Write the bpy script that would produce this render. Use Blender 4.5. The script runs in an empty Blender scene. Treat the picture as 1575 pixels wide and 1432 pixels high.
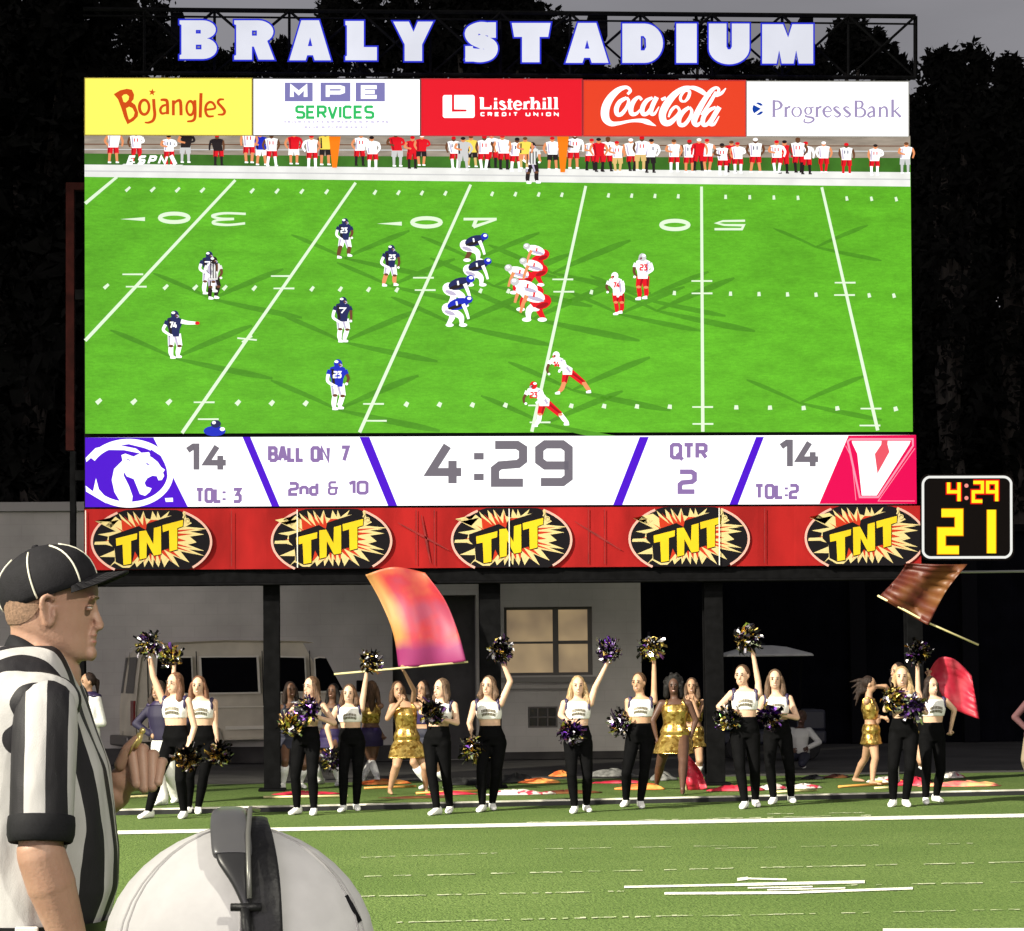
import bpy, bmesh, math, random
import numpy as np
from mathutils import Vector as V, Matrix
from mathutils.geometry import tessellate_polygon
random.seed(7)
R = math.radians
S = bpy.context.scene
COL = S.collection

# ---------------------------------------------------------------- camera
F = 3400.0; PW, PH = 1575.0, 1432.0
CAMLOC = V((0, 0, 1.6))
YAW, PITCH, ROLL = R(-3.3), R(3.0), R(-0.59)
SHIFT = 134.0
cam = bpy.data.cameras.new('camera'); camo = bpy.data.objects.new('camera', cam); COL.objects.link(camo)
ROT = Matrix.Rotation(YAW, 3, 'Z') @ Matrix.Rotation(R(90) + PITCH, 3, 'X') @ Matrix.Rotation(ROLL, 3, 'Z')
camo.matrix_world = Matrix.Translation(CAMLOC) @ ROT.to_4x4()
cam.sensor_width = 36; cam.lens = 36 * F / PW; cam.shift_y = SHIFT / PW
cam.clip_start = 0.05; cam.clip_end = 2000
S.camera = camo
S.view_settings.view_transform = 'Standard'; S.view_settings.look = 'None'
S.view_settings.exposure = 0; S.view_settings.gamma = 1; S.view_settings.use_curve_mapping = False
S.cycles.use_denoising = True
S.cycles.max_bounces = 6

# ---------------------------------------------------------------- sky, dusk sun, stadium floodlights
w = bpy.data.worlds.new('World'); S.world = w; w.use_nodes = True
nt = w.node_tree; nd = nt.nodes; lk = nt.links; nd.clear()
sky = nd.new('ShaderNodeTexSky'); sky.sky_type = 'NISHITA'; sky.sun_disc = False
sky.sun_elevation = R(7.0); sky.sun_rotation = R(200); sky.dust_density = 3.0; sky.air_density = 1.2
hs = nd.new('ShaderNodeHueSaturation'); hs.inputs['Saturation'].default_value = 0.12
tc = nd.new('ShaderNodeTexCoord')
mp = nd.new('ShaderNodeMapping'); mp.inputs['Scale'].default_value = (1.5, 1.5, 5)
cl = nd.new('ShaderNodeTexNoise'); cl.inputs['Scale'].default_value = 3.0; cl.inputs['Detail'].default_value = 5
cr = nd.new('ShaderNodeMapRange'); cr.inputs[1].default_value = .35; cr.inputs[2].default_value = .7
cr.inputs[3].default_value = .86; cr.inputs[4].default_value = 1.12
mx = nd.new('ShaderNodeMix'); mx.data_type = 'RGBA'; mx.blend_type = 'MULTIPLY'; mx.inputs[0].default_value = 1
tint = nd.new('ShaderNodeMix'); tint.data_type = 'RGBA'; tint.blend_type = 'MULTIPLY'; tint.inputs[0].default_value = 1
tint.inputs[7].default_value = (1, .955, 1.03, 1)
bg = nd.new('ShaderNodeBackground'); bg.inputs[1].default_value = 0.092
out = nd.new('ShaderNodeOutputWorld')
lk.new(sky.outputs[0], hs.inputs['Color']); lk.new(tc.outputs['Generated'], mp.inputs[0]); lk.new(mp.outputs[0], cl.inputs[0])
lk.new(cl.outputs[0], cr.inputs[0]); lk.new(hs.outputs[0], mx.inputs[6]); lk.new(cr.outputs[0], mx.inputs[7])
lk.new(mx.outputs[2], tint.inputs[6]); lk.new(tint.outputs[2], bg.inputs[0]); lk.new(bg.outputs[0], out.inputs[0])

sl = bpy.data.lights.new('dusk_sun', 'SUN'); sl.energy = 0.05; sl.angle = R(15); sl.color = (1, .9, .8)
so = bpy.data.objects.new('dusk_sun', sl); COL.objects.link(so)
so.rotation_euler = (R(88), 0, R(200 - 180)); so.location = (0, -10, 30)

def flood(name, loc, target, watts, cone, blend, col):
    l = bpy.data.lights.new(name, 'SPOT'); l.energy = watts; l.spot_size = R(cone); l.spot_blend = blend
    l.shadow_soft_size = 1.1; l.color = col
    o = bpy.data.objects.new(name, l); COL.objects.link(o); o.location = loc
    o.rotation_euler = (V(target) - V(loc)).to_track_quat('-Z', 'Y').to_euler()
# the two floodlight banks on the near-side light poles, aimed at the field
flood('floodlight', (-50, -14, 37), (2, 18, 0), 800000, 28, 1.0, (1, .94, .78))
flood('floodlight', (32, -46, 40), (2, 15.5, 0), 175000, 21, 1.0, (1, .95, .82))

# ---------------------------------------------------------------- pixel <-> place helpers
def ray(px, py):
    d = ROT @ V(((px - PW / 2) / F, (PH / 2 - py + SHIFT) / F, -1.0))
    return d
def at(px, py, Y):
    d = ray(px, py); return CAMLOC + d * ((Y - CAMLOC.y) / d.y)
def gp(px, py, z=0.0):
    d = ray(px, py); return CAMLOC + d * ((z - CAMLOC.z) / d.z)
FWD = (ROT @ V((0, 0, -1))); EY = V((FWD.x, FWD.y, 0)).normalized(); EX = V((EY.y, -EY.x, 0)); EZ = V((0, 0, 1))
def depth(p): return (p - CAMLOC).dot(FWD)
def onplane(px, py, base, dy=0.0):
    d = ray(px, py); t = ((base - CAMLOC).dot(EY) + dy) / d.dot(EY); return CAMLOC + d * t

# ---------------------------------------------------------------- materials
MATS = {}
def mat(name, col, rough=.6, metal=0.0, emit=0.0, nscale=0, namt=.15, bump=0.0, bscale=None, stretch=(1, 1, 1), spec=.5, col2=None, lo=.35, hi=.65, detail=4):
    if name in MATS: return MATS[name]
    m = bpy.data.materials.new(name); m.use_nodes = True; t = m.node_tree; b = t.nodes['Principled BSDF']
    c = (col[0], col[1], col[2], 1)
    b.inputs['Base Color'].default_value = c; b.inputs['Roughness'].default_value = rough; b.inputs['Metallic'].default_value = metal
    b.inputs['Specular IOR Level'].default_value = spec
    src = None
    if nscale or bump:
        tcn = t.nodes.new('ShaderNodeTexCoord'); mpn = t.nodes.new('ShaderNodeMapping'); mpn.inputs['Scale'].default_value = stretch
        t.links.new(tcn.outputs['Object'], mpn.inputs[0])
    if nscale:
        n = t.nodes.new('ShaderNodeTexNoise'); n.inputs['Scale'].default_value = nscale; n.inputs['Detail'].default_value = detail
        t.links.new(mpn.outputs[0], n.inputs[0])
        mr = t.nodes.new('ShaderNodeMapRange'); mr.inputs[1].default_value = lo; mr.inputs[2].default_value = hi
        t.links.new(n.outputs[0], mr.inputs[0])
        mi = t.nodes.new('ShaderNodeMix'); mi.data_type = 'RGBA'
        mi.inputs[6].default_value = tuple(x * (1 - namt) for x in col) + (1,)
        mi.inputs[7].default_value = tuple(col2) + (1,) if col2 else tuple(min(1, x * (1 + namt)) for x in col) + (1,)
        t.links.new(mr.outputs[0], mi.inputs[0]); t.links.new(mi.outputs[2], b.inputs['Base Color']); src = mi.outputs[2]
    if emit:
        b.inputs['Emission Strength'].default_value = emit; b.inputs['Emission Color'].default_value = c
        if src: t.links.new(src, b.inputs['Emission Color'])
        b.inputs['Base Color'].default_value = (c[0] * .1, c[1] * .1, c[2] * .1, 1)
        for l in list(b.inputs['Base Color'].links): t.links.remove(l)
        b.inputs['Specular IOR Level'].default_value = .1
    if bump:
        n2 = t.nodes.new('ShaderNodeTexNoise'); n2.inputs['Scale'].default_value = bscale or nscale or 20; n2.inputs['Detail'].default_value = 5
        t.links.new(mpn.outputs[0], n2.inputs[0])
        bp = t.nodes.new('ShaderNodeBump'); bp.inputs['Strength'].default_value = bump; bp.inputs['Distance'].default_value = .02
        t.links.new(n2.outputs[0], bp.inputs['Height']); t.links.new(bp.outputs[0], b.inputs['Normal'])
    MATS[name] = m
    return m
def srgb(r, g, b):
    f = lambda c: (c / 255 / 12.92) if c / 255 <= .04045 else ((c / 255 + .055) / 1.055) ** 2.4
    return (f(r), f(g), f(b))

# ---------------------------------------------------------------- objects, tags
ORG = {}
def tag(o, label=None, cat=None, group=None, kind=None):
    if label: o['label'] = label
    if cat: o['category'] = cat
    if group: o['group'] = group
    if kind: o['kind'] = kind
    return o
def thing(name, label, cat, loc, group=None):
    o = bpy.data.objects.new(name, None); COL.objects.link(o); o.location = loc; o.empty_display_size = .2
    ORG[o.name] = V(loc)
    return tag(o, label, cat, group)

class MB:
    def __init__(s): s.v = []; s.f = []; s.m = []; s.mi = 0
    def add(s, vs, fs, mi=None):
        n = len(s.v); s.v.extend(V(p) for p in vs)
        for f in fs: s.f.append(tuple(i + n for i in f)); s.m.append(s.mi if mi is None else mi)
        return s
    def quad(s, a, b, c, d, mi=None): return s.add([a, b, c, d], [(0, 1, 2, 3)], mi)
    def box(s, lo, hi, mi=None):
        x0, y0, z0 = lo; x1, y1, z1 = hi
        return s.add([(x0,y0,z0),(x1,y0,z0),(x1,y1,z0),(x0,y1,z0),(x0,y0,z1),(x1,y0,z1),(x1,y1,z1),(x0,y1,z1)],
                     [(0,3,2,1),(4,5,6,7),(0,1,5,4),(1,2,6,5),(2,3,7,6),(3,0,4,7)], mi)
    def loft(s, rings, mi=None, cap=True):
        n = len(rings[0]); vs = [p for r in rings for p in r]; fs = []
        for i in range(len(rings) - 1):
            for j in range(n):
                k = (j + 1) % n; fs.append((i*n+j, i*n+k, (i+1)*n+k, (i+1)*n+j))
        if cap:
            fs.append(tuple(range(n - 1, -1, -1))); fs.append(tuple((len(rings)-1)*n + j for j in range(n)))
        return s.add(vs, fs, mi)
    def tube(s, pts, rad, n=8, mi=None, cap=True):
        pts = [V(p) for p in pts]; rs = rad if isinstance(rad, (list, tuple)) else [rad] * len(pts)
        rings = []; up = None
        for i, p in enumerate(pts):
            d = (pts[min(i+1, len(pts)-1)] - pts[max(i-1, 0)])
            if d.length < 1e-9: d = V((0, 0, 1))
            d.normalize()
            if up is None: up = V((0, 0, 1)) if abs(d.z) < .9 else V((1, 0, 0))
            a = d.cross(up)
            if a.length < 1e-4: a = d.cross(V((.3, 1, .2)))
            a.normalize(); b = a.cross(d); up = b
            rings.append([p + a * (rs[i] * math.cos(2*math.pi*j/n)) + b * (rs[i] * math.sin(2*math.pi*j/n)) for j in range(n)])
        return s.loft(rings, mi, cap)
    def cap(s, p0, p1, r0, r1, n=12, mi=None):
        p0 = V(p0); p1 = V(p1); d = p1 - p0; L = d.length
        if L < 1e-6: return s.ell(p0, (r0, r0, r0), n=n, mi=mi)
        d /= L; pts = []; rs = []
        for a in (80, 55, 28): pts.append(p0 - d * r0 * math.sin(R(a))); rs.append(r0 * math.cos(R(a)))
        for t in (0, .33, .66, 1): pts.append(p0 + d * L * t); rs.append(r0 + (r1 - r0) * t)
        for a in (28, 55, 80): pts.append(p1 + d * r1 * math.sin(R(a))); rs.append(r1 * math.cos(R(a)))
        return s.tube(pts, rs, n, mi)
    def ell(s, c, r, ax=None, n=14, mi=None):
        c = V(c); ax = ax or (V((1,0,0)), V((0,1,0)), V((0,0,1))); m = max(6, n // 2 + 1)
        rings = []
        for i in range(m):
            t = R(-84) + R(168) * i / (m - 1)
            rings.append([c + ax[0]*(r[0]*math.cos(t)*math.cos(2*math.pi*j/n)) + ax[1]*(r[1]*math.cos(t)*math.sin(2*math.pi*j/n)) + ax[2]*(r[2]*math.sin(t)) for j in range(n)])
        return s.loft(rings, mi)
    # 2-D polygon with holes, mapped by fn(u,v,layer), optional extrusion back
    def poly(s, loops, fn, layer=0.0, back=None, mi=None, smi=None):
        flat = [p for l in loops for p in l]
        tris = tessellate_polygon([[V((p[0], p[1], 0)) for p in l] for l in loops])
        s.add([fn(p[0], p[1], layer) for p in flat], [tuple(t) for t in tris], mi)
        if back is not None:
            for l in loops:
                n = len(l)
                for i in range(n):
                    a, b = l[i], l[(i + 1) % n]
                    s.add([fn(a[0], a[1], layer), fn(b[0], b[1], layer), fn(b[0], b[1], back), fn(a[0], a[1], back)], [(0, 1, 2, 3)], mi if smi is None else smi)
            s.add([fn(p[0], p[1], back) for p in flat], [tuple(reversed(t)) for t in tris], mi if smi is None else smi)
        return s
    def ribbon(s, pts, fn, layer=0.0, mi=None, w=None, closed=False, smooth=False):
        P = [(p[0], p[1], (p[2] if len(p) > 2 else w)) for p in pts]
        if smooth: P = catmull(P, closed)
        n = len(P); vs = []
        for i in range(n):
            if closed: a, b = P[(i - 1) % n], P[(i + 1) % n]
            else: a, b = P[max(0, i - 1)], P[min(n - 1, i + 1)]
            p = P[i]
            d1 = V((p[0]-a[0], p[1]-a[1])); d2 = V((b[0]-p[0], b[1]-p[1]))
            if d1.length < 1e-6: d1 = d2.copy()
            if d2.length < 1e-6: d2 = d1.copy()
            if d1.length < 1e-6: d1 = d2 = V((1, 0))
            d1.normalize(); d2.normalize(); t = d1 + d2
            if t.length < 1e-3: t = d1.copy()
            t.normalize(); nn = V((-t.y, t.x)); k = 1 / max(.5, nn.dot(V((-d1.y, d1.x))))
            h = p[2] / 2 * k
            vs += [fn(p[0]+nn.x*h, p[1]+nn.y*h, layer), fn(p[0]-nn.x*h, p[1]-nn.y*h, layer)]
        fs = [(2*i, 2*i+1, 2*i+3, 2*i+2) for i in range(n - 1)]
        if closed: fs.append((2*n-2, 2*n-1, 1, 0))
        return s.add(vs, fs, mi)
    def build(s, name, mats, parent=None, loc=None, smooth=False, bevel=0, autosmooth=False):
        me = bpy.data.meshes.new(name)
        org = V(loc) if loc is not None else (ORG[parent.name] if parent else V((0, 0, 0)))
        me.from_pydata([tuple(p - org) for p in s.v], [], s.f)
        for m in (mats if isinstance(mats, (list, tuple)) else [mats]): me.materials.append(m)
        if any(s.m): me.polygons.foreach_set('material_index', s.m)
        if smooth: me.polygons.foreach_set('use_smooth', [True] * len(me.polygons))
        me.update()
        o = bpy.data.objects.new(name, me); COL.objects.link(o)
        if parent:
            o.parent = parent; ORG[o.name] = ORG[parent.name]
        else:
            o.location = org; ORG[o.name] = org
        if bevel:
            b = o.modifiers.new('bevel', 'BEVEL'); b.width = bevel; b.segments = 2; b.limit_method = 'ANGLE'
        return o

def catmull(P, closed=False, sub=6):
    out = []; n = len(P)
    rng = range(n) if closed else range(n - 1)
    for i in rng:
        g = (lambda k: P[k % n]) if closed else (lambda k: P[max(0, min(n - 1, k))])
        p0, p1, p2, p3 = g(i-1), g(i), g(i+1), g(i+2)
        for q in range(sub):
            t = q / sub
            out.append(tuple(.5*((2*p1[k]) + (-p0[k]+p2[k])*t + (2*p0[k]-5*p1[k]+4*p2[k]-p3[k])*t*t + (-p0[k]+3*p1[k]-3*p2[k]+p3[k])*t**3) for k in range(len(p1))))
    if not closed: out.append(P[-1])
    return out

def remesh(mb, voxel, smooth_it=4, fac=.5):
    """one continuous surface grown over all the shapes in mb -> new MB"""
    me = bpy.data.meshes.new('tmp'); me.from_pydata([tuple(p) for p in mb.v], [], mb.f); me.update()
    o = bpy.data.objects.new('tmp', me); COL.objects.link(o)
    m = o.modifiers.new('r', 'REMESH'); m.mode = 'VOXEL'; m.voxel_size = voxel; m.adaptivity = 0
    if smooth_it:
        k = o.modifiers.new('s', 'SMOOTH'); k.factor = fac; k.iterations = smooth_it
    ev = o.evaluated_get(bpy.context.evaluated_depsgraph_get()); me2 = ev.to_mesh()
    r = MB()
    n = len(me2.vertices); co = np.empty(n * 3, np.float32); me2.vertices.foreach_get('co', co); co = co.reshape(-1, 3)
    r.v = [V(c) for c in co.tolist()]; r.f = [tuple(p.vertices) for p in me2.polygons]; r.m = [0] * len(r.f)
    ev.to_mesh_clear(); bpy.data.objects.remove(o); bpy.data.meshes.remove(me)
    return r

def ellpts(cx, cy, rx, ry, n=28, rot=0, a0=0, a1=360):
    c, sn = math.cos(R(rot)), math.sin(R(rot)); o = []
    for i in range(n):
        t = R(a0 + (a1 - a0) * i / n); x, y = rx * math.cos(t), ry * math.sin(t)
        o.append((cx + x * c - y * sn, cy + x * sn + y * c))
    return o
# ================================================================ SCOREBOARD
YB = 29.5
def bd(u, v, l=0.0): return at(u, v, YB - l)
def bdz(x0, y0, sc, dy=0.0, dx=0.0):
    return lambda u, v, l=0.0: at(x0 + u / sc + dx, y0 + v / sc + dy, YB - l)
black = mat('black_metal', (.003, .003, .0035), .8, nscale=6, namt=.3, spec=.06)
dark_steel = mat('dark_steel', (.004, .004, .0045), .8, nscale=9, namt=.3, spec=.06)
C = 0.577
GL = {
 '0': [[(.12,0),(.46,0),(.58,.12),(.58,.88),(.46,1),(.12,1),(0,.88),(0,.12),'c']],
 '1': [[(0,.17),(.2,0),(.3,0),(.3,1)]], '2': [[(0,0),(.46,0),(.58,.1),(.58,.4),(.48,.5),(.1,.54),(0,.64),(0,1),(.58,1)]],
 '3': [[(0,0),(.56,0),(.3,.42),(.46,.42),(.58,.54),(.58,.88),(.46,1),(0,1)]], '4': [[(.36,0),(0,.7),(.66,.7)],[(.47,.4),(.47,1)]],
 '7': [[(0,0),(.58,0),(.2,1)]], '9': [[(.58,.56),(.12,.56),(0,.44),(0,.12),(.12,0),(.46,0),(.58,.12),(.58,.88),(.46,1),(.03,1)]],
 'B': [[(0,1),(0,0),(.42,0),(.54,.1),(.54,.38),(.44,.48),(.05,.48)],[(.44,.48),(.57,.6),(.57,.9),(.46,1),(0,1)]],
 'A': [[(0,1),(.24,0),(.34,0),(.58,1)],[(.1,.68),(.48,.68)]], 'L': [[(0,0),(0,1),(.48,1)]], 'N': [[(0,1),(0,0),(.56,1),(.56,0)]],
 'n': [[(0,1),(0,.34)],[(0,.46),(.14,.34),(.36,.34),(.48,.46),(.48,1)]], 'd': [[(.48,0),(.48,1)],[(.48,.36),(.12,.36),(0,.48),(0,.88),(.12,1),(.48,1)]],
 '&': [[(.5,0),(.14,0),(.04,.1),(.04,.34),(.16,.46),(.64,.46)],[(.16,.46),(0,.58),(0,.88),(.12,1),(.38,1),(.5,.88),(.5,.5)]],
 'T': [[(0,0),(.56,0)],[(.28,0),(.28,1)]], 'R': [[(0,1),(0,0),(.44,0),(.56,.1),(.56,.44),(.44,.54),(.05,.54)],[(.3,.54),(.58,1)]],
 ':': [[(.06,.16),(.06,.34)],[(.06,.72),(.06,.9)]], 'E': [[(.54,0),(0,0),(0,1),(.54,1)],[(0,.5),(.46,.5)]],
 'M': [[(0,1),(0,0),(.33,.6),(.66,0),(.66,1)]], 'P': [[(0,1),(0,0),(.46,0),(.57,.1),(.57,.45),(.46,.56),(.05,.56)]],
 'S': [[(.56,.08),(.46,0),(.1,0),(0,.1),(0,.38),(.1,.48),(.46,.52),(.57,.62),(.57,.9),(.46,1),(.1,1),(0,.92)]],
 'V': [[(0,0),(.27,1),(.31,1),(.58,0)]], 'I': [[(0.05,0),(.05,1)]], 'C': [[(.56,.1),(.44,0),(.12,0),(0,.12),(0,.88),(.12,1),(.44,1),(.56,.9)]],
 'U': [[(0,0),(0,.88),(.12,1),(.44,1),(.56,.88),(.56,0)]], 'D': [[(0,0),(.42,0),(.56,.14),(.56,.86),(.42,1),(0,1),(0,0)]],
}
GL['O'] = GL['0']; GL['Q'] = GL['0'] + [[(.34,.68),(.72,1.16)]]
GW = {'1': .3, ':': .12, ' ': .3, 'L': .48, 'M': .66, 'I': .1, '4': .66, '&': .64, 'n': .48, 'd': .48}
def text(mb, s, x0, y0, x1, y1, wt, fn, layer, mi=0, gap=.26, vals=None):
    ws = [GW.get(c, .58) for c in s]; tot = sum(ws) + gap * (len(s) - 1)
    sx = (x1 - x0 - wt) / tot; sy = (y1 - y0 - wt); x = x0 + wt / 2; q = 0
    for c, wd in zip(s, ws):
        for st in GL.get(c, []):
            cl = st[-1] == 'c'; pts = [(x + p[0] * sx, y0 + wt / 2 + p[1] * sy, wt) for p in st if p != 'c']
            mb.ribbon(pts, fn, layer + .0015 * (q % 3), mi, closed=cl); q += 1
        x += (wd + gap) * sx

# ---- the scoreboard: cabinet, posts, beam, video screen, stat bar
sb_loc = gp(760, 1208); sb_loc.y = YB + .35; sb_loc.z = 0
SB = thing('scoreboard', 'tall black scoreboard on steel posts with lit video screen showing a football game', 'scoreboard', sb_loc)
m = MB()
a, b = bd(128, 118), bd(1402, 876); m.box((a.x, YB + .06, b.z + .02), (b.x, YB + .62, a.z))
for px in (250, 520, 780, 1040, 1290):
    c = bd(px, 400); m.box((c.x - .06, YB + .623, b.z + .1), (c.x + .06, YB + .78, a.z - .1))
m.build('cabinet', black, SB, bevel=.02)
for pl, pr in ((107, 131), (405, 430), (737, 769), (1082, 1110), (1392, 1416)):
    a = at(pl, 900, YB + .3); b = at(pr, 900, YB + .3)
    m = MB(); t = bd(0, 868).z
    x0, x1 = a.x, b.x
    y0, y1 = YB + .22, YB + .22 + (x1 - x0)
    m.box((x0, y0, .035), (x1, y0 + .03, t)); m.box((x0, y1 - .03, .035), (x1, y1, t)); m.box(((x0+x1)/2 - .02, y0 + .032, .035), ((x0+x1)/2 + .02, y1 - .032, t))
    m.box((x0 - .07, y0 - .07, 0.0), (x1 + .07, y1 + .07, .034))
    m.build('post', dark_steel, SB, bevel=.006)
m = MB(); a = bd(118, 872); b = bd(1418, 886)
m.box((a.x, YB + .02, b.z - .02), (b.x, YB + .2, a.z + .05)); m.box((a.x, YB - .05, b.z - .05), (b.x, YB + .25, b.z - .021))
m.build('beam', dark_steel, SB, bevel=.008)
red_steel = mat('red_oxide_steel', (.03, .006, .005), .85, spec=.1, nscale=5, namt=.35)
m = MB(); a = bd(97, 274); b = bd(110, 690)
m.box((a.x, YB + .25, b.z), (b.x, YB + .37, a.z)); e = bd(130, 286); m.box((a.x, YB + .249, e.z), (e.x, YB + .371, a.z - .001))
m.build('side_frame', red_steel, SB, bevel=.006)
m = MB(); a = bd(103, 691); b = bd(112, 868); m.box((a.x, YB + .26, b.z), (b.x, YB + .36, a.z)); m.build('side_frame', dark_steel, SB, bevel=.006)
for py in (448, 728):
    m = MB(); c = bd(112, py); e = bd(127, py); m.box((c.x, YB + .2, c.z - .08), (e.x, YB + .3, c.z + .06)); m.build('bracket', dark_steel, SB, bevel=.01)

# ---- video screen picture
def E(name, col, s=1.0, **k): return mat('lit_' + name, col, .5, emit=s, **k)
pm = [E('turf', srgb(112, 186, 50), 1, nscale=1.6, namt=.10, detail=6, stretch=(1, 1, 2.5)),            # 0
      E('turf_shade', srgb(86, 148, 38), 1, nscale=3, namt=.12),                                   # 1
      E('white', (1, 1, 1), 1.25),                                                              # 2
      E('red', srgb(225, 20, 35), 1.05),                                                            # 3
      E('navy', srgb(36, 42, 92), 1.0),                                                            # 4
      E('blue', srgb(30, 45, 190), 1.0),                                                            # 5
      E('stand_grey', srgb(158, 146, 132), 1, nscale=2.5, namt=.22, stretch=(1, 1, 6)),                # 6
      E('bench_green', srgb(62, 112, 36), 1, nscale=3, namt=.2),                                  # 7
      E('skin', srgb(235, 150, 100), 1), E('black', srgb(38, 30, 32), 1),                           # 8 9
      E('orange', srgb(255, 130, 20), 1.0), E('silver', srgb(205, 205, 205), 1),                    # 10 11
      E('brown', srgb(110, 70, 45), 1), E('sideline', srgb(236, 236, 232), 1, nscale=3, namt=.08),   # 12 13
      E('khaki', srgb(225, 190, 120), 1), E('mark', srgb(226, 244, 214), 1.0), E('yellow', srgb(255, 225, 90), 1), E('lavender', srgb(196, 186, 212), 1), E('deep_red', srgb(165, 12, 26), 1)]  # 14 15 16
def lit_turf(nm, base, amp):
    m_ = bpy.data.materials[nm]; t = m_.node_tree; b = t.nodes['Principled BSDF']
    for l in list(b.inputs['Emission Color'].links): t.links.remove(l)
    tcn = t.nodes.new('ShaderNodeTexCoord'); prev = None
    for sc, st, am, lo, hi in ((.45, (1,1,1), amp*.8, .3, .7), (2.2, (1,1,3), amp, .32, .68), (11, (1,1,3.5), amp*.9, .3, .7), (46, (1,1,2), amp*.8, .3, .7)):
        mp_ = t.nodes.new('ShaderNodeMapping'); mp_.inputs['Scale'].default_value = st; t.links.new(tcn.outputs['Object'], mp_.inputs[0])
        n = t.nodes.new('ShaderNodeTexNoise'); n.inputs['Scale'].default_value = sc; n.inputs['Detail'].default_value = 4; t.links.new(mp_.outputs[0], n.inputs[0])
        r = t.nodes.new('ShaderNodeMapRange'); r.inputs[1].default_value = lo; r.inputs[2].default_value = hi; r.inputs[3].default_value = 1 - am; r.inputs[4].default_value = 1 + am; t.links.new(n.outputs[0], r.inputs[0])
        if prev is None: prev = r.outputs[0]
        else: mu = t.nodes.new('ShaderNodeMath'); mu.operation = 'MULTIPLY'; t.links.new(prev, mu.inputs[0]); t.links.new(r.outputs[0], mu.inputs[1]); prev = mu.outputs[0]
    b.inputs['Emission Color'].default_value = base + (1,); t.links.new(prev, b.inputs['Emission Strength'])
lit_turf('lit_turf', srgb(92, 174, 36), .13); lit_turf('lit_turf_shade', srgb(76, 146, 32), .10)
m = MB()
def q4(pts, layer, mi): m.poly([pts], bd, layer, mi=mi)
q4([(130,207),(1400,209),(1404,664),(131,667)], 0, 0)
q4([(130,207),(1400,209),(1400,246),(130,240)], .003, 6)
q4([(130,236),(520,240),(1400,243),(1400,268),(130,256)], .006, 7)
for yy in (221, 229): q4([(130, yy), (1400, yy+3), (1400, yy+4.5), (130, yy+1.5)], .0045, 11 if yy == 229 else 12)
q4([(130,253),(1400,265),(1400,287),(130,272)], .009, 13)
q4([(130,262),(1400,275),(1400,277),(130,264)], .0105, 11)
def line(x0, y0, x1, y1, wd, layer=.006, mi=15): m.ribbon([(x0,y0,wd),(x1,y1,wd*1.25)], bd, layer, mi)
YL = [((180,272),(131,313)), ((362,277),(131,524)), ((547,281),(280,666)), ((724,284),(553,665)), ((901,286),(818,664)), ((1079,287),(1081,664)), ((1264,288),(1350,662))]
for a, b in YL: line(a[0], a[1], b[0], b[1], 4.2)
def xat(i, y):
    (a, b) = YL[i]; t = (y - a[1]) / (b[1] - a[1]); return a[0] + (b[0] - a[0]) * t
for base, slope, hw, n in ((290, .013, 2.2, 0), (440, .0118, 2.6, 1), (617, .0095, 3.4, 2)):
    for i in range(-1, 7):
        yb = base + 0
        for k in range(5):
            xa = xat(max(i, 0), base) - (180 if i < 0 else 0); xb = xat(i + 1, base) if i < 6 else xat(6, base) + 190
            x = xa + (xb - xa) * k / 5
            if x < 140 or x > 1398: continue
            y = base + (x - 130) * slope
            sl = (-.75 + (x - 130) / 1270 * .95) * 5
            if k == 0 and n:
                for dy in ((-19, 0) if n == 1 else (0, 26)): line(x - 16 - dy*sl*.08, y + dy, x + 16 - dy*sl*.08, y + dy, 2.2, .009)
            elif k: line(x - sl, y - 3.2, x + sl, y + 3.2, hw * 1.6, .006)
# field numbers
def ringp(cx, cy, rx, ry, wd, mi=15): m.ribbon([(x, y, wd) for x, y in ellpts(cx, cy, rx, ry, 24)], bd, .007, mi, closed=True)
ringp(268, 335, 22, 6.5, 6); ringp(656, 342, 22, 6.5, 6); ringp(1038, 346, 21, 6.5, 6)
for dx, dy in ((0, 0),):
    m.ribbon([(378,329,3.6),(345,328,3.6),(327,332,4.5),(338,336,3.4),(360,336.5,3.2)], bd, .007, 15, smooth=True)
    m.ribbon([(360,337,3.2),(333,339,3.4),(329,343.5,4.5),(350,346,3.6),(377,343.5,3.6)], bd, .0085, 15, smooth=True)
m.ribbon([(713,337,4),(764,337,4)], bd, .007, 15); m.ribbon([(728,349,5),(733,336,6)], bd, .0085, 15); m.ribbon([(762,338,3),(728,349,5)], bd, .01, 15)
m.ribbon([(1099,352.5,3.4),(1141,352.5,3.6),(1144,346.5,3.6),(1114,346,3),(1102,343.2,4),(1112,340,3),(1146,339.5,3.4)], bd, .007, 15)
for x, y, s in ((205, 337, 1), (600, 344, 1)): m.poly([[(x-20, y), (x+18, y-3), (x+18, y+3)]], bd, .007, mi=15)
m.ribbon([(365,520,2.5),(395,523,2.5)], bd, .009, 15); m.ribbon([(372,526,2.5),(388,517,2.5)], bd, .0105, 15)
# long soft shadows of the players, part of the picture
def shadow(x, y, s=1.0):
    for dx, dy, w0 in ((95, -42, 9), (120, 26, 9), (-78, -36, 7)):
        m.ribbon([(x, y, 3), (x+dx*.35*s, y+dy*.36*s, w0*.7*s), (x+dx*.8*s, y+dy*.78*s, w0*.85*s), (x+dx*1.05*s, y+dy*1.0*s, w0*.3*s)], bd, .003 + .0012 * (int(x + dx) % 3 + (0 if dy > 0 else 1)) * .5, 1, smooth=True)
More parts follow.
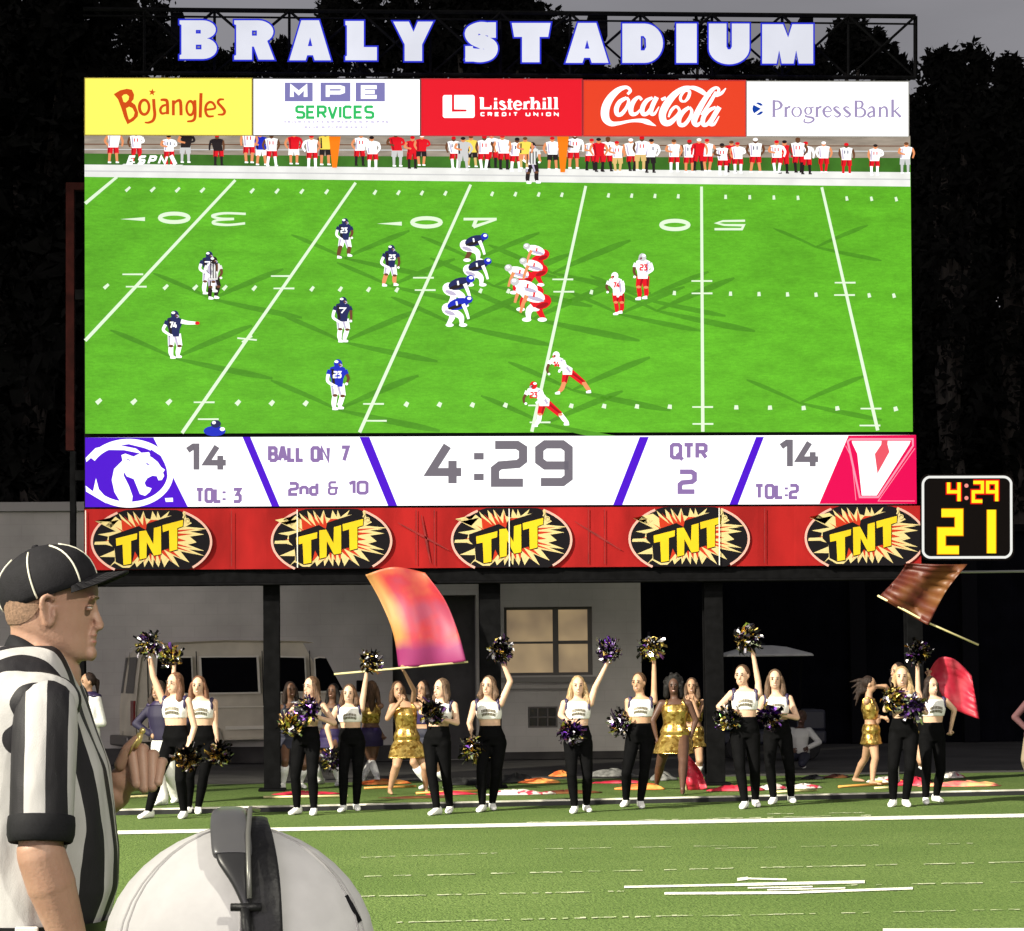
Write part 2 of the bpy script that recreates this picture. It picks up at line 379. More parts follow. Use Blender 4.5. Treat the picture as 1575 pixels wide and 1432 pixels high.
# figures in the picture
def blob(cx, cy, rx, ry, l, mi, rot=0, n=14): m.poly([ellpts(cx, cy, rx, ry, n, rot)], bd, l, mi=mi)
def limb(pts, l, mi): m.ribbon(pts, bd, l, mi, smooth=len(pts) > 2)
PRR = random.Random(4)
def player(x, y, h, jersey, pants, sock=2, helmet=4, lean=0, look=1, arm=None, spread=.13, num=True, skin=12):
    """x,y = feet; an upright player, bent a little differently each time"""
    u = h; hx = x + lean * u; r = PRR.uniform; tw = r(-.03, .03)
    for sgn in (-1, 1):
        fx = x + sgn * spread * u + r(-.03, .03) * u; kx = fx*.5 + x*.5 + sgn*.045*u + look*r(.0, .05)*u; fy = y - (r(.0, .05) * u if sgn > 0 else 0); ky = y - .27*u + r(-.02, .02)*u
        limb([(x + lean*u*.35 + sgn*.055*u, y - .5*u, .165*u), (kx, ky, .125*u)], .014, pants)
        limb([(x + lean*u*.35 + sgn*.055*u - look*.045*u, y - .48*u, .05*u), (kx - look*.035*u, ky, .035*u)], .0146, 18 if pants == 3 else 17)
        limb([(kx, ky - .01*u, .10*u), ((kx + fx)/2 - look*.012*u, (ky + fy)/2, .10*u), (fx, fy - .05*u, .07*u)], .0152, sock); blob(kx, ky, .05*u, .03*u, .0158, 12 if pants != 3 else 8)
        limb([(fx - .03*u*look, fy - .03*u, .07*u), (fx + .03*u*look, fy - .022*u, .065*u), (fx + .085*u*look, fy - .01*u, .035*u)], .0164, 2)
    m.poly([[(hx-.14*u, y-.83*u), (hx-.05*u, y-.86*u), (hx+.06*u, y-.86*u), (hx+.15*u, y-.82*u), (hx+.165*u, y-.72*u), (x+lean*u*.4+.115*u, y-.6*u), (x+lean*u*.4+.1*u, y-.45*u), (x+lean*u*.4-.11*u, y-.45*u), (x+lean*u*.4-.12*u, y-.6*u), (hx-.165*u, y-.72*u)]], bd, .0176, mi=jersey)
    limb([(hx - look*.1*u, y-.8*u, .06*u), (x+lean*u*.4 - look*.07*u, y-.5*u, .05*u)], .0182, 9 if jersey in (4, 5) else 17)
    for sgn in (-1, 1):
        ah = r(-.04, .06) * u
        if arm and sgn == look: limb([(hx+sgn*.14*u, y-.77*u, .09*u), (hx+sgn*.27*u, y-.74*u, .08*u), (hx+sgn*.46*u, y-.73*u, .055*u)], .0188, 2); blob(hx+sgn*.48*u, y-.73*u, .05*u, .035*u, .02, 3)
        else:
            limb([(hx+sgn*.15*u, y-.78*u, .085*u), (hx+sgn*.185*u, y-.69*u, .08*u)], .0188, jersey); ex = hx+sgn*(.2 + r(-.02, .03))*u
            limb([(hx+sgn*.18*u, y-.7*u, .066*u), (ex, y-.6*u + ah, .06*u), (hx+sgn*r(.06, .16)*u + look*.06*u, y-.5*u + ah, .045*u)], .0194, skin if sgn == look else 2); blob(hx+sgn*.12*u + look*.06*u, y-.49*u + ah, .03*u, .028*u, .02, 2)
    blob(hx + .012*u*look, y - .905*u, .082*u, .088*u, .0212, helmet); blob(hx - .02*u*look, y - .945*u, .04*u, .026*u, .0224, 2); limb([(hx + .05*u*look, y - .9*u, .018*u), (hx + .095*u*look, y - .87*u, .018*u), (hx + .05*u*look, y - .84*u, .018*u)], .023, 17 if helmet != 2 else 3); blob(hx + .05*u*look, y - .885*u, .03*u, .028*u, .0226, skin)
    if num: text(m, str(PRR.choice((2, 7, 14, 23, 30, 41, 74, 92))), hx+(tw-.085)*u, y-.76*u, hx+(tw+.085)*u, y-.62*u, .03*u, bd, .0236, 2 if jersey != 2 else 3, .2)
def crouch(x, y, h, jersey, pants, sock, helmet, look=1):
    u = h
    for k, sgn in enumerate((-1, 1)):
        limb([(x - look*.22*u, y-.48*u, .24*u), (x + sgn*.12*u, y-.3*u, .18*u), (x + sgn*.2*u - look*.05*u, y-.05*u, .1*u)], .014 + .0012*k, pants if k else sock)
        blob(x + sgn*.2*u, y-.04*u, .12*u, .055*u, .0164, 2)
    blob(x - look*.2*u, y-.5*u, .24*u, .19*u, .0176, pants, 20*look)
    blob(x + look*.05*u, y-.66*u, .33*u, .17*u, .0188, jersey, -16*look); blob(x - look*.02*u, y-.58*u, .24*u, .055*u, .0194, 17 if jersey == 2 else 9, -16*look); blob(x - look*.2*u, y-.4*u, .17*u, .06*u, .0182, 18 if pants == 3 else 17, 20*look); m.ribbon([(x, y-.74*u, .05*u), (x + look*.02*u, y-.62*u, .05*u)], bd, .0198, 2 if jersey != 2 else 3)
    limb([(x + look*.2*u, y-.66*u, .11*u), (x + look*.3*u, y-.42*u, .09*u), (x + look*.36*u, y-.22*u, .07*u)], .02, 2 if jersey != 2 else 8)
    blob(x + look*.36*u, y-.8*u, .12*u, .11*u, .0212, helmet); blob(x + look*.38*u, y-.83*u, .06*u, .045*u, .0224, 2)
for x, y, s in ((530,397,1),(600,440,1),(326,460,1.1),(268,551,1.2),(528,526,1.15),(519,630,1.25),(990,460,1),(953,483,1),(880,600,1.2),(838,652,1.2),(730,400,1),(820,490,1.3),(700,500,1.2),(1255,380,.8),(1010,478,1.2),(1230,620,1),(760,440,1.2),(850,420,1.2)): shadow(x, y, s)
player(530,397,62,4,2,12,4); player(600,440,64,4,2,8,4,lean=.02)
player(268,551,74,4,2,2,4,arm=True,spread=.05); player(527,526,70,4,2,2,4,spread=.05); player(519,630,78,5,2,2,5,spread=.05)
player(321,452,66,4,2,2,4); player(328,460,66,13,9,9,9,num=False,spread=.06)
for k in range(3): m.ribbon([(324+k*4,402,1.5),(324+k*4,428,1.5)], bd, .0248, 9)
crouch(728,402,48,4,2,12,5); crouch(733,440,48,4,2,2,5); crouch(704,472,54,4,2,2,5); crouch(702,502,52,5,2,2,5)
crouch(826,414,44,2,3,3,11,-1); crouch(822,440,48,2,3,3,11,-1); crouch(800,452,50,2,3,3,11,-1); crouch(812,478,56,2,3,3,11,-1); crouch(822,494,60,2,3,2,2,-1)
player(953,484,66,2,3,3,2,lean=-.1,look=-1,spread=.06); player(989,461,72,2,3,3,11,look=-1,spread=.06)
player(884,606,66,2,3,8,2,lean=-.42,look=-1,spread=.36); player(848,656,70,2,3,2,3,lean=-.38,look=-1,spread=.34)
blob(332,652,8,6,.0212,4); blob(330,663,17,8,.02,5); blob(329,650,3,2.5,.0224,2); blob(342,660,4,3,.0224,2)
# sideline crowd of the picture
def fan(x, fy, h, top, pants, legs, k, skin=8):
    r = random.Random(k * 13 + 5).uniform; u = h * r(.93, 1.06); L = .012 + .012 * (k % 2); st = r(.06, .14); ln = r(-.05, .05) * u; fy += r(-2, 2); skin = 12 if k % 3 == 1 else 8
    for s in (-1, 1):
        limb([(x+s*.08*u, fy-.5*u, .17*u), (x+s*.1*u, fy-.28*u, .15*u)], L, pants); limb([(x+s*.1*u, fy-.3*u, .09*u), (x+s*st*u, fy-.04*u, .075*u)], L+.0012, legs)
        if pants == 3: limb([(x+s*.08*u - .05*u, fy-.47*u, .05*u), (x+s*.1*u - .05*u, fy-.27*u, .04*u)], L+.0006, 18)
        limb([(x+s*st*u - .04*u, fy-.02*u, .05*u), (x+s*st*u + .06*u, fy-.012*u, .04*u)], L+.0024, 2 if legs != 9 else 9)
        if r(0, 1) < .35: limb([(x+ln+s*.19*u, fy-.82*u, .085*u), (x+ln+s*.24*u, fy-.68*u, .07*u), (x+ln+s*.04*u, fy-.62*u, .05*u)], L+.006, top if s > 0 else skin)
        else: limb([(x+ln+s*.19*u, fy-.82*u, .085*u), (x+ln+s*r(.22, .28)*u, fy-.66*u, .07*u), (x+ln+s*r(.14, .25)*u, fy-.5*u, .05*u)], L+.0036, skin if r(0, 1) < .6 else top)
    m.poly([[(x+ln-.2*u, fy-.85*u), (x+ln-.07*u, fy-.88*u), (x+ln+.07*u, fy-.88*u), (x+ln+.2*u, fy-.85*u), (x+ln+.16*u, fy-.66*u), (x+.15*u, fy-.47*u), (x-.15*u, fy-.47*u), (x+ln-.16*u, fy-.66*u)]], bd, L+.0048, mi=top)
    limb([(x+ln-.13*u, fy-.82*u, .04*u), (x-.11*u, fy-.5*u, .05*u)], L+.0054, 17 if top == 2 else (18 if top == 3 else 9))
    blob(x+ln, fy-.94*u, .07*u, .085*u, L+.0066, skin); blob(x+ln, fy-.975*u, .075*u, .05*u, L+.0072, (2, 3, 9, 12, 3)[k % 5])
    if top == 2 and k % 3:
        for q in (-1, 1): m.ribbon([(x+ln+q*.05*u, fy-.78*u, .035*u), (x+ln+q*.05*u, fy-.67*u, .035*u)], bd, L+.0078, (4, 3)[k % 2])
FN = [(174,2,3,8),(210,2,3,3),(260,2,3,3),(285,9,11,11),(336,9,3,9),(383,2,3,8),(402,5,2,8),(418,2,3,2),(452,3,2,8),(480,2,3,2),(500,16,9,8),(553,2,3,9),(573,2,3,2),(611,3,11,11),
      (634,3,3,9),(648,3,9,8),(700,2,3,2),(712,11,11,11),(726,16,9,14),(744,2,3,2),(757,2,3,9),(775,2,3,9),(793,2,3,2),(806,16,8,14),(850,2,9,8),(882,2,3,8),(908,2,3,9),(922,3,3,9),(933,2,3,9),(950,2,14,14),(972,2,3,9),
      (985,2,14,14),(1000,2,9,9),(1037,2,3,2),(1060,2,3,8),(1074,3,3,9),(1088,2,3,8),(1112,2,3,2),(1125,3,3,9),(1135,2,3,2),(1162,2,3,8),(1195,2,3,2),(1205,3,3,9),(1228,2,3,9),(1240,2,3,9),(1267,2,3,3),(1302,2,3,3),(1345,2,3,2),(1392,2,11,11)]
for k, (x, t, p, l) in enumerate(FN):
    fan(x, 250 + (x - 130) * .0155 + (k * 7 % 5) - 2, 50, t, p, l, k)
for x in (515, 866): m.poly([[(x-9, 210), (x+9, 210), (x+3, 258 + (x-515)*.02), (x-4, 258 + (x-515)*.02)]], bd, .036, mi=10)
# sideline official in stripes, and the network lettering painted on the edge
player(818,282,64,13,9,9,9,num=False,spread=.12,skin=8)
for k in range(4): m.ribbon([(811+k*4.5,233,1.6),(811+k*4.5,252,1.6)], bd, .026, 9)
fe = lambda u, v, l: bd(u - (v - 247) * .35, v, l)
GLX = [('E', 196, 208), ('S', 212, 224), ('P', 228, 240), ('N', 244, 257)]
for c, xa, xb in GLX: text(m, c, xa, 239, xb, 253, 3.6, fe, .03, 2)
m.ribbon([(263,239,6),(270,253,6)], bd, .03, 2)
q4([(190,252),(282,253.5),(276,256.5),(186,255)], .028, 13)
m.build('video_screen', pm, SB)

# ---- stat bar
sm = [E('bar_white', (1, 1, 1), 1.35), E('purple', srgb(78, 10, 205), 1.0), E('digit_grey', srgb(118, 112, 122), .9), E('digit_mauve', srgb(140, 112, 168), 1.0),
      E('crimson', srgb(228, 0, 82), 1.0), E('diamond', srgb(228, 84, 100), 1.0), E('pink', srgb(255, 150, 175), 1.0), E('lilac', srgb(150, 110, 240), 1.0)]
m = MB()
bar = lambda pts, l, mi: m.poly([pts], bd, .05 + l, mi=mi)
bar([(131,673),(760,671),(1409,669),(1410,775),(760,777),(131,780)], 0, 0)
bar([(131,673),(236,673),(289,780),(131,780)], .004, 1)
for t0, t1, b0, b1, yb in ((373,385,418,430,779),(553,568,597,611,778),(984,998,943,957,777),(1163,1175,1122,1135,776)): bar([(t0,672),(t1,672),(b1,yb),(b0,yb)], .004, 1)
bar([(1305,670),(1409,669),(1410,775),(1260,775)], .004, 4)
tb = lambda s, x0, y0, x1, y1, wt, mi, gap=.26: text(m, s, x0, y0, x1, y1, wt, bd, .055, mi, gap)
tb('14', 284, 682, 352, 727, 9.2, 2, .34); tb('TOL: 3', 300, 750, 372, 774, 5.2, 3); tb('BALL ON', 412, 686, 508, 711, 5.8, 3); tb('7', 523, 685, 538, 711, 5.6, 3)
tb('2nd', 443, 741, 490, 763, 5, 3); tb('&', 504, 740, 522, 762, 3.8, 3); tb('10', 535, 739, 567, 761, 5, 3)
tb('4', 656, 679, 716, 750, 13, 2); tb(':', 727, 680, 746, 752, 15, 2); tb('2', 755, 678, 811, 749, 13, 2); tb('9', 823, 677, 881, 748, 13, 2)
tb('QTR', 1030, 681, 1089, 707, 6, 3); tb('2', 1042, 722, 1072, 760, 7.5, 3); tb('14', 1197, 676, 1263, 722, 9.2, 2, .32); tb('TOL:2', 1160, 744, 1229, 768, 5.2, 3)
# lion head emblem in its ring
lz = bdz(120, 660, 5.625); lf = lambda u, v, l: lz(u, v, .05 + l)
m.ribbon([(u, v, 44 + 22 * math.sin(R(8*i))) for i, (u, v) in enumerate(ellpts(445, 382, 352, 262, 45)) if u > 88][0:], lf, .008, 0, closed=False) if False else None
ring = [(u, v) for u, v in ellpts(440, 384, 360, 270, 72, 0, -152, 152)]
m.ribbon([(u, v, 50 if v > 384 else 58) for u, v in ring], lf, .008, 0)
m.poly([[(375,225),(410,212),(480,238),(545,205),(615,200),(628,235),(690,285),(720,330),(752,352),(735,375),(745,405),(725,440),(695,443),(682,408),(645,402),(600,425),(575,465),(590,498),(637,512),(620,545),(580,577),(535,562),(510,500),(482,432),(420,408),(398,370),(395,402),(440,490),(472,580),(465,642),(372,640),(315,545),(292,440),(312,345),(385,272)]], lf, .0095, mi=0)
m.poly([[(72,285),(150,215),(270,180),(400,182),(560,215),(480,150),(300,130),(150,165),(66,250)]], lf, .011, mi=0)
m.poly([[(365,140),(440,130),(520,150),(552,200),(500,168)]], lf, .0125, mi=1); m.poly([[(630,175),(715,230),(752,300),(690,272),(622,235)]], lf, .0125, mi=1)
m.poly([[(155,425),(180,520),(250,600),(370,645),(240,640),(70,540),(66,490),(130,540)]], lf, .0095, mi=0)
m.poly([[(580,285),(625,308),(600,310)]], lf, .0125, mi=1); m.ribbon([(425,262,8),(450,270,8)], lf, .0125, 1)
m.poly([[(752,598),(820,594),(822,628),(760,630)]], lf, .0095, mi=0)
# V emblem
vz = bdz(1240, 660, 4.701); vf = lambda u, v, l: vz(u, v, .05 + l)
m.ribbon([(318,72,14),(770,72,14),(772,120,12),(520,492,14),(388,492,14),(300,90,14)], vf, .0065, 6, closed=True)
m.poly([[(330,85),(755,85),(745,110),(510,480),(402,480),(385,320),(370,180),(335,105)]], vf, .008, mi=0)
m.poly([[(545,80),(590,80),(588,110),(602,165),(515,322),(496,180),(542,112)]], vf, .0095, mi=5)
m.ribbon([(285,120,5),(330,210,5),(360,515,5)], vf, .0065, 6); m.ribbon([(785,140,5),(520,520,5),(785,520,5)], vf, .0065, 6)
m.build('stat_bar', sm, SB)

# ---- sponsor signs (each a lit box fixed on the board)
frame_m = mat('sign_frame', (.05, .05, .055), .5)
def sponsor(label, x0, y0, x1, y1, face, fill, frame=frame_m):
    base = bd((x0 + x1) / 2, y1, .1)
    t = thing('sponsor_sign', label, 'sign', base, 'lit sponsor signs in a row')
    m = MB(); m.poly([[(x0, y0), (x1, y0 + .6), (x1, y1 + .6), (x0, y1)]], bd, .10); m.build('lit_face', face, t)
    m = MB(); m.poly([[(x0-1.5, y0-1.5), (x1+1.5, y0-1), (x1+1.5, y1+2), (x0-1.5, y1+1.5)], [(x0, y0), (x0, y1), (x1, y1+.6), (x1, y0+.6)]], bd, .115, back=-.05); m.build('frame', frame, t)
    if fill is f2: f2(None, t)
    else: m = MB(); mm = fill(m); m.build('lettering', mm, t)
def f1(m):
    z = bdz(130, 120, 5.833); L = .105
    m.poly([[(262,145),(320,110),(380,97),(425,105),(445,150),(440,190),(420,215),(455,240),(482,310),(478,345),(440,385),(385,415),(355,350),(330,270),(300,190)],
            [(335,165),(352,148),(378,145),(400,165),(395,195),(370,220),(350,215)], [(372,272),(400,257),(430,270),(450,310),(440,345),(410,370),(398,372),(385,330)]], z, L)
    m.poly([ellpts(535,262,57,78,28), ellpts(537,262,30,52,24)], z, L)
    for i, st in enumerate([[(620,188,28),(624,260,28),(630,330,28),(615,380,26),(575,400,20),(540,398,12)], [(682,197,18),(718,196,26),(742,215,28),(745,325,28)], [(745,238,18),(700,252,22),(680,285,24),(695,318,22),(745,308,16)],
               [(797,200,26),(797,335,26)], [(800,235,18),(828,207,22),(860,212,28),(866,335,28)], [(990,198,26),(992,340,26),(972,382,24),(920,390,14)], [(1045,135,28),(1038,355,28)],
               [(1085,285,20),(1168,272,20),(1155,228,22),(1122,216,22),(1092,245,24),(1086,300,24),(1108,342,22),(1160,342,14)], [(1252,192,14),(1212,194,22),(1198,222,24),(1235,265,26),(1257,300,26),(1242,326,22),(1195,328,12)]]):
        m.ribbon(st, z, L + .001 * (i % 2), smooth=len(st) > 2)
    m.poly([ellpts(950,270,46,74,28), ellpts(948,270,22,50,24)], z, L)
    m.poly([[(607 + (34 if k % 2 == 0 else 14) * math.sin(R(36*k + 8)), 128 - (34 if k % 2 == 0 else 14) * math.cos(R(36*k + 8))) for k in range(10)]], z, L)
    return [E('rust', srgb(208, 74, 12), 1)]
def f2(m, t):
    for x0, x1, c in ((438, 481, 'M'), (493, 539, 'P'), (547, 592, 'E')):
        m = MB(); m.poly([[(x0,127),(x1,127),(x1,156),(x0,156)]], bd, .104, mi=0)
        text(m, c, x0+8, 131, x1-8, 152, 6, bd, .106, 2)
        m.build('letter_box', [E('slate_violet', srgb(128, 124, 182), 1), E('slate_violet', srgb(128, 124, 182), 1), E('white', (1,1,1), 1.25)], t)
    m = MB()
    text(m, 'SERVICES', 454, 162, 576, 183, 4.2, bd, .104, 1, .24)
    m.build('lettering', [E('green_letter', srgb(48, 190, 100), 1)]*2, t)
    rr = random.Random(3)
    for y, xa, xb in ((187.5, 437, 598), (195.5, 468, 562)):
        x = xa; pts = []; m = MB()
        while x < xb: wd = rr.uniform(2, 5); pts += [(x, y, .15), (x + .3, y, 2.4), (x + wd, y + rr.uniform(-.3, .3), 2.2), (x + wd + .3, y, .15)]; x += wd + rr.uniform(1.5, 5)
        m.ribbon(pts, bd, .104, 0); m.build('small_print', E('pale_violet', srgb(190, 180, 215), 1), t)
def f3(m):
    z = bdz(640, 120, 6.058); L = .105
    def rr(x0, y0, x1, y1, r): return ellpts(x1-r, y1-r, r, r, 6, 0, 0, 90) + ellpts(x0+r, y1-r, r, r, 6, 0, 90, 180) + ellpts(x0+r, y0+r, r, r, 6, 0, 180, 270) + ellpts(x1-r, y0+r, r, r, 6, 0, 270, 360)
    m.poly([rr(248,158,546,372,22)], z, L, mi=0); m.ribbon([(344,150,22),(344,303,22),(470,303,18)], z, L + .002, 1)
    ST = [[(614,182,34),(614,290,34)],[(598,282,18),(702,282,18)],[(696,256,12),(696,288,12)],[(741,220,28),(741,290,28)],[(741,186,26),(741,206,26)],[(828,230,12),(800,218,18),(786,234,22),(824,262,22),(832,280,20),(805,291,16),(778,278,10)],
          [(872,196,26),(872,276,26),(896,286,14)],[(850,222,12),(900,222,12)],[(918,254,12),(978,250,14),(966,224,18),(938,218,18),(918,246,28),(926,282,20),(956,291,16),(982,278,10)],[(1016,220,28),(1016,290,28)],[(1026,240,14),(1042,224,20),(1058,228,22)],
          [(1084,180,30),(1084,290,30)],[(1096,238,14),(1122,220,18),(1140,240,26),(1140,290,28)],[(1194,220,28),(1194,290,28)],[(1194,186,26),(1194,206,26)],[(1246,180,28),(1246,290,28)],[(1304,180,28),(1304,290,28)]]
    for i, st in enumerate(ST): m.ribbon(st, z, L + .001 * (i % 3), 0, smooth=len(st) > 2)
    for x in (741,872,1016,1084,1140,1194,1246,1304): m.ribbon([(x-22,286,9),(x+22,286,9)], z, L + .004, 0)
    for x in (614,1084,1246,1304): m.ribbon([(x-24,184,9),(x+10,184,9)], z, L + .004, 0)
    text(m, 'CREDIT', 600, 318, 948, 356, 11, z, L, 0, .62); text(m, 'UNION', 1020, 318, 1330, 356, 11, z, L, 0, .62)
    return [E('white', (1,1,1), 1.25), E('panel_red', srgb(232, 24, 42), 1)]
def f4(m):
    z = bdz(870, 120, 5.625); L = .105
    ST = [[(535,140,22),(560,110,26),(525,80,28),(455,105,48),(385,175,64),(345,260,72),(345,345,68),(390,393,46),(460,392,30),(560,372,24),(650,368,34),(705,380,44),(745,398,26),(782,414,4)],
          [(528,170,26),(470,205,38),(440,262,42),(446,312,36),(482,312,34),(526,258,30),(545,200,26),(528,170,24)],
          [(658,190,26),(632,165,24),(590,200,38),(565,258,44),(572,308,38),(612,308,26),(655,262,12)],
          [(752,170,22),(700,198,36),(666,255,40),(668,308,36),(706,306,32),(748,248,26)], [(788,165,40),(752,240,40),(738,300,36),(768,310,24),(808,248,8)],
          [(828,188,26),(868,170,26)],
          [(1040,205,10),(1002,198,22),(994,162,24),(1032,110,24),(1072,118,26),(1060,170,28),(1030,205,18)],
          [(1085,82,26),(1025,88,36),(950,135,52),(882,215,64),(838,308,62),(852,380,56),(902,386,48),(962,330,32),(985,282,24),(956,247,22),(915,280,26),(890,338,14)],
          [(1045,82,16),(1110,86,36),(1170,112,42),(1215,142,30),(1255,152,10)],
          [(1070,252,26),(1015,295,38),(982,352,40),(988,402,34),(1028,402,34),(1072,348,30),(1092,288,26),(1070,252,22)],
          [(1386,88,8),(1352,128,26),(1310,150,26),(1290,152,10)], [(1312,130,22),(1326,102,24),(1302,84,24),(1258,112,36),(1198,195,46),(1140,300,52),(1112,375,50),(1140,406,34),(1190,362,10)], [(1302,120,26),(1240,228,30),(1170,318,12)],
          [(1298,252,22),(1230,288,36),(1190,348,40),(1192,402,36),(1230,396,32),(1276,330,28)], [(1330,250,42),(1278,338,42),(1252,392,38),(1285,398,24),(1328,330,8)]]
    for i, st in enumerate(ST): m.ribbon(st, z, L + .0012 * (i % 4), 0, smooth=len(st) > 2)
    return [E('white', (1,1,1), 1.25)]
def f5(m):
    z = bdz(1140, 120, 5.625); L = .105
    ST = [[(283,190,18),(283,337,18)],[(288,200,8),(325,203,12),(348,232,18),(332,262,12),(290,275,6)],[(386,250,17),(386,337,17)],[(392,268,8),(412,250,12),(426,254,12)],
          [(655,250,17),(655,337,17)],[(661,268,8),(682,250,12),(695,254,12)],[(562,318,7),(560,332,10),(618,345,14),(624,368,12),(585,388,9),(545,378,9),(552,352,7)],[(598,260,7),(628,250,9)],
          [(715,290,6),(778,286,7),(765,256,10),(740,249,9),(714,280,18),(722,318,14),(748,337,9),(778,322,5)]]
    for dx in (0, 86): ST.append([(852+dx,264,6),(826+dx,249,9),(804+dx,264,14),(828+dx,290,18),(856+dx,315,14),(832+dx,337,9),(804+dx,322,6)])
    ST += [[(993,194,18),(993,338,18)],[(1000,200,7),(1040,205,12),(1050,230,15),(1035,256,10),(1000,262,6)],[(1034,258,7),(1066,276,13),(1070,310,16),(1045,334,10),(1000,336,6)],
           [(1100,266,8),(1124,250,9),(1146,264,16),(1150,337,16)],[(1148,286,6),(1112,300,12),(1098,320,14),(1115,338,10),(1148,322,6)],[(1200,250,16),(1200,337,16)],[(1206,270,7),(1234,250,10),(1258,268,15),(1260,337,15)],
           [(1310,185,17),(1310,338,17)],[(1366,252,7),(1320,292,8)],[(1328,284,12),(1380,338,16)]]
    for i, st in enumerate(ST): m.ribbon([(q[0], q[1], q[2]*1.25 + 2) for q in st], z, L + .001 * (i % 3), 0, smooth=len(st) > 2)
    for cx, cy, rx, ry in ((480,293,38,42),(580,283,27,31)):
        m.ribbon([(x, y, 7 + 11 * abs(math.cos(2*math.pi*i/28))) for i, (x, y) in enumerate(ellpts(cx, cy, rx, ry, 28))], z, L, 0, closed=True)
    for x in (283,386,655,1200,1260,1310): m.ribbon([(x-20,336,5),(x+20,336,5)], z, L + .0035, 0)
    m.poly([ellpts(147,266,50,55,32)], z, L, mi=1); m.poly([[(122,215),(205,262),(128,318),(112,306),(172,266),(108,232)]], z, L + .0015, mi=2); m.poly([[(172,240),(210,235),(210,292),(172,288)]], z, L + .003, mi=2)
    return [E('violet_grey', srgb(160, 146, 186), 1), E('logo_blue', srgb(12, 62, 160), 1), E('bar_white', (1,1,1), 1.35)]
sponsor('yellow lit sponsor sign with rust-brown hand-drawn lettering and a star', 131, 120.5, 387, 207, E('panel_yellow', srgb(255, 246, 100), 1.05), f1, mat('yellow_frame', (.4, .3, .02), .5))
sponsor('white lit sponsor sign with three violet letter boxes over green SERVICES lettering', 390, 121.5, 645.5, 207.5, E('bar_white', (1,1,1), 1.35), f2)
sponsor('crimson lit sponsor sign with white square emblem and CREDIT UNION lettering', 648.5, 122, 894.5, 208, E('panel_red', srgb(232, 24, 42), 1), f3, mat('red_frame', (.5, .01, .02), .5))
sponsor('orange-red lit sponsor sign with flowing white script', 898, 124, 1146, 208.5, E('panel_orange', srgb(230, 66, 36), 1), f4, mat('red_frame', (.5, .01, .02), .5))
sponsor('white lit sponsor sign with thin grey serif lettering and blue round emblem', 1149, 125.5, 1397, 209, E('bar_white', (1,1,1), 1.35), f5, mat('grey_frame', (.3, .3, .3), .5))

# ---- stadium sign: truss and channel letters
ss = thing('stadium_sign', 'black steel truss above the scoreboard carrying large white letters edged in blue', 'sign', bd(760, 118, -.3))
m = MB(); Yt = -.25
tp = lambda x: (x, 14 + (x - 130) * .0088); bp_ = lambda x: (x, 112 + (x - 130) * .006)
def bar3(a, b, r, yy): m.tube([bd(a[0], a[1], yy), bd(b[0], b[1], yy)], r, 6)
bar3(tp(128), tp(1408), .032, Yt); bar3((128, 24), (1408, 37), .014, Yt + .02); bar3(bp_(200), bp_(1408), .03, Yt)
nodes = [222, 330, 445, 555, 662, 770, 877, 985, 1095, 1203, 1305, 1408]
for i, x in enumerate(nodes):
    bar3(tp(x), bp_(x), .022 if x < 1400 else .03, Yt)
    if i + 1 < len(nodes):
        x2 = nodes[i+1]; mid = (x + x2) / 2
        bar3(tp(x), (mid, (tp(mid)[1] + bp_(mid)[1]) / 2), .02, Yt + .03); bar3((mid, (tp(mid)[1] + bp_(mid)[1]) / 2), tp(x2), .02, Yt + .035)
        bar3((mid, (tp(mid)[1] + bp_(mid)[1]) / 2), bp_(x), .016, Yt - .03); bar3((mid, (tp(mid)[1] + bp_(mid)[1]) / 2), bp_(x2), .016, Yt - .035)
m.build('truss', dark_steel, ss)
for x, y, wd, h in ((272, 44, 20, 52), (920, 38, 30, 36), (1242, 40, 20, 34)):
    m = MB(); a = bd(x - wd/2, y - h/2, -.35); b = bd(x + wd/2, y + h/2, -.35); m.box((a.x, YB + .36, b.z), (b.x, YB + .62, a.z)); m.box((a.x - .1, YB + .4, (a.z+b.z)/2 - .05), (a.x - .001, YB + .5, (a.z+b.z)/2 + .05))
    m.build('junction_box', black, ss, bevel=.015)
def arcp(cx, cy, rx, ry, a0, a1, n=10): return [(cx + rx*math.cos(R(a0 + (a1-a0)*q/n)), cy + ry*math.sin(R(a0 + (a1-a0)*q/n))) for q in range(n + 1)]
